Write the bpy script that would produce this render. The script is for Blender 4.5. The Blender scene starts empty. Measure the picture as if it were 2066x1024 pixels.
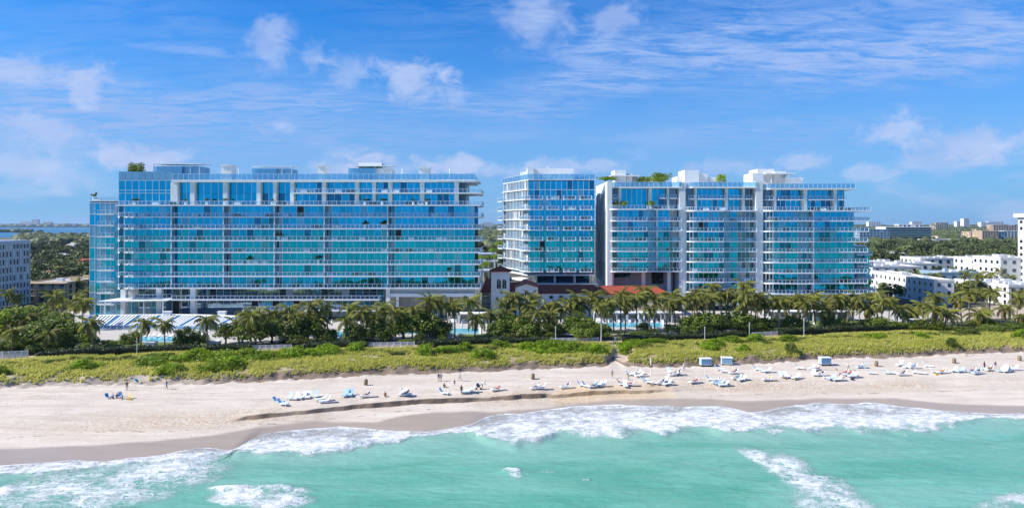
import bpy, bmesh, math, random
import numpy as np
from mathutils import Vector, Matrix, Euler
random.seed(11)
rng = np.random.default_rng(11)
R = math.radians
scene = bpy.context.scene
COL = scene.collection

# ------------------------------------------------------------------ camera
F = 1377.0          # focal length in pixels of the 2066 px wide photograph (24 mm)
HZ = 452.0          # row of the horizon
CAMH = 32.0         # drone height above the sea
cam_d = bpy.data.cameras.new('camera')
cam = bpy.data.objects.new('camera', cam_d)
COL.objects.link(cam)
cam.location = (0, 0, CAMH)
cam.rotation_euler = (R(90), 0, 0)
cam_d.sensor_width = 36.0
cam_d.lens = 36.0 * F / 2066.0
cam_d.shift_y = -(512.0 - HZ) / 2066.0
cam_d.clip_start = 1.0
cam_d.clip_end = 40000.0
scene.camera = cam

# ------------------------------------------------------------------ sun, sky, exposure
SUN_EL = 41.0
SUN_AZ = 9.0       # degrees the sun stands on the sea side of due left
SUN_DIR = Vector((-math.cos(R(SUN_EL)) * math.cos(R(SUN_AZ)), -math.cos(R(SUN_EL)) * math.sin(R(SUN_AZ)), math.sin(R(SUN_EL))))  # towards the sun
sl = bpy.data.lights.new('sun', 'SUN')
sl.energy = 4.8
sl.angle = R(0.53)
sl.color = (1.0, 0.95, 0.87)
so = bpy.data.objects.new('sun', sl)
COL.objects.link(so)
so.location = (-300, 100, 400)
so.rotation_euler = (-SUN_DIR).to_track_quat('-Z', 'Y').to_euler()

scene.view_settings.view_transform = 'Standard'
scene.view_settings.look = 'None'
scene.view_settings.exposure = 0.60
scene.view_settings.gamma = 1.0
scene.view_settings.use_curve_mapping = False

world = bpy.data.worlds.new('World')
scene.world = world
world.use_nodes = True
wt = world.node_tree
for n_ in list(wt.nodes):
    wt.nodes.remove(n_)


class NT:
    """small helper to write node trees"""
    def __init__(s, tree):
        s.t = tree

    def n(s, kind, **kw):
        nd = s.t.nodes.new(kind)
        for k, v in kw.items():
            if k in ('inp',):
                for kk, vv in v.items():
                    s.set(nd.inputs[kk], vv)
            else:
                setattr(nd, k, v)
        return nd

    def set(s, sock, v):
        if hasattr(v, 'is_linked') or isinstance(v, bpy.types.NodeSocket):
            s.t.links.new(v, sock)
        else:
            sock.default_value = v

    def math(s, op, a, b=0.0, c=0.0, clamp=False):
        nd = s.t.nodes.new('ShaderNodeMath')
        nd.operation = op
        nd.use_clamp = clamp
        s.set(nd.inputs[0], a)
        s.set(nd.inputs[1], b)
        if op in ('MULTIPLY_ADD', 'SMOOTH_MIN', 'SMOOTH_MAX', 'COMPARE', 'WRAP'):
            s.set(nd.inputs[2], c)
        return nd.outputs[0]

    def vmath(s, op, a, b=(0, 0, 0), scale=None):
        nd = s.t.nodes.new('ShaderNodeVectorMath')
        nd.operation = op
        s.set(nd.inputs[0], a)
        s.set(nd.inputs[1], b)
        if scale is not None:
            s.set(nd.inputs[3], scale)
        return nd.outputs['Value'] if op in ('LENGTH', 'DISTANCE', 'DOT_PRODUCT') else nd.outputs[0]

    def mix(s, fac, a, b, blend='MIX'):
        nd = s.t.nodes.new('ShaderNodeMix')
        nd.data_type = 'RGBA'
        nd.blend_type = blend
        nd.clamp_factor = True
        s.set(nd.inputs[0], fac)
        s.set(nd.inputs[6], a)
        s.set(nd.inputs[7], b)
        return nd.outputs[2]

    def noise(s, vec, scale=5.0, detail=3.0, rough=0.55, dist=0.0, out='Fac'):
        nd = s.t.nodes.new('ShaderNodeTexNoise')
        if vec is not None:
            s.set(nd.inputs['Vector'], vec)
        nd.inputs['Scale'].default_value = scale
        nd.inputs['Detail'].default_value = detail
        nd.inputs['Roughness'].default_value = rough
        nd.inputs['Distortion'].default_value = dist
        return nd.outputs[out]

    def ramp(s, v, a, b, c=0.0, d=1.0, smooth=True):
        nd = s.t.nodes.new('ShaderNodeMapRange')
        nd.interpolation_type = 'SMOOTHSTEP' if smooth else 'LINEAR'
        s.set(nd.inputs[0], v)
        nd.inputs[1].default_value = a
        nd.inputs[2].default_value = b
        nd.inputs[3].default_value = c
        nd.inputs[4].default_value = d
        return nd.outputs[0]

    def map(s, vec, scale=(1, 1, 1), rot=(0, 0, 0), loc=(0, 0, 0)):
        nd = s.t.nodes.new('ShaderNodeMapping')
        s.set(nd.inputs[0], vec)
        nd.inputs['Location'].default_value = loc
        nd.inputs['Rotation'].default_value = rot
        nd.inputs['Scale'].default_value = scale
        return nd.outputs[0]


def dir_px(px, py):
    v = Vector(((px - 1033) / F, 1.0, (HZ - py) / F))
    return v.normalized()


SKY_STRENGTH = 0.10
def build_sky():
    N = NT(wt)
    out = N.n('ShaderNodeOutputWorld')
    bg = N.n('ShaderNodeBackground')
    bg.inputs['Strength'].default_value = SKY_STRENGTH
    sky = N.n('ShaderNodeTexSky')
    sky.sky_type = 'NISHITA'
    sky.sun_disc = False
    sky.sun_elevation = R(SUN_EL)
    sky.sun_rotation = math.atan2(SUN_DIR.x, SUN_DIR.y)
    sky.altitude = 0.0
    sky.air_density = 1.0
    sky.dust_density = 0.3
    sky.ozone_density = 4.0
    hs = N.n('ShaderNodeHueSaturation')
    hs.inputs['Saturation'].default_value = 1.38
    hs.inputs['Value'].default_value = 1.0
    wt.links.new(sky.outputs[0], hs.inputs['Color'])
    col = N.mix(1.0, hs.outputs[0], (0.07, 0.80, 1.12, 1), 'MULTIPLY')
    tc = N.n('ShaderNodeTexCoord')
    d = tc.outputs['Generated']
    sep = N.n('ShaderNodeSeparateXYZ')
    wt.links.new(d, sep.inputs[0])
    z = sep.outputs[2]
    # high thin cirrus: the direction projected on a flat layer
    den = N.math('ADD', N.math('MAXIMUM', z, 0.0), 0.10)
    pl = N.vmath('DIVIDE', d, None or (1, 1, 1))
    comb = N.n('ShaderNodeCombineXYZ')
    N.set(comb.inputs[0], N.math('DIVIDE', sep.outputs[0], den))
    N.set(comb.inputs[1], N.math('DIVIDE', sep.outputs[1], den))
    lay = comb.outputs[0]
    big = N.noise(N.map(lay, (0.42, 0.30, 1), (0, 0, R(14)), (3.1, 0.4, 0)), 1.0, 3, 0.5)
    fine = N.noise(N.map(lay, (1.7, 4.6, 1), (0, 0, R(-7))), 2.1, 9, 0.70, 0.5)
    # where the sheets of cirrus stand today
    wsum = N.math('MULTIPLY', N.ramp(big, 0.42, 0.64), 0.45)
    wb = N.noise(N.map(d, (7, 7, 12)), 1.0, 4, 0.6)
    for (px, py, rx, ry, a) in [(230, 225, 330, 70, .95), (560, 205, 230, 42, .75), (60, 150, 190, 30, .9), (1450, 95, 420, 62, .85), (1850, 100, 360, 75, .95), (1250, 165, 260, 36, .8),
                                (980, 215, 260, 40, .6), (700, 265, 420, 36, .55), (1750, 20, 300, 24, .6), (1080, 30, 60, 50, .7), (330, 290, 420, 34, .6), (1500, 270, 420, 40, .45), (430, 105, 150, 12, .5)]:
        q = N.vmath('MULTIPLY', N.vmath('SUBTRACT', d, tuple(dir_px(px, py))), (F / rx, F / rx, F / ry))
        ln = N.math('ADD', N.vmath('LENGTH', q), N.math('MULTIPLY', N.math('SUBTRACT', wb, 0.5), 1.5))
        wsum = N.math('MAXIMUM', wsum, N.math('MULTIPLY', N.ramp(ln, 1.25, 0.25), a))
    cir = N.math('MULTIPLY', wsum, N.ramp(fine, 0.34, 0.62, 0.08, 1.0))
    cir = N.math('MULTIPLY', cir, N.ramp(z, -0.02, 0.05))
    col = N.mix(N.math('MULTIPLY', cir, 0.95), col, (2.9, 3.9, 6.3, 1))
    # veil towards the horizon
    veil = N.math('MULTIPLY', N.ramp(z, 0.36, 0.0), 0.80)
    col = N.mix(veil, col, (1.75, 2.80, 5.4, 1))
    # small cumulus, mostly low
    nz = N.noise(N.map(d, (5.0, 5.0, 17.0), (0, 0, 0), (1.7, 4.2, 0.3)), 1.0, 7, 0.58, 0.25)
    low = N.ramp(z, 0.17, 0.02)
    cu = N.math('MULTIPLY', N.ramp(nz, 0.52, 0.68), low)
    shade = N.noise(N.map(d, (16, 16, 40)), 1.0, 4, 0.6)
    ccol = N.mix(shade, (2.2, 3.1, 5.4, 1), (4.8, 5.3, 6.8, 1))
    col = N.mix(N.math('MULTIPLY', cu, 0.55), col, ccol)
    # single clouds of the day
    wob = N.noise(N.map(d, (24, 24, 34)), 1.0, 7, 0.62, 0.4)
    puffs = [(548, 100, 40, 50, .55), (575, 60, 40, 24, .35), (695, 140, 52, 34, .5), (632, 110, 22, 48, .4),
             (832, 160, 72, 36, .8), (915, 190, 34, 20, .4), (1085, 38, 80, 60, .4), (1230, 40, 74, 34, .5),
             (270, 322, 62, 26, .9), (60, 145, 150, 24, .6), (1812, 258, 62, 30, .75), (1985, 292, 95, 34, .8),
             (745, 318, 60, 22, .9), (905, 334, 72, 22, .9), (1625, 330, 50, 18, .7), (75, 255, 60, 34, .6),
             (1130, 335, 60, 22, .6), (135, 350, 70, 30, .5), (1760, 345, 60, 18, .55), (565, 252, 40, 20, .5), (330, 318, 60, 20, .7), (700, 340, 60, 16, .8), (1010, 345, 70, 16, .6), (40, 330, 60, 24, .6), (1905, 330, 110, 18, .5), (1480, 335, 80, 16, .5), (170, 175, 30, 40, .6), (1210, 330, 50, 16, .6)]
    for (px, py, rx, ry, a) in puffs:
        c = dir_px(px, py)
        q = N.vmath('MULTIPLY', N.vmath('SUBTRACT', d, tuple(c)), (F / rx, F / rx, F / ry))
        ln = N.vmath('LENGTH', q)
        m = N.ramp(N.math('ADD', ln, N.math('MULTIPLY', N.math('SUBTRACT', wob, 0.5), 3.2)), 1.25, 0.25)
        col = N.mix(N.math('MULTIPLY', m, 0.88 * a), col, ccol)
    wt.links.new(col, bg.inputs['Color'])
    wt.links.new(bg.outputs[0], out.inputs['Surface'])
build_sky()

# ------------------------------------------------------------------ materials
def new_mat(name):
    m = bpy.data.materials.new(name)
    m.use_nodes = True
    t = m.node_tree
    for n_ in list(t.nodes):
        t.nodes.remove(n_)
    N = NT(t)
    out = N.n('ShaderNodeOutputMaterial')
    return m, N, out


def simple(name, col, rough=0.7, var=0.12, scale=1.5, rnd=0.0, bump=0.0, metal=0.0, spec=0.4, attr=None, avar=0.5,
           transl=0.0, stain=0.0):
    m, N, out = new_mat(name)
    b = N.n('ShaderNodeBsdfPrincipled')
    b.inputs['Roughness'].default_value = rough
    b.inputs['Metallic'].default_value = metal
    b.inputs['Specular IOR Level'].default_value = spec
    geo = N.n('ShaderNodeNewGeometry')
    pos = geo.outputs['Position']
    ns = N.noise(pos, scale, 4, 0.6)
    f = N.math('ADD', 1.0 - var, N.math('MULTIPLY', ns, 2 * var))
    if rnd:
        oi = N.n('ShaderNodeObjectInfo')
        f = N.math('MULTIPLY', f, N.math('ADD', 1.0 - rnd, N.math('MULTIPLY', oi.outputs['Random'], 2 * rnd)))
    if attr:
        at = N.n('ShaderNodeAttribute', attribute_name=attr)
        f = N.math('MULTIPLY', f, N.math('ADD', 1.0 - avar, N.math('MULTIPLY', at.outputs['Fac'], 2 * avar)))
    if stain:
        st = N.noise(N.map(pos, (1.2, 1.2, 0.12)), 1.0, 5, 0.65)
        f = N.math('MULTIPLY', f, N.ramp(st, 0.35, 0.75, 1.0, 1.0 - stain))
    comb = N.vmath('SCALE', tuple(col[:3]), scale=f)
    N.set(b.inputs['Base Color'], comb)
    if bump:
        bp = N.n('ShaderNodeBump')
        bp.inputs['Strength'].default_value = bump
        N.set(bp.inputs['Height'], N.noise(pos, scale * 6, 4, 0.6))
        N.set(b.inputs['Normal'], bp.outputs[0])
    sh = b.outputs[0]
    if transl:
        tr = N.n('ShaderNodeBsdfTranslucent')
        N.set(tr.inputs['Color'], N.vmath('SCALE', (col[0] * 1.5, col[1] * 1.6, col[2] * 0.8), scale=f))
        mx = N.n('ShaderNodeMixShader')
        mx.inputs[0].default_value = transl
        N.t.links.new(sh, mx.inputs[1])
        N.t.links.new(tr.outputs[0], mx.inputs[2])
        sh = mx.outputs[0]
    N.t.links.new(sh, out.inputs['Surface'])
    return m


def mirror_glass(name, tint, dark, mixf=0.85, rnd=0.12, rough=0.03, bump=0.015):
    """coated facade glass: tinted mirror over a dark room"""
    m, N, out = new_mat(name)
    oi = N.n('ShaderNodeObjectInfo')
    f = N.math('ADD', 1.0 - rnd, N.math('MULTIPLY', oi.outputs['Random'], 2 * rnd))
    geo = N.n('ShaderNodeNewGeometry')
    cell = N.n('ShaderNodeTexWhiteNoise')
    cell.noise_dimensions = '3D'
    N.set(cell.inputs['Vector'], N.vmath('FLOOR', N.vmath('MULTIPLY', geo.outputs['Position'], (0.48, 0.1, 0.29))))
    f = N.math('MULTIPLY', f, N.math('ADD', 0.93, N.math('MULTIPLY', cell.outputs['Value'], 0.14)))
    gl = N.n('ShaderNodeBsdfGlossy')
    gl.inputs['Roughness'].default_value = rough
    N.set(gl.inputs['Color'], N.vmath('SCALE', tint, scale=f))
    bp = N.n('ShaderNodeBump')
    bp.inputs['Strength'].default_value = bump
    bp.inputs['Distance'].default_value = 0.3
    N.set(bp.inputs['Height'], N.noise(geo.outputs['Position'], 0.7, 2, 0.5))
    N.set(gl.inputs['Normal'], bp.outputs[0])
    df = N.n('ShaderNodeBsdfDiffuse')
    N.set(df.inputs['Color'], N.vmath('SCALE', dark, scale=f))
    mx = N.n('ShaderNodeMixShader')
    mx.inputs[0].default_value = mixf
    N.t.links.new(df.outputs[0], mx.inputs[1])
    N.t.links.new(gl.outputs[0], mx.inputs[2])
    N.t.links.new(mx.outputs[0], out.inputs['Surface'])
    return m


def clear_glass(name, tint, fac=0.35, refl=(0.7, 0.85, 0.95)):
    m, N, out = new_mat(name)
    tr = N.n('ShaderNodeBsdfTransparent')
    tr.inputs['Color'].default_value = (*tint, 1)
    gl = N.n('ShaderNodeBsdfGlossy')
    gl.inputs['Roughness'].default_value = 0.03
    gl.inputs['Color'].default_value = (*refl, 1)
    mx = N.n('ShaderNodeMixShader')
    mx.inputs[0].default_value = fac
    N.t.links.new(tr.outputs[0], mx.inputs[1])
    N.t.links.new(gl.outputs[0], mx.inputs[2])
    N.t.links.new(mx.outputs[0], out.inputs['Surface'])
    return m


MT = {}
MT['white'] = simple('white_concrete', (0.80, 0.80, 0.79), 0.6, 0.06, 0.6, stain=0.10)
MT['slab'] = simple('white_slab', (0.80, 0.82, 0.84), 0.55, 0.05, 0.5, stain=0.08)
MT['metal'] = simple('white_aluminium', (0.74, 0.78, 0.82), 0.35, 0.05, 1.0, metal=0.1)
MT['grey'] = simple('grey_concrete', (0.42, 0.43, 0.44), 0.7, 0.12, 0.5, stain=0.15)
MT['dark'] = simple('dark_room', (0.02, 0.025, 0.03), 0.6, 0.2)
MT['core'] = simple('core_blue', (0.05, 0.12, 0.20), 0.4, 0.2)
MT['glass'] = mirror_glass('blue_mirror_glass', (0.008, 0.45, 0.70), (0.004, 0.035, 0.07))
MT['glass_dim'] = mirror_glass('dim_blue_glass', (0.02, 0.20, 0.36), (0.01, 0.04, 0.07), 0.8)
MT['glass_grey'] = mirror_glass('grey_glass', (0.20, 0.30, 0.38), (0.10, 0.14, 0.18), 0.5, 0.35)
MT['glass_low'] = mirror_glass('lobby_glass', (0.34, 0.52, 0.66), (0.10, 0.14, 0.18), 0.66, 0.35)
MT['glass_light'] = mirror_glass('curtained_blue_glass', (0.10, 0.46, 0.68), (0.20, 0.32, 0.40), 0.62, 0.2)
MT['rattan'] = simple('dark_rattan', (0.06, 0.055, 0.05), 0.8, 0.2)
MT['pale_glass'] = mirror_glass('pale_etched_glass', (0.22, 0.44, 0.62), (0.22, 0.36, 0.46), 0.5, 0.08, 0.25)
MT['party'] = simple('party_wall_blue_grey', (0.22, 0.34, 0.44), 0.5, 0.1)  # shade on the wall sides put into the colour as blue grey
MT['open'] = simple('open_door_shade', (0.015, 0.015, 0.018), 0.5, 0.2)
MT['curtain'] = simple('curtain', (0.55, 0.55, 0.53), 0.8, 0.1, 2.0, rnd=0.15)
MT['rail_glass'] = clear_glass('balustrade_glass', (0.88, 0.94, 0.97), 0.09, (0.70, 0.84, 0.95))
MT['roof_glass'] = clear_glass('roof_screen_glass', (0.60, 0.80, 0.90), 0.40, (0.55, 0.80, 0.92))
MT['terracotta'] = simple('terracotta_tile', (0.31, 0.068, 0.036), 0.8, 0.25, 1.2, attr=None, bump=0.3)
MT['stucco'] = simple('pale_stucco', (0.72, 0.72, 0.70), 0.85, 0.08, 0.7, stain=0.14)
MT['cream'] = simple('cream_stucco', (0.66, 0.55, 0.40), 0.85, 0.1, 0.7, stain=0.15)
MT['tan'] = simple('tan_stucco', (0.66, 0.48, 0.27), 0.85, 0.1, 0.7, stain=0.15)
MT['bwhite'] = simple('town_white_stucco', (0.68, 0.67, 0.65), 0.8, 0.06, 0.4, stain=0.10)
MT['roofgrey'] = simple('flat_roof_gravel', (0.42, 0.41, 0.39), 0.9, 0.18, 0.5)
MT['window'] = mirror_glass('window_glass', (0.16, 0.24, 0.30), (0.02, 0.025, 0.03), 0.4, 0.3)
MT['trunk'] = simple('palm_trunk', (0.26, 0.21, 0.16), 0.9, 0.25, 3.0, rnd=0.2, bump=0.5)
MT['bark'] = simple('bark', (0.16, 0.12, 0.09), 0.9, 0.25, 3.0, rnd=0.2, bump=0.5)
MT['frond'] = simple('palm_frond', (0.195, 0.200, 0.034), 0.5, 0.2, 0.8, rnd=0.38, transl=0.35, spec=0.45)
MT['frond_old'] = simple('old_palm_frond', (0.26, 0.19, 0.07), 0.6, 0.2, 0.8, rnd=0.3, transl=0.15)
MT['leaf'] = simple('sea_grape_leaf', (0.125, 0.165, 0.022), 0.5, 0.2, 0.7, rnd=0.25, attr='tint', avar=0.6, transl=0.35)
MT['leaf_far'] = simple('street_tree_leaf', (0.085, 0.105, 0.030), 0.6, 0.2, 0.3, rnd=0.35, attr='tint', avar=0.55, transl=0.15)
MT['leaf_yellow'] = simple('yellow_tree_leaf', (0.17, 0.17, 0.028), 0.6, 0.2, 0.3, rnd=0.15, attr='tint', avar=0.5, transl=0.2)
MT['shrub'] = simple('dune_shrub_leaf', (0.185, 0.275, 0.008), 0.5, 0.2, 0.7, rnd=0.25, attr='tint', avar=0.5, transl=0.4)
MT['shrub_dark'] = simple('dark_dune_shrub_leaf', (0.085, 0.115, 0.014), 0.5, 0.2, 0.7, rnd=0.25, attr='tint', avar=0.6, transl=0.3)
MT['hedge'] = simple('hedge_leaf', (0.034, 0.050, 0.016), 0.5, 0.2, 0.7, attr='tint', avar=0.6, transl=0.15)
MT['lounger_white'] = simple('lounger_white', (0.80, 0.82, 0.84), 0.6, 0.05, 2.0)
MT['lounger_blue'] = simple('lounger_blue', (0.36, 0.58, 0.78), 0.7, 0.08, 2.0)
MT['lounger_pale'] = simple('lounger_pale', (0.66, 0.76, 0.84), 0.7, 0.08, 2.0)
MT['frame'] = simple('lounger_frame', (0.62, 0.66, 0.70), 0.5, 0.05, 2.0)
MT['wood'] = simple('weathered_wood', (0.30, 0.21, 0.12), 0.8, 0.25, 4.0)
MT['black'] = simple('black_rubber', (0.02, 0.02, 0.022), 0.6, 0.1)
MT['bluepaint'] = simple('blue_canvas', (0.10, 0.30, 0.55), 0.7, 0.1, 2.0)

# ------------------------------------------------------------------ mesh helpers
class MB:
    def __init__(s):
        s.v = []; s.f = []; s.m = []

    def add(s, vs, fs, m=0):
        o = len(s.v)
        s.v.extend(vs)
        for f in fs:
            s.f.append(tuple(i + o for i in f)); s.m.append(m)

    def box(s, x0, y0, z0, x1, y1, z1, m=0):
        if x0 > x1: x0, x1 = x1, x0
        if y0 > y1: y0, y1 = y1, y0
        if z0 > z1: z0, z1 = z1, z0
        s.add([(x0, y0, z0), (x1, y0, z0), (x1, y1, z0), (x0, y1, z0), (x0, y0, z1), (x1, y0, z1), (x1, y1, z1), (x0, y1, z1)],
              [(0, 3, 2, 1), (4, 5, 6, 7), (0, 1, 5, 4), (1, 2, 6, 5), (2, 3, 7, 6), (3, 0, 4, 7)], m)

    def obox(s, c, ang, w, d, z0, z1, m=0):
        """box centred at c=(x,y), turned by ang, w along, d across"""
        ca, sa = math.cos(ang), math.sin(ang)
        P = [(c[0] + a * w / 2 * ca - b * d / 2 * sa, c[1] + a * w / 2 * sa + b * d / 2 * ca) for a, b in ((-1, -1), (1, -1), (1, 1), (-1, 1))]
        s.prism(P, z0, z1, m)

    def prism(s, poly, z0, z1, m=0):
        n = len(poly)
        a = sum(poly[i][0] * poly[(i + 1) % n][1] - poly[(i + 1) % n][0] * poly[i][1] for i in range(n))
        if a < 0: poly = poly[::-1]
        vs = [(p[0], p[1], z0) for p in poly] + [(p[0], p[1], z1) for p in poly]
        fs = [tuple(range(n - 1, -1, -1)), tuple(range(n, 2 * n))]
        fs += [(i, (i + 1) % n, n + (i + 1) % n, n + i) for i in range(n)]
        s.add(vs, fs, m)

    def tube(s, pts, rad, n=6, m=0, cap=True):
        pts = [Vector(p) for p in pts]
        if not hasattr(rad, '__len__'): rad = [rad] * len(pts)
        o = []
        for i, p in enumerate(pts):
            t = (pts[min(i + 1, len(pts) - 1)] - pts[max(i - 1, 0)])
            if t.length < 1e-9: t = Vector((0, 0, 1))
            t.normalize()
            u = t.cross(Vector((0, 0, 1)))
            if u.length < 1e-3: u = Vector((1, 0, 0))
            u.normalize(); w = t.cross(u)
            for k in range(n):
                a = 2 * math.pi * k / n
                o.append(tuple(p + (u * math.cos(a) + w * math.sin(a)) * rad[i]))
        fs = []
        for i in range(len(pts) - 1):
            for k in range(n):
                k2 = (k + 1) % n
                fs.append((i * n + k, i * n + k2, (i + 1) * n + k2, (i + 1) * n + k))
        if cap:
            fs.append(tuple(range(n - 1, -1, -1)))
            fs.append(tuple(range((len(pts) - 1) * n, len(pts) * n)))
        s.add(o, fs, m)

    def mesh(s, name, mats, org=(0, 0, 0)):
        me = bpy.data.meshes.new(name)
        ox, oy, oz = org
        me.from_pydata([(x - ox, y - oy, z - oz) for x, y, z in s.v], [], s.f)
        for mt in (mats if isinstance(mats, (list, tuple)) else [mats]):
            me.materials.append(MT[mt] if isinstance(mt, str) else mt)
        if any(s.m):
            me.polygons.foreach_set('material_index', s.m)
        me.update()
        return me

    def build(s, name, mats, parent=None, org=None, smooth=False, **kw):
        if parent is not None:
            o = bpy.data.objects.new(name, s.mesh(name, mats, wloc(parent)))
            o.parent = parent
        else:
            if org is None:
                xs = [p[0] for p in s.v]; ys = [p[1] for p in s.v]; zs = [p[2] for p in s.v]
                org = ((min(xs) + max(xs)) / 2, (min(ys) + max(ys)) / 2, min(zs))
            o = bpy.data.objects.new(name, s.mesh(name, mats, org))
            o.location = org
        if smooth:
            o.data.polygons.foreach_set('use_smooth', [True] * len(o.data.polygons))
        COL.objects.link(o)
        tag(o, **kw)
        return o


def wloc(o):
    v = Vector((0, 0, 0))
    while o is not None:
        v = v + o.location
        o = o.parent
    return tuple(v)


def tag(o, label=None, cat=None, group=None, kind=None):
    if label: o['label'] = label
    if cat: o['category'] = cat
    if group: o['group'] = group
    if kind: o['kind'] = kind
    return o


def empty(name, loc, label=None, cat=None, group=None, rz=0.0):
    o = bpy.data.objects.new(name, None)
    o.empty_display_size = 0.5
    o.location = loc
    o.rotation_euler = (0, 0, rz)
    COL.objects.link(o)
    return tag(o, label, cat, group)


def put(name, mesh, loc=(0, 0, 0), rot=(0, 0, 0), scale=(1, 1, 1), parent=None, **kw):
    o = bpy.data.objects.new(name, mesh)
    o.location = loc; o.rotation_euler = rot
    o.scale = scale if hasattr(scale, '__len__') else (scale,) * 3
    o.parent = parent
    COL.objects.link(o)
    return tag(o, **kw)


def copy_tree(o, parent=None):
    c = o.copy()
    COL.objects.link(c)
    c.parent = parent
    for ch in list(o.children):
        copy_tree(ch, c)
    return c


def npmesh(name, V, Fc, mats, attrs=None, smooth=False):
    me = bpy.data.meshes.new(name)
    V = np.asarray(V, dtype=np.float32); Fc = np.asarray(Fc, dtype=np.int32)
    k = Fc.shape[1]
    me.vertices.add(len(V)); me.vertices.foreach_set('co', V.ravel())
    me.loops.add(Fc.size); me.loops.foreach_set('vertex_index', Fc.ravel())
    me.polygons.add(len(Fc))
    me.polygons.foreach_set('loop_start', np.arange(0, Fc.size, k, dtype=np.int32))
    me.polygons.foreach_set('loop_total', np.full(len(Fc), k, dtype=np.int32))
    if smooth: me.polygons.foreach_set('use_smooth', np.ones(len(Fc), dtype=bool))
    for mt in (mats if isinstance(mats, (list, tuple)) else [mats]):
        me.materials.append(MT[mt] if isinstance(mt, str) else mt)
    me.update(calc_edges=True)
    for nm, arr in (attrs or {}).items():
        a = me.attributes.new(nm, 'FLOAT', 'POINT')
        a.data.foreach_set('value', np.asarray(arr, dtype=np.float32))
    return me


# value noise
_perm = rng.random((256, 256)).astype(np.float64)
def vnoise(x, y):
    x = np.asarray(x, float); y = np.asarray(y, float)
    xi = np.floor(x).astype(int); yi = np.floor(y).astype(int)
    fx = x - xi; fy = y - yi
    fx = fx * fx * (3 - 2 * fx); fy = fy * fy * (3 - 2 * fy)
    g = lambda a, b: _perm[a & 255, b & 255]
    return (g(xi, yi) * (1 - fx) + g(xi + 1, yi) * fx) * (1 - fy) + (g(xi, yi + 1) * (1 - fx) + g(xi + 1, yi + 1) * fx) * fy
def fbm(x, y, o=4, r=0.5):
    s = 0; a = 1; t = 0
    for i in range(o):
        s = s + a * vnoise(x * 2 ** i + 17 * i, y * 2 ** i + 31 * i); t += a; a *= r
    return s / t
def sstep(v, a, b):
    t = np.clip((v - a) / (b - a), 0, 1)
    return t * t * (3 - 2 * t)


def PX(px, D):
    return (px - 1033.0) * D / F
def PZ(py, D):
    return CAMH - (py - HZ) * D / F
def GD(py, z=3.0):
    return (CAMH - z) * F / (py - HZ)
# ------------------------------------------------------------------ shoreline curves (photo points carried to the ground)
def curve(pts, z):
    D = np.array([(CAMH - z) * F / (py - HZ) for px, py in pts])
    X = np.array([(px - 1033.0) * d / F for (px, py), d in zip(pts, D)])
    s = 0.15
    X = np.concatenate([[X[0] - 3000, X[0] - 200], X, [X[-1] + 200, X[-1] + 3000]])
    D = np.concatenate([[D[0] - 200 * s] * 2, D, [D[-1] + 200 * s] * 2])
    def f(x):
        return np.interp(x, X, D)
    f.X = X; f.D = D
    return f

U_px = [(0, 938), (60, 935), (120, 931), (250, 924), (330, 914), (400, 903), (440, 901), (475, 903), (515, 880), (560, 871), (640, 861), (690, 858), (720, 860),
        (760, 864), (800, 869), (860, 873), (900, 865), (950, 855), (968, 845), (985, 838), (1020, 833), (1050, 835), (1100, 826), (1140, 820), (1180, 817), (1250, 815),
        (1300, 819), (1340, 817), (1380, 820), (1450, 819), (1510, 829), (1560, 825), (1600, 817), (1640, 813), (1700, 813), (1740, 811), (1780, 813), (1850, 822),
        (1900, 828), (1980, 832), (2066, 834)]
L_px = [(0, 966), (150, 950), (300, 934), (430, 918), (520, 910), (620, 906), (720, 896), (800, 886), (880, 877), (960, 868), (1040, 878),
        (1080, 872), (1120, 857), (1300, 853), (1400, 852), (1470, 858), (1540, 864), (1600, 858), (1650, 853), (1800, 853), (1900, 849), (2066, 846)]
W_px = [(0, 906), (80, 902), (220, 897), (400, 882), (500, 868), (560, 858), (640, 849), (760, 850), (800, 842), (860, 836), (950, 831), (1050, 826),
        (1150, 815), (1250, 806), (1400, 804), (1500, 809), (1650, 803), (1800, 803), (1900, 813), (2066, 818)]
E_px = [(0, 872), (200, 860), (440, 852), (560, 841), (620, 835), (700, 827), (780, 820), (880, 813), (1000, 807), (1100, 802), (1200, 797), (1300, 793), (1400, 787),
        (1700, 782), (2066, 776)]
B_px = [(0, 783), (120, 778), (250, 774), (400, 773), (520, 767), (640, 761), (760, 754), (900, 751), (1000, 747), (1100, 742), (1200, 739),
        (1225, 737), (1240, 725), (1255, 737), (1330, 741), (1400, 738), (1500, 733), (1600, 728), (1680, 722), (1760, 720), (1850, 718), (1950, 712), (2066, 708)]
T_px = [(0, 729), (200, 719), (300, 715), (480, 712), (700, 706), (900, 702), (1100, 696), (1250, 694), (1400, 690), (1520, 684), (1700, 676), (1850, 670), (2066, 662)]
cU = curve(U_px, 0.2); cL = curve(L_px, 0.05); cW = curve(W_px, 0.5); cE = curve(E_px, 1.0); cB = curve(B_px, 2.0); cT = curve(T_px, 3.2)

def hscarp(x):
    x = np.asarray(x, float)
    return (0.30 + 0.85 * fbm(x * 0.22, x * 0 + 12.1, 4)) * sstep(x, PX(430, 105), PX(520, 108)) * (1 - sstep(x, PX(1250, 128), PX(1400, 130)))

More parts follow.
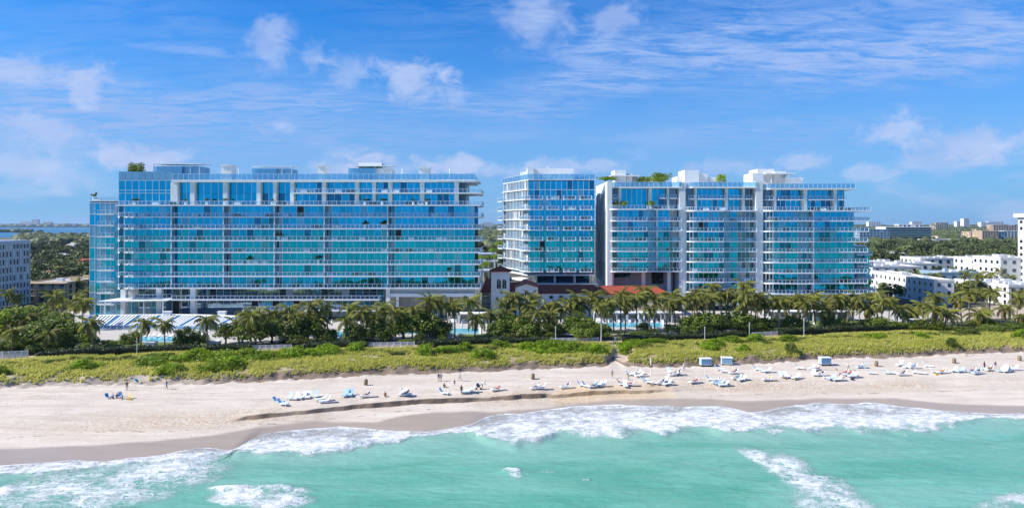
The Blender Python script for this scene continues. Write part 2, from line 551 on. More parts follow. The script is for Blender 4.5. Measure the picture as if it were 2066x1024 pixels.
def terrain_rows(x):
    """x array -> list of (y array, z array, weights) rows from sea bed to the back of the dune"""
    wob = (fbm(x * 0.5, x * 0 + 3.3, 4) - 0.5) * 1.5 + (fbm(x * 1.6, x * 0 + 9.3, 3) - 0.5) * 0.5
    u = cU(x); e = cE(x) + wob * (hscarp(x) > 0.05); b = cB(x) + (fbm(x * 0.35, x * 0 + 7.7, 4) - 0.5) * 2.0
    t = cT(x); h = hscarp(x)
    t = np.maximum(t, b + 7)
    e = np.minimum(np.maximum(e, u + 3), b - 8)
    w_b = 0.9 + 1.0 * fbm(x * 0.5, x * 0 + 1.7, 3)      # width of the dune's broken front
    knots = [(u - 45, -3.2 + 0 * x), (u - 5, -0.25 + 0 * x), (u, 0.2 + 0 * x), (e, 1.0 + 0 * x), (e + 0.22 + 0.35 * fbm(x * 0.9, x * 0 + 5.1, 3), 1.0 + 0.85 * h), (e + 5.5, 1.9 + 0 * x),
             (b, 2.1 + 0 * x), (b + w_b, 3.15 + 0 * x), (b + w_b + 2.2, 3.5 + 0 * x), (t - 2, 3.6 + 0 * x), (t + 1.5, 3.15 + 0 * x), (t + 12, 2.9 + 0 * x)]
    cnt = [10, 10, 46, 7, 18, 46, 12, 8, 24, 6, 6]
    rows = []
    for k in range(len(cnt)):
        for i in range(cnt[k]):
            a = i / cnt[k]
            rows.append((knots[k][0] * (1 - a) + knots[k + 1][0] * a, knots[k][1] * (1 - a) + knots[k + 1][1] * a, k + a))
    rows.append((knots[-1][0], knots[-1][1], float(len(cnt))))
    return rows

GX = np.concatenate([[-3200, -900, -420, -260], np.arange(-175, 215, 0.55), [260, 420, 900, 3200]])
rows = terrain_rows(GX)
TY = np.array([r[0] for r in rows]); TZ = np.array([r[1] for r in rows]); TK = np.array([np.full(len(GX), r[2]) for r in rows])
TX = np.tile(GX, (len(rows), 1))
onsand = sstep(TK, 2.4, 3.0)
TZ = TZ + onsand * ((fbm(TX * 0.12, TY * 0.12, 3) - 0.5) * 0.35 * (TK < 6) + (fbm(TX * 0.9, TY * 0.9, 3) - 0.5) * 0.10)
# wheel and rake ruts along the beach between the scarp and the dune
rut = sstep(TK, 4.2, 4.6) * (1 - sstep(TK, 5.3, 5.8))
TZ = TZ + rut * (vnoise((TY - cE(TX)) * 2.6, TX * 0.02) - 0.5) * 0.10 * (0.4 + fbm(TX * .05, TY * .1, 2))
front = ((TK > 5.9) & (TK < 8)).astype(float)
TZ = TZ + front * (fbm(TX * 1.1, TY * 1.1, 4) - 0.5) * 0.9 * (TK < 7.4) + (TK > 7.2) * (fbm(TX * 0.16 + 5, TY * 0.3, 3) - 0.5) * 0.8 * sstep(10.2 - TK, 0, 1.2)
dist_path = np.abs(TX - (PX(1240, 150) + (TY - 140) * 0.13 + 0.9 * np.sin(TY * 0.25)))
pathm = (1 - sstep(dist_path, 1.5, 3.0)) * sstep(TK, 5.6, 6.2)
TZ = TZ - pathm * (TZ - 2.35) * sstep(11 - TK, 0, 1.5) * 0.9

_xi = np.arange(len(GX))
def height(x, y):
    """height of beach/dune/ground at a point"""
    i = int(np.clip(np.searchsorted(GX, x), 1, len(GX) - 1))
    j = i if abs(GX[i] - x) < abs(GX[i - 1] - x) else i - 1
    if y >= TY[-1, j]: return 3.0
    return float(np.interp(y, TY[:, j], TZ[:, j]))

def at(px, py, dz=0.0):
    z = 2.0
    for _ in range(12):
        D = (CAMH - z) * F / (py - HZ)
        z2 = height(PX(px, D), D)
        z = 0.5 * z + 0.5 * z2
    D = (CAMH - z) * F / (py - HZ)
    x = PX(px, D)
    return (x, D, height(x, D) + dz)

def grid_faces(nr, nc):
    idx = np.arange(nr * nc).reshape(nr, nc)
    return np.stack([idx[:-1, :-1], idx[:-1, 1:], idx[1:, 1:], idx[1:, :-1]], -1).reshape(-1, 4)

wet = 1 - sstep(TY - cW(TX) + (fbm(TX * 0.25, TY * 0.5, 3) - 0.5) * 1.2, -0.6, 0.9)
rough_a = np.exp(-((TY - cE(TX) - 1) / 4.0) ** 2) * (0.35 + 0.9 * sstep(fbm(TX * .04, TY * .1, 2), .4, .6))
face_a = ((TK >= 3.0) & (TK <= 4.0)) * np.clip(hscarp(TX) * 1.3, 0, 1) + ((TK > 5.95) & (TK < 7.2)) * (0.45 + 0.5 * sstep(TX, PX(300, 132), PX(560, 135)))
gold = sstep(TX, PX(1090, 125), PX(1150, 127)) * (1 - sstep(TX, PX(1320, 128), PX(1370, 130))) * (np.abs(TK - 3.5) < 1.2)

def sand_material():
    m, N, out = new_mat('beach_sand')
    b = N.n('ShaderNodeBsdfPrincipled')
    pos = N.n('ShaderNodeNewGeometry').outputs['Position']
    aw = N.n('ShaderNodeAttribute', attribute_name='wet').outputs['Fac']
    ar = N.n('ShaderNodeAttribute', attribute_name='rough').outputs['Fac']
    af = N.n('ShaderNodeAttribute', attribute_name='face').outputs['Fac']
    ag = N.n('ShaderNodeAttribute', attribute_name='gold').outputs['Fac']
    n1 = N.noise(N.map(pos, (0.10, 0.35, 0.3), (0, 0, R(8.5))), 1.0, 6, 0.62)
    n2 = N.noise(pos, 2.4, 4, 0.6)
    dry = N.mix(N.ramp(n1, 0.3, 0.7), (0.515, 0.442, 0.362, 1), (0.615, 0.542, 0.458, 1))
    dry = N.mix(N.math('MULTIPLY', N.ramp(n2, 0.55, 0.75), 0.25), dry, (0.40, 0.31, 0.24, 1))
    # tyre tracks, long streaks along the coast
    st = N.noise(N.map(pos, (0.022, 1.35, 0.2), (0, 0, R(8.5))), 1.0, 4, 0.55)
    dry = N.mix(N.math('MULTIPLY', N.ramp(st, 0.52, 0.64), 0.42), dry, (0.42, 0.33, 0.25, 1))
    dry = N.mix(N.math('MULTIPLY', N.math('MULTIPLY', ar, N.ramp(n2, 0.38, 0.60)), 0.75), dry, (0.42, 0.31, 0.20, 1))
    # footprints: small dark pits
    vo = N.n('ShaderNodeTexVoronoi')
    N.set(vo.inputs['Vector'], N.map(pos, (1.0, 1.0, 0.2)))
    vo.inputs['Scale'].default_value = 1.15
    pit = N.math('MULTIPLY', N.ramp(vo.outputs['Distance'], 0.22, 0.10), N.ramp(N.noise(pos, 0.12, 3, 0.6), 0.48, 0.62))
    dry = N.mix(N.math('MULTIPLY', pit, 0.45), dry, (0.34, 0.27, 0.21, 1))
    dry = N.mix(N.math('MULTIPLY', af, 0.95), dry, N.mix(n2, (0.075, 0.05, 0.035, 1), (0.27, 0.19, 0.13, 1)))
    dry = N.mix(N.math('MULTIPLY', ag, 0.35), dry, (0.55, 0.36, 0.16, 1))
    # tyre tracks running along the beach and a thin line of seaweed
    do = N.n('ShaderNodeAttribute', attribute_name='doff').outputs['Fac']
    dw = N.math('ADD', do, N.math('MULTIPLY', N.noise(N.map(pos, (0.03, 0.03, 0)), 1.0, 3, 0.5), 5.0))
    tm = 0.0
    for o_ in (6.2, 7.9, 10.6, 12.2, 16.5, 18.1):
        tm = N.math('MAXIMUM', tm, N.ramp(N.math('ABSOLUTE', N.math('SUBTRACT', dw, o_)), 0.10, 0.26, 1.0, 0.0))
    dry = N.mix(N.math('MULTIPLY', N.math('MULTIPLY', tm, N.ramp(N.noise(pos, 0.5, 4, 0.65), 0.40, 0.62)), 0.40), dry, (0.33, 0.25, 0.18, 1))
    eo = N.n('ShaderNodeAttribute', attribute_name='eoff').outputs['Fac']
    ew = N.math('ADD', eo, N.math('MULTIPLY', N.math('SUBTRACT', N.noise(N.map(pos, (0.10, 0.10, 0)), 1.0, 4, 0.6), 0.5), 5.0))
    wr = N.math('MULTIPLY', N.ramp(N.math('ABSOLUTE', N.math('ADD', ew, 2.6)), 0.05, 0.32, 1.0, 0.0), N.ramp(N.noise(pos, 0.9, 4, 0.7), 0.50, 0.62))
    dry = N.mix(N.math('MULTIPLY', wr, 0.7), dry, (0.12, 0.08, 0.045, 1))
    wetc = N.mix(N.noise(N.map(pos, (0.12, 0.5, .2), (0, 0, R(8))), 1.0, 4, 0.6), (0.31, 0.245, 0.185, 1), (0.41, 0.335, 0.265, 1))
    N.set(b.inputs['Base Color'], N.mix(aw, dry, wetc))
    N.set(b.inputs['Roughness'], N.ramp(aw, 0.2, 1.0, 0.92, 0.34))
    b.inputs['Specular IOR Level'].default_value = 0.35
    bp = N.n('ShaderNodeBump')
    N.set(bp.inputs['Strength'], N.ramp(aw, 0.0, 0.8, 0.55, 0.03))
    bp.inputs['Distance'].default_value = 0.16
    N.set(bp.inputs['Height'], N.math('SUBTRACT', N.noise(pos, 1.6, 6, 0.65), N.math('MULTIPLY', pit, 0.8)))
    N.set(b.inputs['Normal'], bp.outputs[0])
    N.t.links.new(b.outputs[0], out.inputs['Surface'])
    return m
MT['sand'] = sand_material()

def dune_material():
    m, N, out = new_mat('dune_soil')
    b = N.n('ShaderNodeBsdfPrincipled')
    b.inputs['Roughness'].default_value = 0.95
    b.inputs['Specular IOR Level'].default_value = 0.1
    pos = N.n('ShaderNodeNewGeometry').outputs['Position']
    ap = N.n('ShaderNodeAttribute', attribute_name='path').outputs['Fac']
    n1 = N.noise(pos, 0.35, 5, 0.6)
    c = N.mix(N.ramp(n1, 0.35, 0.7), (0.17, 0.16, 0.045, 1), (0.42, 0.35, 0.22, 1))
    c = N.mix(ap, c, (0.47, 0.36, 0.28, 1))
    N.set(b.inputs['Base Color'], c)
    N.t.links.new(b.outputs[0], out.inputs['Surface'])
    return m
MT['dune'] = dune_material()

jr = int(np.argmax(TK[:, 0] >= 7.0)) + 1
V = np.stack([TX, TY, TZ], -1)
nb = jr + 1
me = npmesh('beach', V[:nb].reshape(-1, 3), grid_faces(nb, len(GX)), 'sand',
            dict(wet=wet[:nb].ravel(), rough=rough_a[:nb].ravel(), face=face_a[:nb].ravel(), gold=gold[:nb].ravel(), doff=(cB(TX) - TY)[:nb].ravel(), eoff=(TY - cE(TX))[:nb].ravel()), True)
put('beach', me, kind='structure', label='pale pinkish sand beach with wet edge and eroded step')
nd_ = len(rows) - jr
me = npmesh('dune', V[jr:].reshape(-1, 3), grid_faces(nd_, len(GX)), 'dune', dict(path=pathm[jr:].ravel()), True)
put('dune', me, kind='structure', label='low sand dune ridge carrying the grass')

# ------------------------------------------------------------------ sea
SX = np.concatenate([-np.geomspace(7000, 175, 18)[:-1], np.arange(-170, 190, 0.5), np.geomspace(192, 7000, 18)])
offs = np.concatenate([[-1.0, -0.4], np.arange(0, 8, 0.25), np.arange(8, 60, 0.42), np.geomspace(61, 5600, 40)])
su = cU(np.clip(SX, -600, 600)) + (fbm(SX * 0.22, SX * 0 + 4.4, 4) - 0.5) * 2.2 * (np.abs(SX) < 190)
rowsy = []
for o in offs:
    k = math.exp(-max(o, 0) / 14.0)
    rowsy.append(su * k + (cU(np.clip(SX, -600, 600)) * 0.3 + 0.7 * (102 + 0.15 * np.clip(SX, -600, 600))) * (1 - k) - o)
SY = np.array(rowsy); SXX = np.tile(SX, (len(offs), 1)); SO = np.tile(offs[:, None], (1, len(SX)))
def sand_z(x, y):
    d = cU(np.clip(x, -600, 600)) - y
    return np.where(d < 0, 0.2 - d * 0.055, np.where(d < 5, 0.2 - 0.09 * d, -0.25 - 0.07 * (d - 5)))
near = (np.abs(SXX) < 190) & (SO < 62)
wv = (fbm(SXX * 0.05 + SY * 0.02, SY * 0.16, 3) - 0.5) * 0.9 + (fbm(SXX * 0.25, SY * 0.5, 3) - 0.5) * 0.35
fade = sstep(SO, 1.5, 9) * (1 - sstep(SO, 40, 60)) * (1 - sstep(np.abs(SXX), 140, 185))
SZ = wv * fade * 0.55
film = sand_z(SXX, SY) + np.clip(0.12 * SO, -0.3, 0.07)
SZ = np.where(SO < 14, np.maximum(SZ, film), SZ)
SZ = np.where(SO < 0, film, SZ)
with np.errstate(divide='ignore', invalid='ignore'):
    spx = 1033 + SXX * F / np.maximum(SY, 5); spy = HZ + CAMH * F / np.maximum(SY, 5)
oL = np.maximum(su - np.interp(SX, cL.X, cL.D), 2.2)
tb = SO / np.tile(oL, (len(offs), 1))
foam = (1 - sstep(tb + (fbm(SXX * .3, SY * .3, 3) - .5) * .7, 0.78, 1.18)) * np.where(tb < 0.6, 0.60 + 0.6 * tb, 0.96)
foam = np.where(SO < 0.45, np.maximum(foam, 0.98), foam)
foam = np.where(np.abs(SXX) < 190, foam, foam * 0.8)
def patch(px, py, rx, ry, ang, amp, sharp=1.0):
    ca, sa = math.cos(ang), math.sin(ang)
    dx = spx - px; dy = (spy - py)
    a = (dx * ca + dy * sa) / rx; b = (-dx * sa + dy * ca) / ry
    return amp * np.exp(-np.power(a * a + b * b, sharp)) * (SY > 20)
P = 0
for a in [(190, 985, 330, 52, R(-8), .74, 2.0), (330, 950, 130, 26, R(-8), .78, 1.5), (60, 1010, 200, 30, R(-4), .78, 1.6), (400, 925, 70, 14, R(-9), .8, 1.3),
          (525, 1006, 120, 22, R(1), .90, 2.2), (555, 989, 85, 7, R(1), 1.0, 1.6), (8, 990, 30, 14, R(-20), 1.0, 1.5), (470, 985, 60, 10, 0, .9, 1.5),
          (1535, 922, 70, 18, R(20), .74, 1.4), (1600, 948, 105, 34, R(24), .72, 1.6), (1655, 985, 110, 46, R(18), .72, 1.7), (1680, 1015, 110, 32, R(6), .70, 1.5), (1590, 938, 60, 9, R(20), .86, 1.3), (1640, 975, 50, 8, R(28), .86, 1.3), (1690, 1000, 46, 8, R(14), .84, 1.2),
          (1030, 949, 26, 4, R(2), 1.0, 1.3), (1040, 955, 24, 10, R(12), .7, 1), (1182, 968, 14, 7, 0, .75, 1), (2030, 1010, 80, 20, R(-10), .76, 1.5),
          (1330, 866, 70, 12, R(6), .72, 1.2), (1010, 880, 60, 10, 0, .62, 1.2), (1110, 950, 110, 7, 0, .45, 1), (790, 950, 140, 10, 0, .45, 1), (1700, 870, 200, 10, 0, .5, 1.2), (900, 910, 120, 10, 0, .4, 1)]:
    P = np.maximum(P, patch(*a))
foam = np.maximum(foam, P)
lip = np.exp(-((tb - 0.93 + (fbm(SXX * .18, SY * .1 + 3, 3) - .5) * .5) / 0.13) ** 2) * (0.25 + 1.1 * fbm(SXX * .25, SY * .05, 3)) * 0.5
SZ = SZ + sstep(foam, .5, 1) * (0.06 + 0.32 * fbm(SXX * 1.1, SY * 1.6, 3)) * near * sstep(SO, .4, 2.5) + lip * near * sstep(SO, 1.5, 4) + patch(540, 986, 110, 7, 0, .5) + patch(1030, 949, 30, 5, 0, .25)

def sea_material():
    m, N, out = new_mat('turquoise_sea')
    pos = N.n('ShaderNodeNewGeometry').outputs['Position']
    af = N.n('ShaderNodeAttribute', attribute_name='foam').outputs['Fac']
    ad = N.n('ShaderNodeAttribute', attribute_name='deep').outputs['Fac']
    b = N.n('ShaderNodeBsdfPrincipled')
    n1 = N.noise(N.map(pos, (0.028, 0.10, 0.1), (0, 0, R(6))), 1.0, 6, 0.66, 0.8)
    n2 = N.noise(N.map(pos, (0.25, 0.9, 0.3), (0, 0, R(4))), 1.0, 5, 0.65, 0.5)
    c = N.mix(N.ramp(n1, 0.32, 0.68), (0.085, 0.315, 0.225, 1), (0.18, 0.41, 0.325, 1))
    c = N.mix(N.math('MULTIPLY', N.ramp(n2, 0.45, 0.75), 0.25), c, (0.19, 0.42, 0.345, 1))
    c = N.mix(ad, c, (0.014, 0.25, 0.26, 1))
    # churned sandy water by the shore
    ash = N.n('ShaderNodeAttribute', attribute_name='shore').outputs['Fac']
    c = N.mix(N.math('MULTIPLY', ash, 0.55), c, (0.30, 0.42, 0.36, 1))
    afm = N.n('ShaderNodeAttribute', attribute_name='film').outputs['Fac']
    c = N.mix(N.math('MULTIPLY', afm, 0.85), c, (0.36, 0.325, 0.30, 1))
    # foam lace
    warp = N.noise(pos, 0.9, 4, 0.6, 0, 'Color')
    wp = N.vmath('ADD', pos, N.vmath('SCALE', N.vmath('SUBTRACT', warp, (0.5, 0.5, 0.5)), scale=2.6))
    f1 = N.noise(N.map(wp, (0.30, 0.62, 0.4)), 1.0, 6, 0.62)
    lace1 = N.ramp(N.math('ABSOLUTE', N.math('SUBTRACT', f1, 0.5)), 0.0, 0.085, 1.0, 0.0)
    f2 = N.noise(N.map(wp, (0.8, 1.5, 0.6), (0, 0, R(12)), (3, 7, 0)), 1.0, 5, 0.6)
    lace2 = N.ramp(N.math('ABSOLUTE', N.math('SUBTRACT', f2, 0.5)), 0.0, 0.11, 1.0, 0.0)
    vor = N.n('ShaderNodeTexVoronoi')
    vor.feature = 'DISTANCE_TO_EDGE'
    N.set(vor.inputs['Vector'], N.map(wp, (0.55, 1.05, 0.5)))
    vor.inputs['Scale'].default_value = 1.0
    lace3 = N.ramp(vor.outputs['Distance'], 0.0, 0.16, 1.0, 0.0)
    lace = N.math('MAXIMUM', N.math('MULTIPLY', lace1, 0.9), N.math('MAXIMUM', N.math('MULTIPLY', lace2, 0.85), N.math('MULTIPLY', lace3, 0.75)))
    patchn = N.noise(wp, 0.16, 4, 0.6)
    a2 = N.math('MULTIPLY', af, N.ramp(patchn, 0.30, 0.60, 0.62, 1.08))
    s_ = N.math('ADD', N.math('MULTIPLY', a2, 1.55), N.math('SUBTRACT', N.math('MULTIPLY', lace, 0.75), 1.12))
    # fine wisps on open water
    fm = N.ramp(s_, 0.0, 0.62)
    fcol = N.mix(N.ramp(N.noise(N.map(wp, (0.5, 1.1, 0.5)), 1.0, 6, 0.68), 0.36, 0.62), (0.44, 0.45, 0.465, 1), (0.80, 0.81, 0.82, 1))  # grey tones are foam shading put into the colour by noise
    N.set(b.inputs['Base Color'], N.mix(N.math('MULTIPLY', fm, 0.94), c, fcol))
    N.set(b.inputs['Roughness'], N.math('MAXIMUM', N.ramp(fm, 0.0, 0.7, 0.16, 0.8), N.math('MULTIPLY', N.n('ShaderNodeAttribute', attribute_name='far').outputs['Fac'], 0.55)))
    N.set(b.inputs['Specular IOR Level'], N.ramp(N.n('ShaderNodeAttribute', attribute_name='far').outputs['Fac'], 0.0, 1.0, 0.4, 0.06))
    b.inputs['IOR'].default_value = 1.33
    bp = N.n('ShaderNodeBump')
    bp.inputs['Strength'].default_value = 0.5
    bp.inputs['Distance'].default_value = 0.5
    h1 = N.noise(N.map(pos, (0.5, 1.3, 0.5), (0, 0, R(5))), 1.0, 6, 0.6, 0.4)
    h2 = N.noise(N.map(pos, (0.09, 0.34, 0.3), (0, 0, R(8))), 1.0, 4, 0.55, 0.8)
    N.set(bp.inputs['Height'], N.math('ADD', N.math('ADD', h1, N.math('MULTIPLY', h2, 1.6)), N.math('MULTIPLY', fm, N.math('ADD', 0.5, N.math('MULTIPLY', f2, 1.6)))))
    N.set(b.inputs['Normal'], bp.outputs[0])
    N.t.links.new(b.outputs[0], out.inputs['Surface'])
    return m
MT['sea'] = sea_material()
deep = sstep(SO, 300, 2500)
shore = np.exp(-np.maximum(SO - np.tile(oL, (len(offs), 1)), 0) / 3.0)
me = npmesh('sea', np.stack([SXX, SY, SZ], -1).reshape(-1, 3), grid_faces(len(offs), len(SX))[:, ::-1], 'sea',
            dict(foam=foam.ravel(), deep=deep.ravel(), shore=shore.ravel(), far=sstep(SO, 40, 160).ravel(), film=(1 - sstep(tb, .30, .85)).ravel()), True)
put('sea', me, kind='structure', label='turquoise sea with white surf')

# ------------------------------------------------------------------ land behind the dune
def ground_material():
    m, N, out = new_mat('town_ground')
    b = N.n('ShaderNodeBsdfPrincipled')
    b.inputs['Roughness'].default_value = 0.95
    pos = N.n('ShaderNodeNewGeometry').outputs['Position']
    n1 = N.noise(pos, 0.03, 5, 0.6)
    n2 = N.noise(pos, 0.6, 4, 0.6)
    c = N.mix(N.ramp(n1, 0.40, 0.60), (0.055, 0.062, 0.026, 1), (0.15, 0.135, 0.09, 1))
    c = N.mix(N.math('MULTIPLY', n2, 0.5), c, (0.05, 0.06, 0.02, 1))
    N.set(b.inputs['Base Color'], c)
    N.t.links.new(b.outputs[0], out.inputs['Surface'])
    return m
MT['ground'] = ground_material()
gx = np.concatenate([[-6500, -3000, -900, -420], np.arange(-260, 320, 10), [420, 900, 3000, 6500]])
gy0 = cT(np.clip(gx, -600, 600)) + 5.0
gv = np.stack([np.concatenate([gx, gx]), np.concatenate([gy0, np.full(len(gx), 8600.0)]), np.full(2 * len(gx), 2.98)], -1)
me = npmesh('ground', gv, grid_faces(2, len(gx)), 'ground')
put('ground', me, kind='structure', label='flat town ground behind the dune')

def flat(name, poly, z, mat_, label):
    b = MB(); b.add([(p[0], p[1], z) for p in poly], [tuple(range(len(poly)))])
    o = b.build(name, mat_, kind='structure', label=label)
    return o

MT['bay'] = simple('bay_water', (0.03, 0.15, 0.27), 0.5, 0.15, 0.01, spec=0.08, bump=0.0)
MT['paving'] = simple('pool_deck_stone', (0.46, 0.43, 0.39), 0.8, 0.12, 0.7)
MT['lawn'] = simple('lawn_grass', (0.105, 0.145, 0.022), 0.9, 0.25, 0.8, bump=0.4)
MT['pathsand'] = simple('path_sand', (0.44, 0.35, 0.27), 0.9, 0.15, 0.5)
MT['asphalt'] = simple('asphalt', (0.06, 0.06, 0.062), 0.9, 0.15, 0.5)
flat('bay_water', [(-6400, 1480), (-700, 1480), (-620, 2000), (-420, 2600), (-150, 3300), (200, 4200), (-300, 6300), (-6400, 6300)], 3.03, 'bay', 'blue bay water beyond the town')
# hotel terrace paving, lawn and sand path strips, laid parallel to the dune
def strip(name, px0, px1, pa, pb, z, mat_, label, n=16):
    """pa, pb: functions px -> photo row of the strip's near and far edge"""
    pts = []
    for i in range(n + 1):
        px = px0 + (px1 - px0) * i / n
        D = GD(pa(px), z); pts.append((PX(px, D), D))
    back = []
    for i in range(n + 1):
        px = px1 + (px0 - px1) * i / n
        D = GD(pb(px), z); back.append((PX(px, D), D))
    return flat(name, pts + back, z, mat_, label)
rowT = lambda px: np.interp(px, [p[0] for p in T_px], [p[1] for p in T_px])
strip('paving', 130, 1990, lambda p: rowT(p) - 19, lambda p: 627 + 0 * p, 3.010, 'paving', 'pale stone paving of the hotel pool terraces')
strip('lawn', 200, 446, lambda p: rowT(p) - 14, lambda p: rowT(p) - 26, 3.018, 'lawn', 'sunlit lawn beside the small pool')
strip('lawn', 925, 1012, lambda p: rowT(p) - 13, lambda p: rowT(p) - 27, 3.018, 'lawn', 'lawn below the bell tower')
strip('lawn', 1490, 1790, lambda p: rowT(p) - 17, lambda p: rowT(p) - 31, 3.018, 'lawn', 'lawn in front of the white daybeds')
strip('lawn', 640, 745, lambda p: rowT(p) - 14, lambda p: rowT(p) - 24, 3.018, 'lawn', 'narrow lawn between two white fences')
strip('sand_path', -40, 2110, lambda p: rowT(p) - 4, lambda p: rowT(p) - 8, 3.16, 'pathsand', 'narrow sand path along the hedge')
strip('sand_lot', 1905, 2110, lambda p: rowT(p) - 22, lambda p: rowT(p) - 48, 3.02, 'pathsand', 'bare sandy lot behind the right hand palms')

# ------------------------------------------------------------------ haze
MTh, Nh, outh = new_mat('thin_sea_haze')
pv = Nh.n('ShaderNodeVolumePrincipled')
pv.inputs['Color'].default_value = (0.55, 0.75, 1.0, 1)
pv.inputs['Density'].default_value = 0.000045
pv.inputs['Anisotropy'].default_value = 0.2
Nh.t.links.new(pv.outputs[0], outh.inputs['Volume'])
hb = MB(); hb.box(-7300, -6000, -5.0, 7300, 8900, 110.0)
hz = hb.build('haze', [MTh], kind='stuff', label='thin blue haze over the coast')
# ------------------------------------------------------------------ building kit
UNIT = {}
def unit_pane(mt):
    if mt not in UNIT:
        b = MB(); b.box(-0.5, -0.5, -0.5, 0.5, 0.5, 0.5)
        UNIT[mt] = b.mesh('pane', mt)
    return UNIT[mt]


ORD = ['first', 'second', 'third', 'fourth', 'fifth', 'sixth', 'seventh', 'eighth', 'ninth']


class Bld:
    def __init__(s, name, loc, label, cat, group=None):
        s.root = empty(name, loc, label, cat, group)
        s.loc = Vector(loc)
        s.panes = []

    def pane(s, c, w, h, ang, mt, depth=0.10, tilt=0.2):
        s.panes.append((c, w, h, ang, mt, depth, tilt))

    def finish(s, limit=295, name='pane'):
        s.panes.sort(key=lambda p: -p[1] * p[2])
        rest = {}
        for i, (c, w, h, ang, mt, dp, tl) in enumerate(s.panes):
            if i < limit:
                put(name, unit_pane(mt), Vector(c) - s.loc,
                    (R(random.gauss(0, tl)), 0, ang + R(random.gauss(0, tl))), (w, dp, h), s.root)
            else:
                rest.setdefault(mt, MB()).obox((c[0], c[1]), ang + R(random.gauss(0, tl)), w, dp, c[2] - h / 2, c[2] + h / 2)
        for mt, b in rest.items():
            b.build('further_panes', mt, s.root, kind='stuff')


class Fac:
    """a straight facade line from P0 to P1 (seen from outside: left to right)"""
    def __init__(s, P0, P1):
        s.P0 = Vector(P0); s.P1 = Vector(P1)
        s.L = (s.P1 - s.P0).length
        s.t = (s.P1 - s.P0) / s.L
        s.n = Vector((s.t.y, -s.t.x))
        s.ang = math.atan2(s.t.y, s.t.x)

    def pt(s, u, v=0.0):
        p = s.P0 + s.t * u + s.n * v
        return (p.x, p.y)

    def glaze(s, bld, mul, u0, u1, z0, z1, w, mt, v=0.0, alt=None, palt=0.0, door=0.0, mw=0.10):
        """panes of about width w between u0..u1, with mullions added to mul"""
        n = max(1, round((u1 - u0) / w))
        pw = (u1 - u0) / n
        for i in range(n):
            uc = u0 + (i + .5) * pw
            m = mt
            if alt and random.random() < palt: m = random.choice(alt) if isinstance(alt, tuple) else alt
            x, y = s.pt(uc, v)
            if door and random.random() < door:
                bld.pane((x, y, (z0 + z1) / 2 - 0.2), pw * 0.8, (z1 - z0) * 0.8, s.ang, 'open', tilt=0)
                continue
            bld.pane((x, y, (z0 + z1) / 2), pw - mw * 0.6, z1 - z0 - 0.02, s.ang, m)
        if mul is not None:
            for i in range(n + 1):
                mul.obox(s.pt(u0 + i * pw, v + 0.06), s.ang, mw, 0.16, z0, z1)


def railing(parent, path, z, h=1.1, sp=1.35, pw=0.095, glass='rail_glass'):
    """posts and top rail along path, glass between, as two parts"""
    p = MB(); g = MB()
    for i in range(len(path) - 1):
        a = Vector(path[i]); b = Vector(path[i + 1]); d = b - a
        L = d.length
        if L < 0.05: continue
        ang = math.atan2(d.y, d.x)
        n = max(1, round(L / sp))
        for k in range(n + 1):
            if k == n and i < len(path) - 2: continue
            q = a + d * (k / n)
            p.obox((q.x, q.y), ang, pw, pw, z, z + h)
        c = (a + b) / 2
        p.obox((c.x, c.y), ang, L + 0.03, pw * 0.9, z + h - 0.012, z + h + 0.06)
        g.obox((c.x, c.y), ang, max(L - 0.04, 0.05), 0.024, z + 0.06, z + h - 0.015)
    r = p.build('railing', 'metal', parent)
    g.build('railing_glass', glass, parent)
    return r


def arc(cx, cy, r, a0, a1, n=6):
    return [(cx + r * math.cos(R(a0 + (a1 - a0) * i / n)), cy + r * math.sin(R(a0 + (a1 - a0) * i / n))) for i in range(n + 1)]


def balcony(bld, poly, ztop, th, rail, name='balcony', mat_='slab', h=1.1, glass='rail_glass'):
    b = MB(); b.prism(poly, ztop - th, ztop)
    o = b.build(name, mat_, bld.root)
    if rail:
        railing(o, rail, ztop, h, glass=glass)
    return o


# ---- small things on balconies (each a thing of its own)
def _pot():
    b = MB(); b.tube([(0, 0, 0), (0, 0, .7)], [.26, .36], 10, 0)
    return b.mesh('pot', 'white')
def leaf_ball(name, n, rx, ry, rz, cz, leaf, seed, mt, clumps=14, zmin=-9, up=0.35):
    """a volume of small leaf faces gathered in clumps"""
    g = np.random.default_rng(seed)
    th = g.uniform(0, 2 * np.pi, clumps); ph = np.arccos(g.uniform(-0.55, 1, clumps)); rr = g.uniform(0.45, 0.95, clumps)
    C = np.stack([rr * np.sin(ph) * np.cos(th) * rx, rr * np.sin(ph) * np.sin(th) * ry, rr * np.cos(ph) * rz], -1)
    cr = g.uniform(0.26, 0.46, clumps)
    ci = g.integers(0, clumps, n)
    d = g.normal(size=(n, 3)); d /= np.linalg.norm(d, axis=1)[:, None]
    rad = g.uniform(0.35, 1.0, n) ** 0.5
    P = C[ci] + d * rad[:, None] * cr[ci][:, None] * np.array([rx, ry, rz])
    P[:, 2] = np.maximum(P[:, 2], zmin)
    nrm = d + g.normal(size=(n, 3)) * 0.6 + np.array([0, 0, up]); nrm /= np.linalg.norm(nrm, axis=1)[:, None]
    a = np.cross(nrm, g.normal(size=(n, 3))); a /= np.linalg.norm(a, axis=1)[:, None]
    b = np.cross(nrm, a)
    s = leaf * g.uniform(0.6, 1.25, n)[:, None]
    V = np.stack([P - a * s, P - b * s * .55, P + a * s, P + b * s * .55], 1)
    V[:, :, 2] += cz
    tint = np.clip(g.uniform(0, 1, clumps)[ci] * 0.6 + g.uniform(0, 1, n) * 0.4, 0, 1)
    return npmesh(name, V.reshape(-1, 3), np.arange(4 * n).reshape(n, 4), mt, dict(tint=np.repeat(tint, 4)))
POT = _pot()
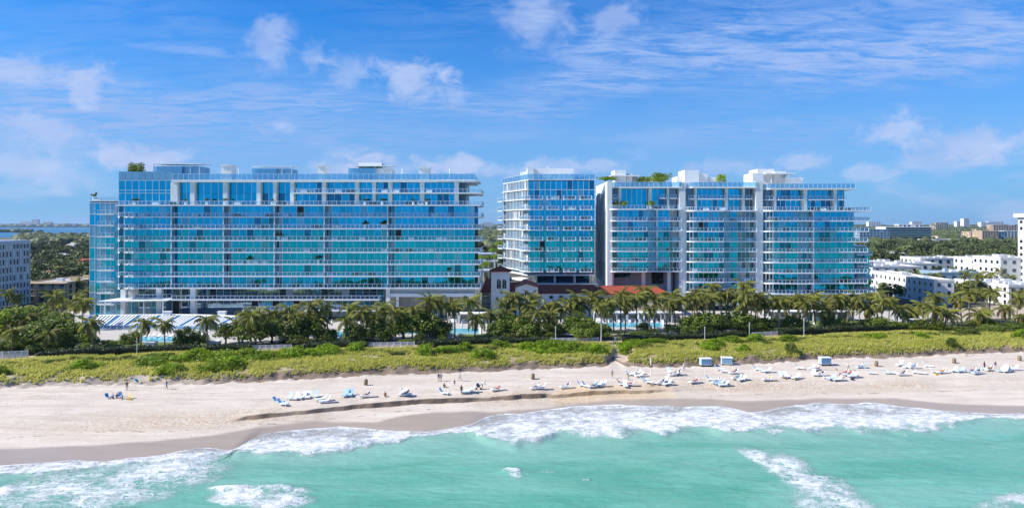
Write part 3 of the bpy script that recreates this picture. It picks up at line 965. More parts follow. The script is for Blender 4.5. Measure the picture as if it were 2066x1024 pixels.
POTLEAF = [leaf_ball('foliage', 220, .55, .55, .55, 1.15, .12, 40 + i, 'shrub_dark', 8) for i in range(2)]
def potted(x, y, z, s, label, group):
    r = empty('potted_plant', (x, y, z), label, 'plant', group)
    r.scale = (s, s, s)
    put('pot', POT, parent=r)
    put('foliage', random.choice(POTLEAF), rot=(0, 0, random.uniform(0, 6)), parent=r)
def _sofa():
    b = MB(); b.box(-.9, -.4, .0, .9, .4, .38); f = b.mesh('seat', 'lounger_white')
    b = MB(); b.box(-.9, .28, .385, .9, .5, .85); b.box(-.95, -.4, .385, -.75, .277, .6); b.box(.75, -.4, .385, .95, .277, .6)
    return f, b.mesh('backrest', 'lounger_pale')
SOFA = _sofa()
SOFAD = tuple(m_.copy() for m_ in SOFA)
for m_ in SOFAD: m_.materials[0] = MT['rattan']
def sofa(x, y, z, rz, label, group):
    S_ = SOFAD if label.startswith('dark') else SOFA
    r = empty('balcony_sofa', (x, y, z), label, 'sofa', group, rz)
    put('seat', S_[0], parent=r); put('backrest', S_[1], parent=r)
def _table():
    b = MB(); b.box(-.6, -.45, .70, .6, .45, .75); t = b.mesh('tabletop', 'white')
    b = MB(); b.box(-.04, -.04, 0, .04, .04, .70); return t, b.mesh('leg', 'metal')
TABLE = _table()
def table(x, y, z, label, group):
    r = empty('balcony_table', (x, y, z), label, 'table', group, random.uniform(-.2, .2))
    put('tabletop', TABLE[0], parent=r)
    for a in (-.5, .5):
        for c in (-.36, .36):
            put('leg', TABLE[1], (a, c, 0), parent=r)
def furnish(x0, x1, y, z, n, where, group):
    for i in range(n):
        x = random.uniform(x0, x1)
        if random.random() < 0.62: sofa(x, y, z, random.choice([0, 0, math.pi]), random.choice(['white sofa on %s', 'white sofa on %s', 'dark rattan sofa on %s']) % where, group)
        else: table(x, y, z, 'white table on %s' % where, group)

# ================================================================== building A: the long glass slab
DA = 204.0
XA = lambda px: PX(px, DA)
ZA = lambda py: PZ(py, DA)
A = Bld('glass_apartment_building', (XA(600), 215, 3.0), 'long blue glass apartment block with white balcony bands and rooftop pavilions', 'building')
YG = 206.0                     # glass plane
ybk = 227.0
slabs = [413, 436.6, 460.2, 484, 507.8, 531.8, 556, 580]
zs = [ZA(p) for p in slabs]
zroof = ZA(362)
xl, xr = XA(232), XA(957)
b = MB(); b.box(xl + .2, YG + .12, ZA(580) - .3, xr - .2, ybk, zs[0] - .02)
b.box(XA(350), YG + 1.62, zs[0] - .02, XA(938), ybk - 2, zroof - .5)
b.box(xl + .2, YG + .13, zs[0] + .001, XA(346), ybk - .4, ZA(350))
b.box(XA(350), YG + 3.4, 2.6, XA(768), ybk - .5, ZA(580) - .32)
b.build('core', 'core', A.root)
mul = MB()
fA = Fac((xl, YG), (xr, YG))
uu = lambda px: XA(px) - xl
fins = [345, 450, 553, 654, 782]
edges = [243] + fins + [957]
for k in range(7):
    z1, z0 = zs[k] - .34, zs[k + 1] + .02
    for j in range(len(edges) - 1):
        a, c = uu(edges[j]), uu(edges[j + 1])
        if j == 0:
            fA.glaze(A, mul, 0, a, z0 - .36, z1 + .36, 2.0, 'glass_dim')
        if j >= 1 and j != 1:
            fA.glaze(A, mul, a + .15, a + 1.8, z0, z1, .85, 'pale_glass', v=-.05, alt='glass_dim', palt=.5)
            a += 1.8
        fA.glaze(A, mul, a + .12, c - .12, z0, z1, 2.05, 'glass', alt=('glass_dim', 'glass_light', 'glass_light'), palt=0.13, door=0.009, mw=.10)
mul.build('mullions', 'metal', A.root, kind='stuff')
for px in fins:                                      # party walls standing out between the flats
    b = MB(); x = XA(px)
    b.box(x - .14, YG - 1.75, ZA(580) + .01, x + .14, YG + .05, zs[0] - .35)
    b.build('party_wall', 'party', A.root)
    b = MB(); b.box(x - .13, YG - 1.95, ZA(580) + .01, x + .13, YG - 1.751, zs[0] - .35); b.build('party_wall_edge', 'slab', A.root)
# penthouse level, two storeys, set back
zmid = ZA(388)
fP = Fac((XA(352), YG + 1.5), (XA(936), YG + 1.5))
mul = MB()
cols = [(345, 2.1), (382, 1.3), (449, 1.3), (517, 1.2), (550, 1.0), (585, 1.1), (650, 1.2), (717, 1.2), (752, 1.0), (785, 1.2), (850, 1.3), (920, 1.3)]
for j in range(len(cols) - 1):
    a = XA(cols[j][0]) + .6 - XA(352); c = XA(cols[j + 1][0]) - .5 - XA(352)
    a = max(a, 0.0)
    if cols[j][0] < 585:
        fP.glaze(A, mul, a, c, zs[0] + .02, zmid - .2, 2.0, 'glass', alt='glass_dim', palt=.2)
        fP.glaze(A, mul, a, c, zmid - .15, zroof - .75, 2.0, 'glass', alt='glass_dim', palt=.08)
    else:
        fP.glaze(A, mul, a, c, zs[0] + .02, zmid - .4, 2.0, 'glass', alt='glass_dim', palt=.3, door=.05)
        fP.glaze(A, mul, a, c, zmid + .02, zroof - .75, 2.0, 'glass', alt='glass_dim', palt=.12)
for px, w in cols:
    b = MB(); b.box(XA(px) - w / 2, YG - .2, zs[0] + .01, XA(px) + w / 2, YG + 1.2, zroof - .71)
    b.build('pier', 'white', A.root)
# corner glass tower above the band
fC = Fac((xl, YG), (XA(342), YG))
fC.glaze(A, mul, .02, XA(342) - xl, zs[0] + .02, zmid - .2, 2.15, 'glass')
fC.glaze(A, mul, .02, XA(342) - xl, zmid - .15, ZA(363), 2.15, 'glass')
fC.glaze(A, None, .02, XA(342) - xl, ZA(363) + .1, ZA(345), 2.15, 'pale_glass', v=.05)
for zz in (zmid - .12, ZA(383), ZA(363)):
    mul.box(xl, YG - .14, zz - .05, XA(342), YG - .02, zz + .06)
mul.build('mullions', 'metal', A.root, kind='stuff')
b = MB(); b.box(XA(342), YG - .8, zroof - .7, XA(958), ybk - 1, zroof + .05)
b.box(XA(880), YG - .9, zroof - .45, XA(966), ybk - 6, zroof - .2)
roof = b.build('roof', 'slab', A.root)
railing(roof, [(XA(344), YG - .6), (XA(957), YG - .6), (XA(957), ybk - 3)], zroof + .05, 1.75, 1.6, glass='roof_glass')
# balconies
for k, zt in enumerate(zs):
    x0 = XA(243)
    xo = XA(972) if k < 4 else XA(970)
    y0 = 203.9 if k else 203.2
    poly = [(x0, y0), (xo - .5, y0), (xo, y0 + .5), (xo, 222), (xr - .3, 222), (xr - .3, YG + .1), (x0, YG + .1)]
    if k == 0: poly[0] = (XA(236), y0); poly[-1] = (XA(236), YG + .1)
    balcony(A, poly, zt, .36, [(x0 + .1, YG - .1), (x0 + .1, y0 + .12), (xo - .12, y0 + .12), (xo - .12, 220)])
    if k < 7:
        furnish(XA(260), XA(945), 205.2, zt, 13, 'the %s balcony level down of the long glass block' % ORD[k], 'furniture on the long glass block')
xo = XA(971)
balcony(A, [(XA(586), 204.2), (xo, 204.2), (xo, 222), (XA(936), 222), (XA(936), YG + 1.4), (XA(586), YG + 1.4)], zmid, .38,
        [(XA(588), 204.32), (xo - .12, 204.32), (xo - .12, 221)])
furnish(XA(600), XA(930), 205.3, zmid, 10, 'the upper penthouse storey of the long glass block', 'penthouse furniture')
for px in (452, 547, 372, 268, 415, 735, 860, 833, 770):
    potted(XA(px), 204.9, zs[0], 1.25, 'bushy potted plant on the terrace under the penthouse of the long glass block', 'terrace plants of the long glass block')
for px, k in ((735, 2), (775, 2), (770, 2), (500, 5), (640, 5), (905, 6), (560, 3)):
    potted(XA(px), 204.9, zs[k], 1.5, 'dark potted bush on the %s balcony level down of the long glass block' % ORD[k], 'balcony bushes of the long glass block')
# bright corner bays: short deep balconies on the left
for k in range(1, 8):
    poly = arc(XA(247), 203.6, 1.0, 270, 180, 4)[::-1] + [(XA(243) - .35, YG + .12), (XA(274), YG + .12), (XA(274), 202.6)]
    balcony(A, poly, zs[k] + .04, .42, [(XA(240.8), 205.6)] + arc(XA(247), 203.6, .93, 180, 270, 4) + [(XA(274) - .1, 202.68), (XA(274) - .1, 203.8)], 'corner_balcony', 'white')
# lower storeys
fL = Fac((XA(350), YG + 3.2), (XA(768), YG + 3.2))
mul = MB()
z603, z625 = ZA(603.5), ZA(625)
fL.glaze(A, mul, 0, fL.L, z603 + .02, ZA(580) - .4, 2.1, 'glass_low', alt=('glass_grey', 'glass_light', 'curtain'), palt=.4)
fL.glaze(A, mul, 0, fL.L, z625 + .02, z603 - .35, 2.1, 'glass_low', alt=('open', 'glass_light', 'glass_light'), palt=.35)
fL.glaze(A, mul, XA(566) - XA(350), fL.L, 3.05, z625 - .35, 2.1, 'glass_grey', alt='open', palt=.3)
mul.build('mullions', 'metal', A.root, kind='stuff')
balcony(A, [(XA(346), 203.6), (XA(764), 203.6), (XA(766), 204.2), (XA(766), YG + 3.1), (XA(346), YG + 3.1)], z603, .32, [(XA(348), 203.72), (XA(764), 203.72), (XA(765.4), 206)])
balcony(A, [(XA(490), 203.4), (XA(764), 203.4), (XA(766), 204.0), (XA(766), YG + 3.1), (XA(490), YG + 3.1)], z625, .36, [(XA(492), 203.52), (XA(764), 203.52), (XA(765.4), 206)])
for px in (245, 317, 386):
    b = MB(); b.box(XA(px) - .75, YG - 1.2, 2.9, XA(px) + .75, YG + .3, ZA(580) - .33); b.build('column', 'white', A.root)
for px in (533, 653, 590, 715):
    b = MB(); b.tube([(XA(px), YG + .6, 2.9), (XA(px), YG + .6, z625 - .36)], .5, 12); b.build('column', 'white', A.root, smooth=True)
b = MB(); b.box(XA(778), YG - 1.6, 2.9, XA(786), YG + 6, ZA(580) - .335); b.build('end_wall', 'white', A.root)
# left lobby
b = MB(); b.box(XA(234), YG + 2.75, 2.9, XA(348), YG + 3.0, ZA(580) - .33); b.build('lobby_wall', 'core', A.root)
fLo = Fac((XA(235), YG + 2.6), (XA(347), YG + 2.6)); mlo = MB()
fLo.glaze(A, mlo, 0, fLo.L, z603 + .1, ZA(580) - .4, 2.0, 'glass_low', alt=('glass_light', 'curtain'), palt=.4)
fLo.glaze(A, mlo, 0, fLo.L, 3.0, z603 - .35, 2.0, 'glass_low', alt=('glass_light', 'open'), palt=.4)
mlo.build('mullions', 'metal', A.root, kind='stuff')
balcony(A, [(XA(250), 204.4), (XA(345), 204.4), (XA(345), YG + 2.5), (XA(250), YG + 2.5)], z603 + .35, .3, [(XA(251), 204.5), (XA(344), 204.5)])
b = MB(); b.prism([(XA(216), 199.5), (XA(300), 200.5), (XA(345), 201.5), (XA(345), YG + 2), (XA(226), YG + 2)], z603 - .3, z603); b.build('canopy', 'white', A.root)
b = MB()
for px in (222, 262, 300, 338): b.box(XA(px) - .12, 201.2, 2.9, XA(px) + .12, 201.44, z603 - .301)
b.build('canopy_posts', 'metal', A.root, kind='stuff')
# open loggia under the right hand end
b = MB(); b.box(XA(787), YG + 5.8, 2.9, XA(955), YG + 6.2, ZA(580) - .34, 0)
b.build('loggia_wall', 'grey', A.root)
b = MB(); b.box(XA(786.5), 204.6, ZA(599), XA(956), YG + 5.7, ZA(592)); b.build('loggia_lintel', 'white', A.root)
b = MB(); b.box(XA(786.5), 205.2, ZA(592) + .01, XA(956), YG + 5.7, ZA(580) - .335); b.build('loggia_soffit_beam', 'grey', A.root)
b = MB()
for i in range(14):
    x = XA(794 + i * 11.5); b.box(x - .5, YG + 5.6, 3.1, x + .5, YG + 5.79, 6.1)
b.build('loggia_doors', 'window', A.root)
for px in (800, 880, 948):
    b = MB(); b.box(XA(px) - .4, YG - .6, 2.9, XA(px) + .4, YG + .2, ZA(599) - .01); b.build('column', 'white', A.root)
# right end wall glass
fR = Fac((xr, YG + .1), (xr, ybk))
for k in range(7):
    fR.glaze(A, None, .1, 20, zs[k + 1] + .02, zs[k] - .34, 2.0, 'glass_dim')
# roof pavilions
def pavilion(bld, pxa, pxb, pyt, D, d=7.0, white=False, slope=0.4):
    x0, x1 = PX(pxa, D), PX(pxb, D); zt = PZ(pyt, D); zb = zroof + .05
    b = MB(); b.box(x0 + .6, D + .6, zb, x1 - .6, D + d, zt - 1.2); w = b.build('pavilion_room', 'stucco' if white else 'pale_glass', bld.root)
    b = MB(); b.add([(x0, D - .5, zt - .1 - slope), (x1, D - .5, zt - .1 - slope), (x1, D + d + 1, zt), (x0, D + d + 1, zt), (x0, D - .5, zt - .35 - slope), (x1, D - .5, zt - .35 - slope), (x1, D + d + 1, zt - .25), (x0, D + d + 1, zt - .25)],
                    [(0, 1, 2, 3), (7, 6, 5, 4), (0, 4, 5, 1), (1, 5, 6, 2), (2, 6, 7, 3), (3, 7, 4, 0)])
    b.build('pavilion_roof', 'white' if white else 'slab', bld.root)
    b = MB()
    n = max(2, int((x1 - x0) / 2.5))
    for i in range(n + 1):
        x = x0 + .15 + (x1 - x0 - .3) * i / n
        b.box(x - .07, D - .3, zb, x + .07, D - .16, zt - .36 - slope)
    b.build('pavilion_posts', 'metal', bld.root)
    b = MB(); b.box(x0 + .1, D - .45, zb, x0 + (x1 - x0) * .62, D - .40, zt - .9 - slope); b.build('pavilion_glass', 'roof_glass', bld.root)
pavilion(A, 310, 404, 327, 211, 8)
pavilion(A, 509, 590, 332, 211, 7)
pavilion(A, 703, 792, 331, 211, 7, True)
b = MB(); b.box(PX(724, 216), 216, zroof, PX(770, 216), 222, PZ(328, 216)); b.build('lift_overrun', 'white', A.root)
for (a, c, t) in ((446, 466, 334), (641, 655, 335), (845, 866, 339)):
    b = MB(); b.box(PX(a, 212), 212, zroof, PX(c, 212), 216, PZ(t, 212)); b.box(PX(a, 212) - .25, 211.7, PZ(t, 212) + .01, PX(c, 212) + .25, 216.3, PZ(t, 212) + .25)
    b.build('rooftop_plant_box', 'stucco', A.root)
for px in (482, 812, 908):
    b = MB(); b.tube([(PX(px, 210), 210, zroof), (PX(px, 210), 210, PZ(339, 210))], .22, 8); b.build('flue', 'metal', A.root)
# recessed wing on the left
DW = 216.0
xw0, xw1 = PX(181, DW), xl + .25
fW = Fac((xw0, DW), (xw1, DW))
b = MB(); b.box(xw0 + .1, DW + .1, 2.9, xw1, 232, PZ(406, DW)); b.build('wing_core', 'core', A.root)
mul = MB()
for k in range(10):
    zt = PZ(409 + 22.6 * k, DW)
    zb = PZ(409 + 22.6 * (k + 1), DW)
    fW.glaze(A, mul, .05, fW.L - .05, zb + .12, zt - .12, 1.75, 'glass_light', alt=('pale_glass', 'glass'), palt=.6)
    mul.box(xw0, DW - .14, zt - .10, xw1, DW - .02, zt + .10)
    if k > 0:
        c0 = PX(197, DW - 1.5)
        balcony(A, [(c0, DW - 1.7), (PX(236, DW), DW - 1.7), (PX(236, DW), DW), (c0, DW)], zt + .12, .40,
                [(c0 + .08, DW - .2), (c0 + .08, DW - 1.6), (PX(236, DW), DW - 1.6)], 'corner_balcony', 'white')
mul.build('mullions', 'metal', A.root, kind='stuff')
b = MB(); b.box(xw0 - .2, DW - .2, PZ(406, DW), xw1, 232.2, PZ(404, DW)); o = b.build('wing_roof', 'slab', A.root)
railing(o, [(xw0, DW - .05), (xw1 - .5, DW - .05)], PZ(404, DW), 1.0)
potted(PX(190, 218), 218, PZ(404, DW), 1.7, 'spiky plant at the roof edge of the low left wing', None)
sofa(PX(197, 217.5), 217.5, PZ(404, DW), 0, 'pale sofa on the roof of the low left wing', None)
A.finish()

# ================================================================== building B: the hotel tower
DB = 235.0
XB = lambda px: PX(px, DB)
ZB = lambda py: PZ(py, DB)
Bt = Bld('glass_hotel_tower', (XB(1120), 246, 3.0), 'square blue glass tower with stubby balconies and a sunlit pale side', 'building')
pFL = (XB(1066), DB); pFR = (XB(1200), DB); pBR = (XB(1200) - 9.0, 262.0); pBL = (PX(1015, 258), 258.0)  # unseen back right corner drawn in so light reaches the next block
zt, zb = ZB(362), ZB(553)
def shrink(poly, d):
    c = Vector((sum(p[0] for p in poly) / len(poly), sum(p[1] for p in poly) / len(poly)))
    return [tuple(Vector(p) + (c - Vector(p)).normalized() * d) for p in poly]
base = [pFL, pFR, pBR, pBL]
b = MB(); b.prism(shrink(base, .3), zb, zt - .2); b.build('core', 'core', Bt.root)
fF = Fac(pFL, pFR); fS = Fac(pBL, pFL)
mul = MB(); sid = MB()
fl = [382, 401.5, 422, 442.5, 463, 484, 505, 526, 547]
zf = [ZB(p) for p in fl]
bays = [(1068, 1096), (1103, 1128), (1136, 1162), (1169, 1194)]
ztops = [zt - .3] + [z for z in zf]
for k in range(len(zf)):
    z1 = ztops[k] - .22; z0 = zf[k] + .02
    fF.glaze(Bt, mul, .1, fF.L - .1, z0, z1, 1.9, 'glass', alt=('glass_dim', 'glass_light'), palt=.12, door=.015)
    if k:
        for j, (a, c) in enumerate(bays):
            x0, x1 = XB(a), XB(c)
            balcony(Bt, [(x0 + .25, DB - 1.55), (x1 - .25, DB - 1.55), (x1, DB - 1.3), (x1, DB + .05), (x0, DB + .05), (x0, DB - 1.3)], zf[k], .28,
                    [(x0 + .07, DB - .15), (x0 + .07, DB - 1.32), (x0 + .3, DB - 1.48), (x1 - .3, DB - 1.48), (x1 - .07, DB - 1.32), (x1 - .07, DB - .15)])
            if random.random() < .6: furnish(x0 + 1.2, x1 - 1.2, DB - .75, zf[k], 1, 'the %s row down of stubby balconies on the square tower' % ORD[k - 1], 'furniture on the square tower')
    fF_z = zf[k]
    mul.box(pFL[0], DB - .10, zf[k] - .2, pFR[0], DB - .02, zf[k])
    # sunlit side: white bands, narrow windows
    fS.glaze(Bt, None, 1.0, fS.L - .4, z0 + .1, z1 - .05, 1.55, 'glass_light', alt=('curtain', 'glass_grey', 'pale_glass'), palt=.45, v=-.15)
    for i in range(17):
        sid.obox(fS.pt(1.0 + (fS.L - 1.4) * i / 16, .0), fS.ang, .20, .30, z0 - .2, z1 + .2)
    c = fS.pt(fS.L / 2, .14); sid.obox(c, fS.ang, fS.L, .5, zf[k] - .16, zf[k] + .12)
    if k:
        # balcony at the far corner of the pale side and a pale nose at the near corner
        q = [fS.pt(-2.2, 1.4), fS.pt(2.6, 1.4), fS.pt(2.6, .2), fS.pt(-2.2, -.6)]
        balcony(Bt, q, zf[k] + .02, .3, [q[3], q[0], q[1], q[2]], 'corner_balcony', 'white')
        q = [fS.pt(fS.L - 4.6, .25), fS.pt(fS.L - 4.6, 1.5), fS.pt(fS.L + .2, 1.5), (pFL[0] + .4, DB - 1.35), (pFL[0] + .4, DB)]
        balcony(Bt, q, zf[k] + .03, .3, [q[0], q[1], q[2], q[3]], 'corner_balcony', 'white')
mul.build('mullions', 'metal', Bt.root, kind='stuff')
sid.build('side_frame', 'white', Bt.root, kind='stuff')
b = MB(); b.prism(base, zt - .25, zt); rf = b.build('roof', 'slab', Bt.root)
railing(rf, [pBL, pFL, pFR, pBR], zt, 1.9, 1.7, glass='roof_glass')
b = MB(); b.prism([(pFL[0] - .3, pFL[1] - .2), (pFR[0], pFR[1] - .2), pBR, (pBL[0] - .3, pBL[1])], zb - .5, zb - .001); b.build('base_slab', 'slab', Bt.root)
b = MB(); b.box(PX(1077, 246), 246, zt, PX(1157, 246), 257, PZ(339, 246)); b.box(PX(1064, 244), 243.4, zt, PX(1076.5, 244), 256, PZ(337, 244)); b.box(PX(1050, 250), 250, zt, PX(1063, 250), 256, PZ(346, 250))
b.box(PX(1100, 245), 245.2, zt, PX(1110, 245), 245.98, PZ(356, 245))
b.build('plant_room', 'white', Bt.root)
b = MB()
for px in (1102, 1106): b.tube([(PX(px, 248), 248, PZ(341, 246)), (PX(px, 248), 248, PZ(336, 248))], .12, 6)
b.build('flues', 'metal', Bt.root)
# recessed storeys under the tower
b = MB(); b.box(XB(1086), DB + 4.5, 2.9, XB(1192), 250, zb - .51); b.build('recessed_wall', 'glass_dim', Bt.root)
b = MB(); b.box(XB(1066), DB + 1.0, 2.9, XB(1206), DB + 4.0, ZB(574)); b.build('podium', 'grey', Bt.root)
b = MB(); b.prism([(XB(1070), DB + .5), (XB(1206), DB + .5), (XB(1206), DB + 4.2), (XB(1070), DB + 4.2)], ZB(574) + .01, ZB(572)); b.build('podium_coping', 'slab', Bt.root)
b = MB(); b.prism([fS.pt(fS.L - 8, 3.0), fS.pt(fS.L + 1, 2.6), (XB(1075), DB + 4.4), fS.pt(fS.L - 8, -2)], ZB(566), ZB(562)); b.build('entrance_canopy', 'white', Bt.root)
for px in (1080, 1120, 1160, 1196):
    b = MB(); b.tube([(XB(px), DB + 2.2, ZB(572)), (XB(px), DB + 2.2, zb - .5)], .4, 10); b.build('column', 'white', Bt.root, smooth=True)
Bt.finish()

# ================================================================== buildings C: three residential blocks in a row
DC = 231.0
XC = lambda px: PX(px, DC)
ZC = lambda py: PZ(py, DC)
def cblock(name, label, px0, px1, slab_py, bays, roof_py, pxr_ext=0, left_round=True, bottom_py=None, d=30.0, pent=None, pier=None, fur=4, where=''):
    bl = Bld(name, (XC((px0 + px1) / 2), DC + 12, 3.0), label, 'building')
    zs_ = [ZC(p) for p in slab_py]
    zr = ZC(roof_py)
    x0, x1 = XC(px0), XC(px1)
    b = MB(); b.box(x0 + .3, DC + 1.75, zs_[-1] - .3, x1 - .3, DC + d, zs_[0] - .03)
    b.box(x0 + 1.2, DC + 3.1, zs_[0] - .03, x1 - 2.5, DC + d - 3, zr - .45); b.build('core', 'core', bl.root)
    f = Fac((x0, DC + 1.2), (x1, DC + 1.2))
    u = lambda px: XC(px) - x0
    mul = MB(); wf = MB()
    for k in range(len(zs_) - 1):
        z1, z0 = zs_[k] - .30, zs_[k + 1] + .02
        for (a, c, kind) in bays:
            if kind == 'glass': f.glaze(bl, mul, u(a) + .05, u(c) - .05, z0, z1, 1.9, 'glass', alt=('glass_dim', 'glass_light'), palt=.2, door=.01, mw=.1)
            elif kind == 'recess': f.glaze(bl, mul, u(a) + .05, u(c) - .05, z0, z1, 1.6, 'glass_grey', v=-.5, alt='glass_dim', palt=.5)
            elif kind == 'pale': f.glaze(bl, mul, u(a) + .05, u(c) - .05, z0, z1, 1.7, 'pale_glass', v=-.1, alt='glass_dim', palt=.2)
            elif kind == 'clear':
                f.glaze(bl, mul, u(a) + .05, u(c) - .05, z0, z1, 1.3, 'glass_grey', v=-.3, alt='curtain', palt=.30, mw=.14)
            elif kind == 'framed':
                f.glaze(bl, None, u(a) + .1, u(c) - .1, z0, z1, 1.15, 'glass_grey', v=-.2, alt='glass_dim', palt=.5)
                n = max(2, round((u(c) - u(a)) / 1.15))
                for i in range(n + 1): wf.obox(f.pt(u(a) + (u(c) - u(a)) * i / n, .0), 0, .34, .3, z0, z1)
    if wf.v: wf.build('window_frames', 'white', bl.root, kind='stuff')
    for (a, c, kind) in bays:
        if kind == 'fin':
            b = MB(); b.box(XC(a) - .16, DC - .3, zs_[-1] + .01, XC(c) + .16, DC + 1.3, zs_[0] - .31); b.build('party_wall', 'slab', bl.root)
    # slabs with a round left corner and an optional overhang to the right
    for k, z in enumerate(zs_):
        yf = DC - .9 if k else DC - 1.3
        xa = x0 - .2
        xe = x1
        if pxr_ext: xe = XC(pxr_ext[min(k, len(pxr_ext) - 1)])
        r = 3.0 if left_round else .5
        yr = yf; yf = yf - 1.5                       # the left part of every block bellies out
        xm_ = x0 + (x1 - x0) * .56
        la = arc(xa + r, yf + r, r, 180, 270, 7) + [(xm_ - 1.5, yf)] + [(xm_ + 1.2 - 2.7 * math.cos(R(t)) , yr - 1.5 + 1.5 * math.sin(R(t))) for t in (30, 60, 90)]
        yl, yf = yf, yr
        ra = [(xe - .3, yf), (xe, yf + .3)]
        poly = la + ra + ([(xe, DC + 14), (x1 - .2, DC + 14), (x1 - .2, DC + 1.5)] if pxr_ext else [(xe, DC + 1.5)]) + [(xa, DC + 1.5)]
        ins = .1
        rail = [(xa + r + math.cos(R(t)) * (r - ins), yl + r + math.sin(R(t)) * (r - ins)) for t in np.linspace(180, 270, 8)]
        if k: rail = rail[4:]
        rail += [(p_[0], p_[1] + ins) for p_ in la[8:]]
        rail += [(xe - .35, yf + ins), (xe - ins, yf + .38)] + ([(xe - ins, DC + 13.8)] if pxr_ext else [(xe - ins, DC + 1.1)])
        balcony(bl, poly, z, .36 if k else .46, rail)
        if k < len(zs_) - 1:
            furnish(x0 + 2.5, x1 - 2, DC + .35, z, fur if k else 3, where % ORD[k], 'furniture on the three right hand blocks')
    mul.build('mullions', 'metal', bl.root, kind='stuff')
    # penthouse
    zm = (zs_[0] + zr) / 2 - .1
    fp = Fac((x0 + 1.0, DC + 2.6), (x1 - 2.2, DC + 2.6))
    mul = MB()
    for (a, c, kind) in pent:
        if kind == 'pier':
            b = MB(); b.box(XC(a), DC + .6, zs_[0] + .01, XC(c), DC + 2.9, zr - .46); b.build('pier', 'white', bl.root); continue
        ua, uc = XC(a) - x0 - 1.0, XC(c) - x0 - 1.0
        two = kind.endswith('2')
        mt = 'glass' if kind.startswith('glass') else 'glass_grey'
        if two:
            fp.glaze(bl, mul, ua, uc, zs_[0] + .02, zm - .2, 1.8, mt, alt='glass_dim', palt=.15)
            fp.glaze(bl, mul, ua, uc, zm + .1, zr - .46, 1.8, mt, alt='glass_dim', palt=.15)
            balcony(bl, [(XC(a) + .05, DC - .1), (XC(c) - .05, DC - .1), (XC(c) - .05, DC + 2.5), (XC(a) + .05, DC + 2.5)], zm + .08, .28,
                    [(XC(a) + .12, DC), (XC(c) - .12, DC)])
        else:
            fp.glaze(bl, mul, ua, uc, zs_[0] + .02, zr - .46, 1.8, mt, alt='glass_dim', palt=.1)
    mul.build('mullions', 'metal', bl.root, kind='stuff')
    xe = XC(pxr_ext[0]) - 5 if pxr_ext else x1
    la = arc(x0 + 2.4, DC - .6 + 2.4, 2.4, 180, 270, 7)
    b = MB(); b.prism(la + [(xe, DC - .6), (xe, DC + d - 2), (x0, DC + d - 2)], zr - .45, zr + .05); rf = b.build('roof', 'white', bl.root)
    railing(rf, [(x0 + 2.4 + math.cos(R(t)) * 2.3, DC + 1.8 + math.sin(R(t)) * 2.3) for t in np.linspace(200, 270, 6)] + [(xe - .2, DC - .5)], zr + .05, 1.55, 1.6, glass='roof_glass')
    if pier:
        for (a, c, ztop_py, yb, yl, zbot) in pier:
            b = MB(); b.box(XC(a), DC + yb, zbot, XC(c), DC + yl, ZC(ztop_py)); b.build('pier_wall', 'white', bl.root)
    return bl, zs_, zr, x0, x1

sp = lambda a, n, st=20.65: [a + st * i for i in range(n)]
C1, z1_, zr1, xa1, xb1 = cblock('glass_condominium', 'pale fronted glass block with planted roof beside the square tower, raised on a shaded base', 1228, 1376, [421] + sp(444.5, 6, 20.3),
    [(1235, 1247, 'recess'), (1247, 1310, 'glass'), (1310, 1325, 'pale'), (1325, 1326, 'fin'), (1327, 1352, 'glass'), (1352, 1374, 'clear')], 377,
    pent=[(1236, 1248, 'grey2'), (1249, 1254, 'pier'), (1256, 1308, 'glass'), (1310, 1316, 'pier'), (1318, 1330, 'glass'), (1331, 1345, 'glass2'), (1347, 1351, 'pier'), (1352, 1366, 'grey2')],
    pier=[(1224, 1234, 366, -1.2, 2.0, 3.0), (1370, 1382.5, 367, -.4, 12, 3.0)], where='the %s balcony level down of the block beside the square tower')
# its left side: tall glass strip and white head, and the shaded base below
fl1 = Fac((XC(1224), DC + 30), (XC(1224), DC + 2.05))
fm1 = MB()
for k in range(9):
    z1 = ZC(388) - k * 3.45; z0 = max(z1 - 3.35, 3.2)
    fl1.glaze(C1, fm1, 1, fl1.L - 3, z0, z1, 2.0, 'curtain', alt='glass_grey', palt=.45, mw=.4)
fm1.build('side_mullions', 'white', C1.root, kind='stuff')
b = MB(); b.box(XC(1224) + .12, DC + 2.06, 3, XC(1233), DC + 30.5, ZC(366)); b.build('side_wall', 'white', C1.root)
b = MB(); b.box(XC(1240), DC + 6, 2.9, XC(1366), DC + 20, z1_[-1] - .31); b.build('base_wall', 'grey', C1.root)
b = MB()
for (a, c, t, u_) in ((1245, 1278, 549, 562), (1322, 1346, 549, 575)): b.box(XC(a), DC + 5.8, ZC(u_), XC(c), DC + 5.98, ZC(t) - .3)
b.build('base_windows', 'window', C1.root)
for px in (1236, 1300, 1352):
    b = MB(); b.box(XC(px) - .6, DC + 1.5, 2.9, XC(px) + .6, DC + 2.7, z1_[-1] - .3); b.build('column', 'white', C1.root)
C2, z2_, zr2, xa2, xb2 = cblock('glass_condominium', 'middle glass block with round white corner slabs between its two neighbours', 1384, 1527, [424] + sp(445.3, 8, 20.3),
    [(1386, 1400, 'framed'), (1400, 1452, 'glass'), (1452, 1474, 'pale'), (1475, 1490, 'glass'), (1490, 1524, 'clear')], 377,
    pent=[(1388, 1402, 'grey2'), (1403, 1407, 'pier'), (1409, 1463, 'glass2'), (1465, 1470, 'pier'), (1472, 1498, 'glass2'), (1500, 1504, 'pier'), (1505, 1518, 'grey2')],
    pier=[(1524, 1538, 366, -.4, 12, 3.0)], where='the %s balcony level down of the middle block')
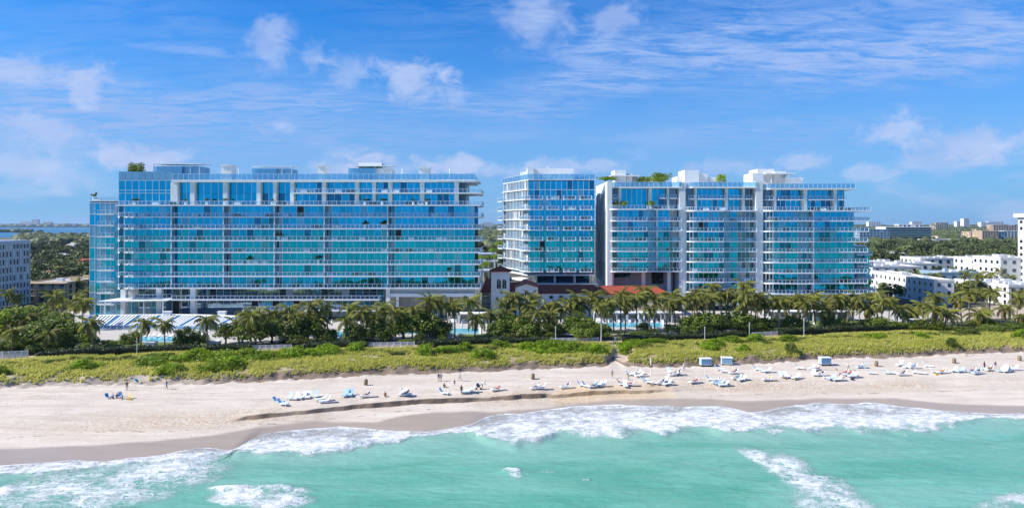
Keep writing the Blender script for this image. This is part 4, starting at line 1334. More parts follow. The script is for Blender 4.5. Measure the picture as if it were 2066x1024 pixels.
C3, z3_, zr3, xa3, xb3 = cblock('glass_condominium', 'large glass block at the end of the row with long overhanging balconies', 1540, 1727, [424] + sp(444.6, 8, 20.85),
    [(1541, 1562, 'framed'), (1562, 1612, 'glass'), (1612, 1640, 'pale'), (1640, 1641, 'fin'), (1642, 1726, 'glass')], 380,
    pxr_ext=[1755, 1754, 1752, 1750, 1750, 1750, 1750, 1750, 1750],
    pent=[(1543, 1562, 'grey2'), (1563, 1568, 'pier'), (1570, 1622, 'glass2'), (1623, 1630, 'pier'), (1632, 1682, 'glass2'), (1684, 1690, 'pier'), (1691, 1708, 'glass2')], where='the %s balcony level down of the large end block')
for bl, zlow, x0, x1 in ((C2, z2_[-1], xa2, xb2), (C3, z3_[-1], xa3, xb3)):
    b = MB(); b.box(x0 + 2, DC + 5, 2.9, x1 - 2, DC + 22, zlow - .31); b.build('base_wall', 'glass_low', bl.root)
    n = 5
    for i in range(n):
        x = x0 + 2.5 + (x1 - x0 - 5) * i / (n - 1)
        b = MB(); b.tube([(x, DC + .8, 2.9), (x, DC + .8, zlow - .3)], .55, 12); b.build('column', 'white', bl.root, smooth=True)
# roof structures
def rbox(bl, pa, pb, pt, D, d, zb, mt='white', name='roof_structure'):
    b = MB(); b.box(PX(pa, D), D, zb, PX(pb, D), D + d, PZ(pt, D)); return b.build(name, mt, bl.root)
rbox(C1, 1240, 1263, 343, 243, 8, zr1); rbox(C1, 1264, 1276, 350, 245, 8, zr1); rbox(C1, 1277, 1330, 358, 247, 8, zr1)
b = MB(); b.box(PX(1232, 242), 241, PZ(355.5, 242), PX(1290, 242), 252, PZ(354, 242)); b.build('roof_canopy', 'white', C1.root)
rbox(C2, 1381, 1411, 343, 243, 9, zr2); rbox(C2, 1412, 1428, 350, 245, 8, zr2); rbox(C2, 1366, 1380, 356, 246, 8, zr2); rbox(C2, 1429, 1448, 357, 247, 8, zr2)
rbox(C3, 1518, 1540, 349, 241, 9, zr3); rbox(C3, 1528, 1562, 341, 252, 9, zr3); rbox(C3, 1563, 1585, 346, 250, 9, zr3); rbox(C3, 1586, 1620, 358, 246, 7, zr3)
b = MB(); b.box(PX(1541, 246), 244, PZ(351, 246), PX(1602, 246), 256, PZ(349.5, 246)); b.build('roof_canopy', 'white', C3.root)
for (a, c) in ((1556, 1560), (1590, 1594)):
    b = MB(); b.box(PX(a, 245), 245, zr3, PX(a, 245) + .3, 245.3, PZ(351.2, 246)); b.build('canopy_post', 'white', C3.root)
# curved balcony stack of the lower wing behind the end block
DY = 252.0
Y = Bld('balcony_wing', (PX(1745, DY), DY + 8, 3.0), 'low wing with stacked curving balconies and a teal glass fin behind the end block', 'building')
for k in range(5):
    z = PZ(512 + 23.5 * k, DY)
    xa_, xb_ = PX(1724, DY), PX(1760 + k * 2, DY)
    poly = [(xa_, DY - 2)] + arc(xb_ - 2.5, DY + .5, 2.5, 270, 360, 6) + [(xb_ + 2.5, DY + 9), (xb_ + 2.5, DY + 16), (xa_, DY + 16)]
    balcony(Y, poly, z, .5, poly[:8], mat_='white')
b = MB(); b.box(PX(1726, DY), DY + 4, 2.9, PX(1755, DY), DY + 18, PZ(498, DY)); b.build('wall', 'glass_dim', Y.root)
b = MB(); b.box(PX(1754, DY), DY + 3.2, 2.9, PX(1763, DY), DY + 3.5, PZ(499, DY)); b.build('glass_fin', 'glass', Y.root)
b = MB(); b.box(PX(1722, DY), DY + 3, PZ(498, DY), PX(1757, DY), DY + 19, PZ(495, DY)); b.build('roof', 'white', Y.root)
for bl in (C1, C2, C3): bl.finish()
# ------------------------------------------------------------------ the old club house with its bell tower
DS = 212.0
XS = lambda px: PX(px, DS)
ZS = lambda py: PZ(py, DS)
def arched(bl, x, z0, w, h, y, parent=None):
    b = MB()
    P = [(x - w / 2, z0), (x + w / 2, z0)] + [(x + w / 2 * math.cos(R(t)), z0 + h - w / 2 + w / 2 * math.sin(R(t))) for t in range(0, 181, 30)]
    n = len(P)
    b.add([(p[0], y - .05, p[1]) for p in P] + [(p[0], y + .25, p[1]) for p in P], [tuple(range(n))] + [(i, n + i, n + (i + 1) % n, (i + 1) % n) for i in range(n)])
    o = b.build('arched_window', 'window', bl.root)
    f = MB()
    for i in range(2, n - 1):
        a, c = P[i], P[i + 1] if i + 1 < n else P[0]
        f.tube([(a[0], y - .06, a[1]), (c[0], y - .06, c[1])], .07, 4)
    f.tube([(P[0][0], y - .06, z0), (P[1][0], y - .06, z0)], .09, 4)
    f.tube([(x, y - .07, z0), (x, y - .07, z0 + h)], .04, 4)
    f.build('window_surround', 'stucco', o)
def tile_roof(bl, a, c, yE, zE, yR, zR, hipL=0, hipR=0, back=True, name='roof'):
    """tiled slope: eave (yE,zE) to ridge (yR,zR), x from a to c; ribs of barrel tiles run down the slope"""
    b = MB(); th = .18
    def slope(y0, z0, y1, z1):
        b.add([(a, y0, z0), (c, y0, z0), (c - hipR, y1, z1), (a + hipL, y1, z1), (a, y0, z0 - th), (c, y0, z0 - th), (c - hipR, y1, z1 - th), (a + hipL, y1, z1 - th)],
              [(0, 1, 2, 3), (7, 6, 5, 4), (0, 4, 5, 1), (1, 5, 6, 2), (2, 6, 7, 3), (3, 7, 4, 0)])
    slope(yE, zE, yR, zR)
    if back: slope(2 * yR - yE, zE, yR, zR)
    if hipL: b.add([(a, yE, zE), (a + hipL, yR, zR), (a, 2 * yR - yE, zE)], [(0, 1, 2)])
    if hipR: b.add([(c, yE, zE), (c - hipR, yR, zR), (c, 2 * yR - yE, zE)], [(0, 1, 2)])
    o = b.build(name, 'terracotta', bl.root)
    r = MB(); n = int((c - a) / .42)
    for i in range(n):
        x = a + .2 + (c - a - .4) * i / (n - 1)
        t1 = 1.0
        if hipL: t1 = min(t1, (x - a) / hipL)
        if hipR: t1 = min(t1, (c - x) / hipR)
        t1 = max(t1, .05)
        r.tube([(x, yE - .04, zE + .03), (x, yE + (yR - yE) * t1, zE + (zR - zE) * t1 + .03)], .12, 5, cap=False)
    r.tube([(a + hipL, yR, zR + .06), (c - hipR, yR, zR + .06)], .18, 6)
    r.build('tile_ribs', 'terracotta', o, kind='stuff')
S = Bld('club_house', (XS(1060), DS + 6, 3.0), 'low white Mediterranean club house with red tiled roofs and a square bell tower', 'building')
x0, x1 = XS(991), XS(1028); zt_ = ZS(548)
b = MB(); b.box(x0, DS, 2.9, x1, DS + (x1 - x0), zt_); b.box(x0 - .12, DS - .12, ZS(584), x1 + .12, DS + (x1 - x0) + .12, ZS(583)); b.build('tower_wall', 'stucco', S.root)
cx, cy = (x0 + x1) / 2, DS + (x1 - x0) / 2; w = (x1 - x0) / 2 + .55
b = MB()
zz = zt_ - .02
b.add([(cx - w, cy - w, zz), (cx + w, cy - w, zz), (cx + w, cy + w, zz), (cx - w, cy + w, zz), (cx - w, cy - w, zz + .15), (cx + w, cy - w, zz + .15), (cx + w, cy + w, zz + .15), (cx - w, cy + w, zz + .15), (cx, cy, ZS(538))],
      [(3, 2, 1, 0), (0, 1, 5, 4), (1, 2, 6, 5), (2, 3, 7, 6), (3, 0, 4, 7), (4, 5, 8), (5, 6, 8), (6, 7, 8), (7, 4, 8)])
tr_ = b.build('tower_roof', 'terracotta', S.root)
b = MB()
for sx, sy in ((-1, -1), (1, -1), (1, 1), (-1, 1)): b.tube([(cx + sx * w, cy + sy * w, zz + .18), (cx, cy, ZS(538) + .03)], .12, 5)
for i in range(11):
    for side in range(4):
        t = -1 + 2 * (i + .5) / 11
        p = {0: (cx + t * w, cy - w), 1: (cx + w, cy + t * w), 2: (cx - w, cy + t * w), 3: (cx + t * w, cy + w)}[side]
        k = 1 - abs(t)
        b.tube([(p[0], p[1], zz + .18), (p[0] + (cx - p[0]) * k if side in (1, 2) else p[0], p[1] + (cy - p[1]) * k if side in (0, 3) else p[1], zz + .18 + (ZS(538) - zz - .15) * k)], .10, 4)
b.build('tile_ribs', 'terracotta', tr_, kind='stuff')
b = MB(); b.tube([(cx, cy, ZS(538.5)), (cx, cy, ZS(534))], [.22, .05], 6); b.build('finial', 'terracotta', S.root)
for px in (1006.5, 1017.5): arched(S, XS(px), ZS(582), 1.25, 3.0, DS)
arched(S, XS(1012), ZS(592), .7, 1.3, DS); arched(S, XS(1003), ZS(606), .6, 1.2, DS)
b = MB(); b.box(x0 - .04, DS + 1, ZS(582), x0 + .1, DS + 2.2, ZS(564)); b.box(x0 - .04, DS + 3, ZS(582), x0 + .1, DS + 4.2, ZS(564)); b.build('side_windows', 'window', S.root)
# gable hall
xa_, xb_, xm = XS(1040), XS(1085.5), XS(1062.5)
ze, zg = ZS(580), ZS(573)
b = MB()
P = [(xa_, 2.9), (xb_, 2.9), (xb_, ze), (xm, zg), (xa_, ze)]
b.add([(p[0], DS + .4, p[1]) for p in P] + [(p[0], DS + 16, p[1]) for p in P], [(0, 1, 2, 3, 4), (9, 8, 7, 6, 5)] + [(i, 5 + i, 5 + (i + 1) % 5, (i + 1) % 5) for i in range(5)])
b.build('gable_hall', 'stucco', S.root)
b = MB()
for (p, q) in (((xa_ - .3, ze - .05), (xm, zg + .05)), ((xm, zg + .05), (xb_ + .3, ze - .05))):
    b.add([(p[0], DS + .1, p[1]), (q[0], DS + .1, q[1]), (q[0], DS + 16.2, q[1]), (p[0], DS + 16.2, p[1]), (p[0], DS + .1, p[1] + .2), (q[0], DS + .1, q[1] + .2), (q[0], DS + 16.2, q[1] + .2), (p[0], DS + 16.2, p[1] + .2)],
          [(3, 2, 1, 0), (4, 5, 6, 7), (0, 1, 5, 4), (1, 2, 6, 5), (2, 3, 7, 6), (3, 0, 4, 7)])
b.build('gable_roof', 'terracotta', S.root)
arched(S, XS(1054), ZS(603), .95, 2.0, DS + .4); arched(S, XS(1062.5), ZS(603), 1.1, 2.7, DS + .4); arched(S, XS(1071), ZS(603), .95, 2.0, DS + .4)
# link between tower and hall
b = MB(); b.box(x1, DS + 1.2, 2.9, xa_ + .1, DS + 12, ZS(588)); b.build('link_wall', 'stucco', S.root)
tile_roof(S, x1 + .02, XS(1058), DS + 1.0, PZ(588, DS + 1), DS + 8.5, PZ(571, DS + 8.5))
b = MB(); b.box(XS(1031), DS + 1.1, ZS(597), XS(1035), DS + 1.25, ZS(592)); b.build('window', 'window', S.root)
# long wings
b = MB(); b.box(xb_ - .05, DS + 2.5, 2.9, XS(1224), DS + 15, PZ(592, DS + 2.2)); b.build('wing_wall', 'stucco', S.root)
tile_roof(S, xb_ + .05, XS(1226), DS + 2.0, PZ(591, DS + 2), DS + 9.5, PZ(575.5, DS + 9.5), hipR=3)
b = MB(); b.box(XS(1224.5), DS + 4.5, 2.9, XS(1356), DS + 18, PZ(594, DS + 4.2)); b.build('wing_wall', 'cream', S.root)
tile_roof(S, XS(1220), XS(1362), DS + 4.0, PZ(593, DS + 4), DS + 11.5, PZ(577, DS + 11.5), hipR=4)
for px in (1113, 1133, 1160):
    b = MB(); b.box(XS(px) - .55, DS + 2.4, ZS(604), XS(px) + .55, DS + 2.6, ZS(598)); b.build('window', 'window', S.root)
b = MB(); b.box(XS(1118), DS - 2.5, 2.9, XS(1150), DS + 2.45, ZS(612)); b.build('porch', 'stucco', S.root)
o = MB(); o.box(XS(1117), DS - 2.7, ZS(612), XS(1151), DS + 2.4, ZS(611)); pr = o.build('porch_roof', 'slab', S.root)
railing(pr, [(XS(1118), DS - 2.5), (XS(1150), DS - 2.5)], ZS(611), 1.0)
# annex left of the tower, in the sun
b = MB(); b.box(PX(972, 224), 224, 2.9, PX(990, 224), 236, PZ(588, 224)); b.build('annex_wall', 'cream', S.root)
tile_roof(S, PX(969, 224), PX(991, 224), 223.5, PZ(588, 224), 230, PZ(566, 224), hipL=1.5)
for px, py in ((981, 598), (978, 618), (986, 618)):
    arched(S, PX(px, 224), PZ(py + 4, 224), 1.2, 2.0, 224)
# terraced deck with planters behind the tower
TD = Bld('terraced_deck', (PX(985, 262), 262, 3.0), 'white terraced deck with planted edges behind the bell tower', 'terrace')
for (pa, pb, py, D, d) in ((940, 1004, 527, 268, 10), (930, 1010, 546, 258, 9), (950, 1000, 512, 285, 10)):
    b = MB(); b.prism([(PX(pa, D), D), (PX(pb, D), D + 4), (PX(pb, D), D + d + 4), (PX(pa, D), D + d)], PZ(py, D) - .6, PZ(py, D)); sl_ = b.build('deck_slab', 'white', TD.root)
    b = MB()
    for i in range(5):
        x = PX(pa, D) + (PX(pb, D) - PX(pa, D)) * (i + .5) / 5
        b.box(x - .25, D + 3, 2.9, x + .25, D + 3.5, PZ(py, D) - .61)
    b.build('deck_posts', 'white', TD.root)
    railing(sl_, [(PX(pa, D), D + .2), (PX(pb, D), D + 4.2)], PZ(py, D), 1.0)
TDPLANT = [(965, 528, 270), (985, 529, 272), (1000, 526, 273), (948, 547, 262), (962, 548, 262), (978, 541, 263), (995, 513, 290), (1008, 500, 300)]

# ------------------------------------------------------------------ pool terraces
def ground_xy(px, py, z=3.0):
    D = GD(py, z); return PX(px, D), D
MT['pool'] = simple('pool_water', (0.10, 0.45, 0.56), 0.08, 0.15, 0.6, spec=0.5)
MT['pergola_glass'] = mirror_glass('blue_pergola_glass', (0.20, 0.45, 0.75), (0.06, 0.20, 0.42), 0.15, 0.05)
def pool(px0, px1, py0, py1, label):
    c = ground_xy((px0 + px1) / 2, (py0 + py1) / 2)
    r = empty('swimming_pool', (c[0], c[1], 3.0), label, 'pool')
    q = [ground_xy(px0, py1), ground_xy(px1, py1), ground_xy(px1, py0), ground_xy(px0, py0)]
    P = [(p[0], p[1]) for p in q]
    ctr = Vector((sum(p[0] for p in P) / 4, sum(p[1] for p in P) / 4))
    big = [tuple(ctr + (Vector(p) - ctr) * 1.0 + (Vector(p) - ctr).normalized() * .7) for p in P]
    b = MB()
    for i in range(4):
        j = (i + 1) % 4
        b.prism([big[i], big[j], P[j], P[i]], 2.9, 3.22)
    b.build('coping', 'slab', r)
    b = MB(); b.prism(P, 2.9, 3.12); b.build('water', 'pool', r)
pool(283, 374, 681, 690, 'small turquoise pool beside the sunlit lawn under the long glass block')
pool(585, 728, 670, 680, 'narrow turquoise pool behind the trees of the long glass block')
pool(802, 966, 663, 674, 'long turquoise pool left of the bell tower')
pool(1208, 1336, 652, 661, 'turquoise pool behind the palms below the red roofs')

# curved cabana row with striped pergola
CAC = (PX(302, 195), 120.0); CR = 76.0
CB = Bld('curved_cabana_row', (PX(320, 195), 193, 3.0), 'long curved cabana row under a striped blue and white pergola', 'pavilion')
def arcpt(px, r):
    x = PX(px, 195) - CAC[0]
    a = math.asin(max(-.98, min(.98, x / CR)))
    return (CAC[0] + r * math.sin(a), CAC[1] + r * math.cos(a))
zp = 5.25
def slope_z(r): return zp + .25 - 1.75 * (CR + 3.5 - r) / 8.5        # the pergola roof falls towards the sea
n = len(range(176, 489, 12))
b = MB()
for i in range(n - 1):
    q = [arcpt(176 + 12 * i, CR - 5), arcpt(176 + 12 * (i + 1), CR - 5), arcpt(176 + 12 * (i + 1), CR + 3.5), arcpt(176 + 12 * i, CR + 3.5)]
    zq = [slope_z(CR - 5)] * 2 + [slope_z(CR + 3.5)] * 2
    b.add([(p_[0], p_[1], z_ - .2) for p_, z_ in zip(q, zq)] + [(p_[0], p_[1], z_ - .1) for p_, z_ in zip(q, zq)], [(3, 2, 1, 0), (4, 5, 6, 7), (0, 1, 5, 4), (2, 3, 7, 6)])
b.build('pergola_glass', 'pergola_glass', CB.root)
b = MB()
for i in range(n - 1):
    a, c = arcpt(176 + 12 * i, CR - 5.3), arcpt(176 + 12 * (i + 1), CR - 5.3); a2, c2 = arcpt(176 + 12 * i, CR - 5.02), arcpt(176 + 12 * (i + 1), CR - 5.02)
    b.prism([a, c, c2, a2], slope_z(CR - 5) - .75, slope_z(CR - 5) - .02)
b.build('fascia', 'bluepaint', CB.root)
i = 0
px = 196.0
while px < 486:
    a, c = Vector(arcpt(px, CR - 5.0)), Vector(arcpt(px, CR + 3.4))
    d = (c - a).normalized(); w_ = Vector((-d.y, d.x)) * .24
    b = MB(); za, zc = slope_z(CR - 5), slope_z(CR + 3.4)
    b.add([(a.x - w_.x, a.y - w_.y, za - .09), (a.x + w_.x, a.y + w_.y, za - .09), (c.x + w_.x, c.y + w_.y, zc - .09), (c.x - w_.x, c.y - w_.y, zc - .09),
           (a.x - w_.x, a.y - w_.y, za + .1), (a.x + w_.x, a.y + w_.y, za + .1), (c.x + w_.x, c.y + w_.y, zc + .1), (c.x - w_.x, c.y - w_.y, zc + .1)],
          [(0, 1, 2, 3), (7, 6, 5, 4), (0, 4, 5, 1), (1, 5, 6, 2), (2, 6, 7, 3), (3, 7, 4, 0)])
    if i % 6 != 5: b.build('slat', 'white', CB.root)
    px += 6.6; i += 1
b = MB()
for k in range(n - 1):
    a, c = arcpt(176 + 12 * k, CR + 3.6), arcpt(176 + 12 * (k + 1), CR + 3.6); a2, c2 = arcpt(176 + 12 * k, CR + 5.6), arcpt(176 + 12 * (k + 1), CR + 5.6)
    b.prism([a, c, c2, a2], 2.9, zp + .28)
b.build('terrace_deck', 'white', CB.root)
tr2 = MB()
for k in range(14):
    a = arcpt(190 + 21 * k, CR - 4.8); c = arcpt(190 + 21 * k, CR + 3)
    tr2.tube([(a[0], a[1], 2.9), (a[0], a[1], slope_z(CR - 4.8) - .2)], .12, 6)
tr2.build('posts', 'white', CB.root, kind='stuff')
for k in range(13):
    a = Vector(arcpt(191.5 + 21 * k, CR - 4)); c = Vector(arcpt(191.5 + 21 * k, CR + 3.4)); d = c - a
    b = MB(); b.obox(tuple((a + c) / 2), math.atan2(d.y, d.x), d.length, .12, 2.95, slope_z(CR - 4) - .22); b.build('cabana_partition', 'curtain', CB.root)
rb = Bld('terrace_balustrade', (PX(340, 185), 186, 3.0), 'white glass balustrade in front of the curved cabana row', 'balustrade')
railing(rb.root, [arcpt(p, CR - 9) for p in range(195, 489, 14)], 3.0, 1.3)

# planter boxes on the terrace edge
for px in (338, 448):
    x, y = PX(px, 199.5), 199.5
    b = MB(); b.box(x - 1.1, y - .6, zp + .25, x + 1.1, y + .6, zp + 1.2); b.box(x - 1.25, y - .7, zp + 1.2, x + 1.25, y + .7, zp + 1.34)
    b.build('white_planter_box', 'white', label='white box planter on the terrace edge, %s' % ('under the canopy columns' if px < 400 else 'near the lobby glass'), cat='planter')

# low cabana pavilions to the right, between the palms
def cabana(px, D, w, label, group):
    x = PX(px, D)
    r = empty('cabana', (x, D, 3.0), label, 'cabana', group)
    b = MB(); b.box(x - w / 2, D - 2, 5.7, x + w / 2, D + 2, 5.95); b.build('roof', 'white', r)
    for sx in (-1, 1):
        for sy in (-1, 1):
            b = MB(); b.box(x + sx * (w / 2 - .18) - .14, D + sy * 1.8 - .14, 3, x + sx * (w / 2 - .18) + .14, D + sy * 1.8 + .14, 5.69); b.build('post', 'white', r)
    b = MB(); b.box(x - w / 2 + .05, D + 1.95, 3, x + w / 2 - .05, D + 2.1, 5.69); b.build('back_curtain', 'grey', r)
    b = MB(); b.box(x - w * .3, D - .6, 3, x + w * .3, D + 1.2, 3.5); b.box(x - w * .3, D + .7, 3.51, x + w * .3, D + 1.2, 4.0); b.build('daybed', 'lounger_white', r)
for i, px in enumerate(range(1556, 1722, 23)):
    cabana(px, 206, 3.6, 'white framed cabana with daybed in the row behind the lawn', 'cabanas behind the lawn')
for i, px in enumerate(range(1210, 1370, 22)):
    cabana(px, 203, 3.5, 'white framed cabana in the row behind the pool below the red roofs', 'cabanas behind the pool')
for i, px in enumerate(range(915, 985, 23)):
    cabana(px, 201, 3.4, 'white framed cabana behind the long pool by the bell tower', 'cabanas by the long pool')

# furled parasols
def furled(x, y, label, group, z=3.0):
    r = empty('furled_parasol', (x, y, z), label, 'parasol', group)
    b = MB(); b.tube([(x, y, z), (x, y, z + 2.9)], .04, 6); b.build('pole', 'metal', r)
    b = MB(); b.tube([(x, y, z + 1.0), (x, y, z + 1.3), (x, y, z + 2.3), (x, y, z + 2.85)], [.16, .24, .17, .03], 8); b.build('canopy', 'lounger_white', r, smooth=True)
    b = MB(); b.box(x - .35, y - .35, z, x + .35, y + .35, z + .1); b.build('base', 'grey', r)
for px, py in ((913, 668), (932, 668), (906, 684)):
    x, y = ground_xy(px, py); furled(x, y, 'furled white parasol at the edge of the long pool', 'parasols by the long pool')
for px, py in ((1264, 652), (1288, 651), (1318, 650), (1300, 651), (1341, 650)):
    x, y = ground_xy(px, py); furled(x, y, 'furled white parasol behind the pool below the red roofs', 'parasols by the palm pool')
for px, py in ((1142, 657), (670, 664)):
    x, y = ground_xy(px, py); furled(x, y, 'furled white parasol standing alone %s' % ('beside the porch of the club house' if px > 1000 else 'near the narrow pool'), None)

# white slatted fences
MT['fence'] = simple('white_fence', (0.66, 0.67, 0.68), 0.7, 0.08, 1.0, stain=.15)
def fence(px0, px1, label, n=None, zt=1.05):
    pts = []
    k = max(2, int((px1 - px0) / 12))
    for i in range(k + 1):
        px = px0 + (px1 - px0) * i / k
        D = GD(rowT(px) - 6, 3.1); pts.append(Vector((PX(px, D), D, 3.05)))
    r = empty('white_fence', tuple(pts[k // 2]), label, 'fence')
    for i in range(k + 1):
        b = MB(); b.box(pts[i].x - .08, pts[i].y - .08, 3.0, pts[i].x + .08, pts[i].y + .08, 3.1 + zt); b.build('post', 'fence', r)
    for i in range(k):
        a, c = pts[i], pts[i + 1]; d = c - a
        b = MB()
        b.obox(tuple(((a + c) / 2).xy), math.atan2(d.y, d.x), d.length, .05, 3.1 + zt - .12, 3.1 + zt)
        b.obox(tuple(((a + c) / 2).xy), math.atan2(d.y, d.x), d.length, .05, 3.2, 3.32)
        m_ = int(d.length / .17)
        for j in range(m_):
            q = a + d * ((j + .5) / m_); b.obox((q.x, q.y), math.atan2(d.y, d.x), .12, .035, 3.18, 3.08 + zt)
        b.build('picket_panel', 'fence', r, kind='stuff')
fence(-20, 56, 'white picket fence before the dense palms by the white tower block', zt=1.5)
fence(498, 588, 'white picket fence between the hedges below the long glass block')
fence(741, 836, 'white picket fence in front of the narrow pool')
fence(1112, 1208, 'white picket fence beside the beach path')
fence(1518, 1580, 'white picket fence in front of the lawn and daybeds')

# white utility boxes and kiosk
def utility(px, py, w, h, d, label):
    x, y = ground_xy(px, py)
    r = empty('utility_box', (x, y, 3.0), label, 'box')
    b = MB(); b.box(x - w / 2, y, 3, x + w / 2, y + d, 3 + h); b.build('body', 'stucco', r)
    b = MB(); b.box(x - w / 2 - .08, y - .08, 3 + h, x + w / 2 + .08, y + d + .08, 3 + h + .12); b.build('lid', 'white', r)
    b = MB(); b.box(x - w * .02, y - .03, 3.1, x + w * .02, y - .001, 2.9 + h); b.build('door_seam', 'grey', r)
utility(164, 706, 2.6, 1.5, 1.8, 'white windowless box at the dense tree group')
utility(301, 702, 2.2, 1.3, 1.8, 'white box on the lawn near the small pool')
utility(430, 700, 2.3, 1.3, 1.8, 'white box at the end of the lawn')
utility(1358, 673, 1.6, 1.6, 1.4, 'pale box under the palms beside the palm pool')
utility(1921, 670, 2.4, 1.7, 1.6, 'small white shed beside the flat roofed kiosk')
utility(693, 690, 2.0, 1.2, 1.2, 'olive grey box near the trees of the narrow pool')
r = empty('kiosk', (PX(1868, 188), 188, 3.0), 'white flat roofed beach kiosk with an open dark front', 'kiosk')
b = MB(); b.box(PX(1842, 188), 187.5, 3, PX(1866, 188), 191, 5.4); b.box(PX(1868, 188), 187.0, 3, PX(1889, 188), 191.5, 5.0); b.build('wall', 'stucco', r)
b = MB(); b.box(PX(1839, 188), 187, 5.41, PX(1867, 188), 191.5, 5.6); b.box(PX(1867.1, 188), 186.6, 5.01, PX(1891, 188), 192, 5.2); b.build('roof', 'white', r)
b = MB(); b.box(PX(1846, 188), 187.42, 3.9, PX(1864, 188), 187.495, 5.1); b.build('opening', 'window', r)
# thin lamp posts along the hedge
for px, py, h in ((184, 716, 2.2), (276, 715, 3.6), (1121, 694, 4.2), (1213, 693, 4.6), (1512, 683, 4.0), (1622, 681, 4.8), (760, 690, 3.8), (1422, 688, 3.4)):
    x, y, z = at(px, py)
    r = empty('lamp_post', (x, y, z), {184: 'short white post at the dune edge near the sunlit lawn', 276: 'thin white post in front of the small pool', 1121: 'tall white post beside the fence at the beach path',
        1213: 'thin grey pole between the fence and the beach path', 1512: 'white post at the end of the fence before the daybeds', 1622: 'slender pale pole in the hedge before the daybeds',
        760: 'white post behind the fence of the narrow pool', 1422: 'thin pale pole in the hedge under the dense palm row'}[px], 'post')
    b = MB(); b.tube([(x, y, z - .1), (x, y, z + h)], .07, 6); b.build('pole', 'metal', r)
    b = MB(); b.tube([(x, y, z + h), (x, y, z + h + .14)], [.12, .05], 6); b.build('cap', 'metal', r)
# poolside loungers
def _plounger():
    b = MB(); b.box(-.33, -.9, .22, .33, .45, .34); a = b.mesh('seat', 'lounger_white')
    b = MB(); b.add([(-.33, .46, .24), (.33, .46, .24), (.33, 1.0, .78), (-.33, 1.0, .78), (-.33, .42, .33), (.33, .42, .33), (.33, .94, .86), (-.33, .94, .86)], [(3, 2, 1, 0), (4, 5, 6, 7), (0, 1, 5, 4), (1, 2, 6, 5), (2, 3, 7, 6), (3, 0, 4, 7)])
    c = b.mesh('backrest', 'lounger_white')
    b = MB(); b.box(-.03, -.03, 0, .03, .03, .22); return a, c, b.mesh('leg', 'frame')
PLG = _plounger()
def plounger(px, py, rz, label, group):
    x, y = ground_xy(px, py)
    r = empty('pool_lounger', (x, y, 3.02), label, 'sun lounger', group, rz)
    put('seat', PLG[0], parent=r); put('backrest', PLG[1], parent=r)
    for a in (-.28, .28):
        for c in (-.8, .35): put('leg', PLG[2], (a, c, 0), parent=r)
for i in range(8): plounger(992 + i * 2.6, 676 + i * .9, R(60), 'white pool lounger in the slanted row on the lawn below the bell tower', 'loungers below the bell tower')
for i in range(12): plounger(1216 + i * 11, 650.5 + (i % 2), R(random.uniform(-10, 10)), 'white pool lounger behind the pool below the red roofs', 'loungers at the palm pool')
for i in range(10): plounger(296 + i * 12, 680 - (i % 2), R(random.uniform(-10, 10)), 'white pool lounger behind the small pool at the lawn', 'loungers at the small pool')
for i in range(9): plounger(590 + i * 15, 683 + (i % 2), R(180 + random.uniform(-10, 10)), 'white pool lounger before the narrow pool', 'loungers at the narrow pool')
for i in range(5): plounger(1370 + i * 16, 671, R(180 + random.uniform(-8, 8)), 'white pool lounger under the dense palm row', 'loungers under the palms')
for i in range(6): plounger(1605 + i * 20, 657, R(random.uniform(-8, 8)), 'white daybed lounger on the lawn before the cabanas', 'loungers on the lawn')
# ------------------------------------------------------------------ dune grass, shrubs, hedges
def ground_h(xs, ys):
    j = np.clip(np.searchsorted(GX, xs), 1, len(GX) - 1)
    out = np.empty(len(xs))
    for jj in np.unique(j):
        m = j == jj
        out[m] = np.interp(ys[m], TY[:, jj], TZ[:, jj])
    return out

def grass():
    n = 92000
    x = rng.uniform(-150, 195, n)
    j = np.clip(np.searchsorted(GX, x), 1, len(GX) - 1)
    rg0 = int(np.argmax(TK[:, 0] >= 6.35)); rg1 = int(np.argmax(TK[:, 0] >= 10.0))
    a = rng.random(n)
    y0 = TY[rg0, j]; y1 = TY[rg1, j]
    y = y0 + (y1 - y0) * a + 0.4 * rng.normal(size=n) * (a > .05)
    pm = np.abs(x - (PX(1240, 150) + (y - 140) * 0.13 + 0.9 * np.sin(y * 0.25)))
    keep = (pm > 2.1 + rng.random(n) * .8) & (fbm(x * .5, y * .5, 3) > .36)
    x, y, a = x[keep], y[keep], a[keep]; n = len(x)
    z = ground_h(x, y)
    k = 3
    x = np.repeat(x, k); y = np.repeat(y, k); z = np.repeat(z, k); a = np.repeat(a, k); m = len(x)
    ang = rng.uniform(0, np.pi, m); h = rng.uniform(.32, .72, m) * (0.7 + .6 * fbm(x * .12, y * .12, 2)); w = rng.uniform(.07, .15, m)
    lean = np.stack([h * (0.35 + rng.normal(0, .35, m)), rng.normal(0, .3, m) * h], -1)
    bx = np.cos(ang) * w; by = np.sin(ang) * w
    jx = rng.normal(0, .12, m); jy = rng.normal(0, .12, m)
    V = np.stack([np.stack([x + jx - bx, y + jy - by, z - .06], -1), np.stack([x + jx + bx, y + jy + by, z - .06], -1),
                  np.stack([x + jx + lean[:, 0], y + jy + lean[:, 1], z + h], -1)], 1).reshape(-1, 3)
    t = np.clip(0.25 + 0.5 * fbm(x * .10, y * .25, 3) + rng.normal(0, .16, m), 0, 1)
    me = npmesh('dune_grass', V, np.arange(3 * m).reshape(m, 3), 'grass', dict(tint=np.repeat(t, 3)))
    put('dune_grass', me, kind='stuff', label='yellow green sea oats and beach grass covering the dune')
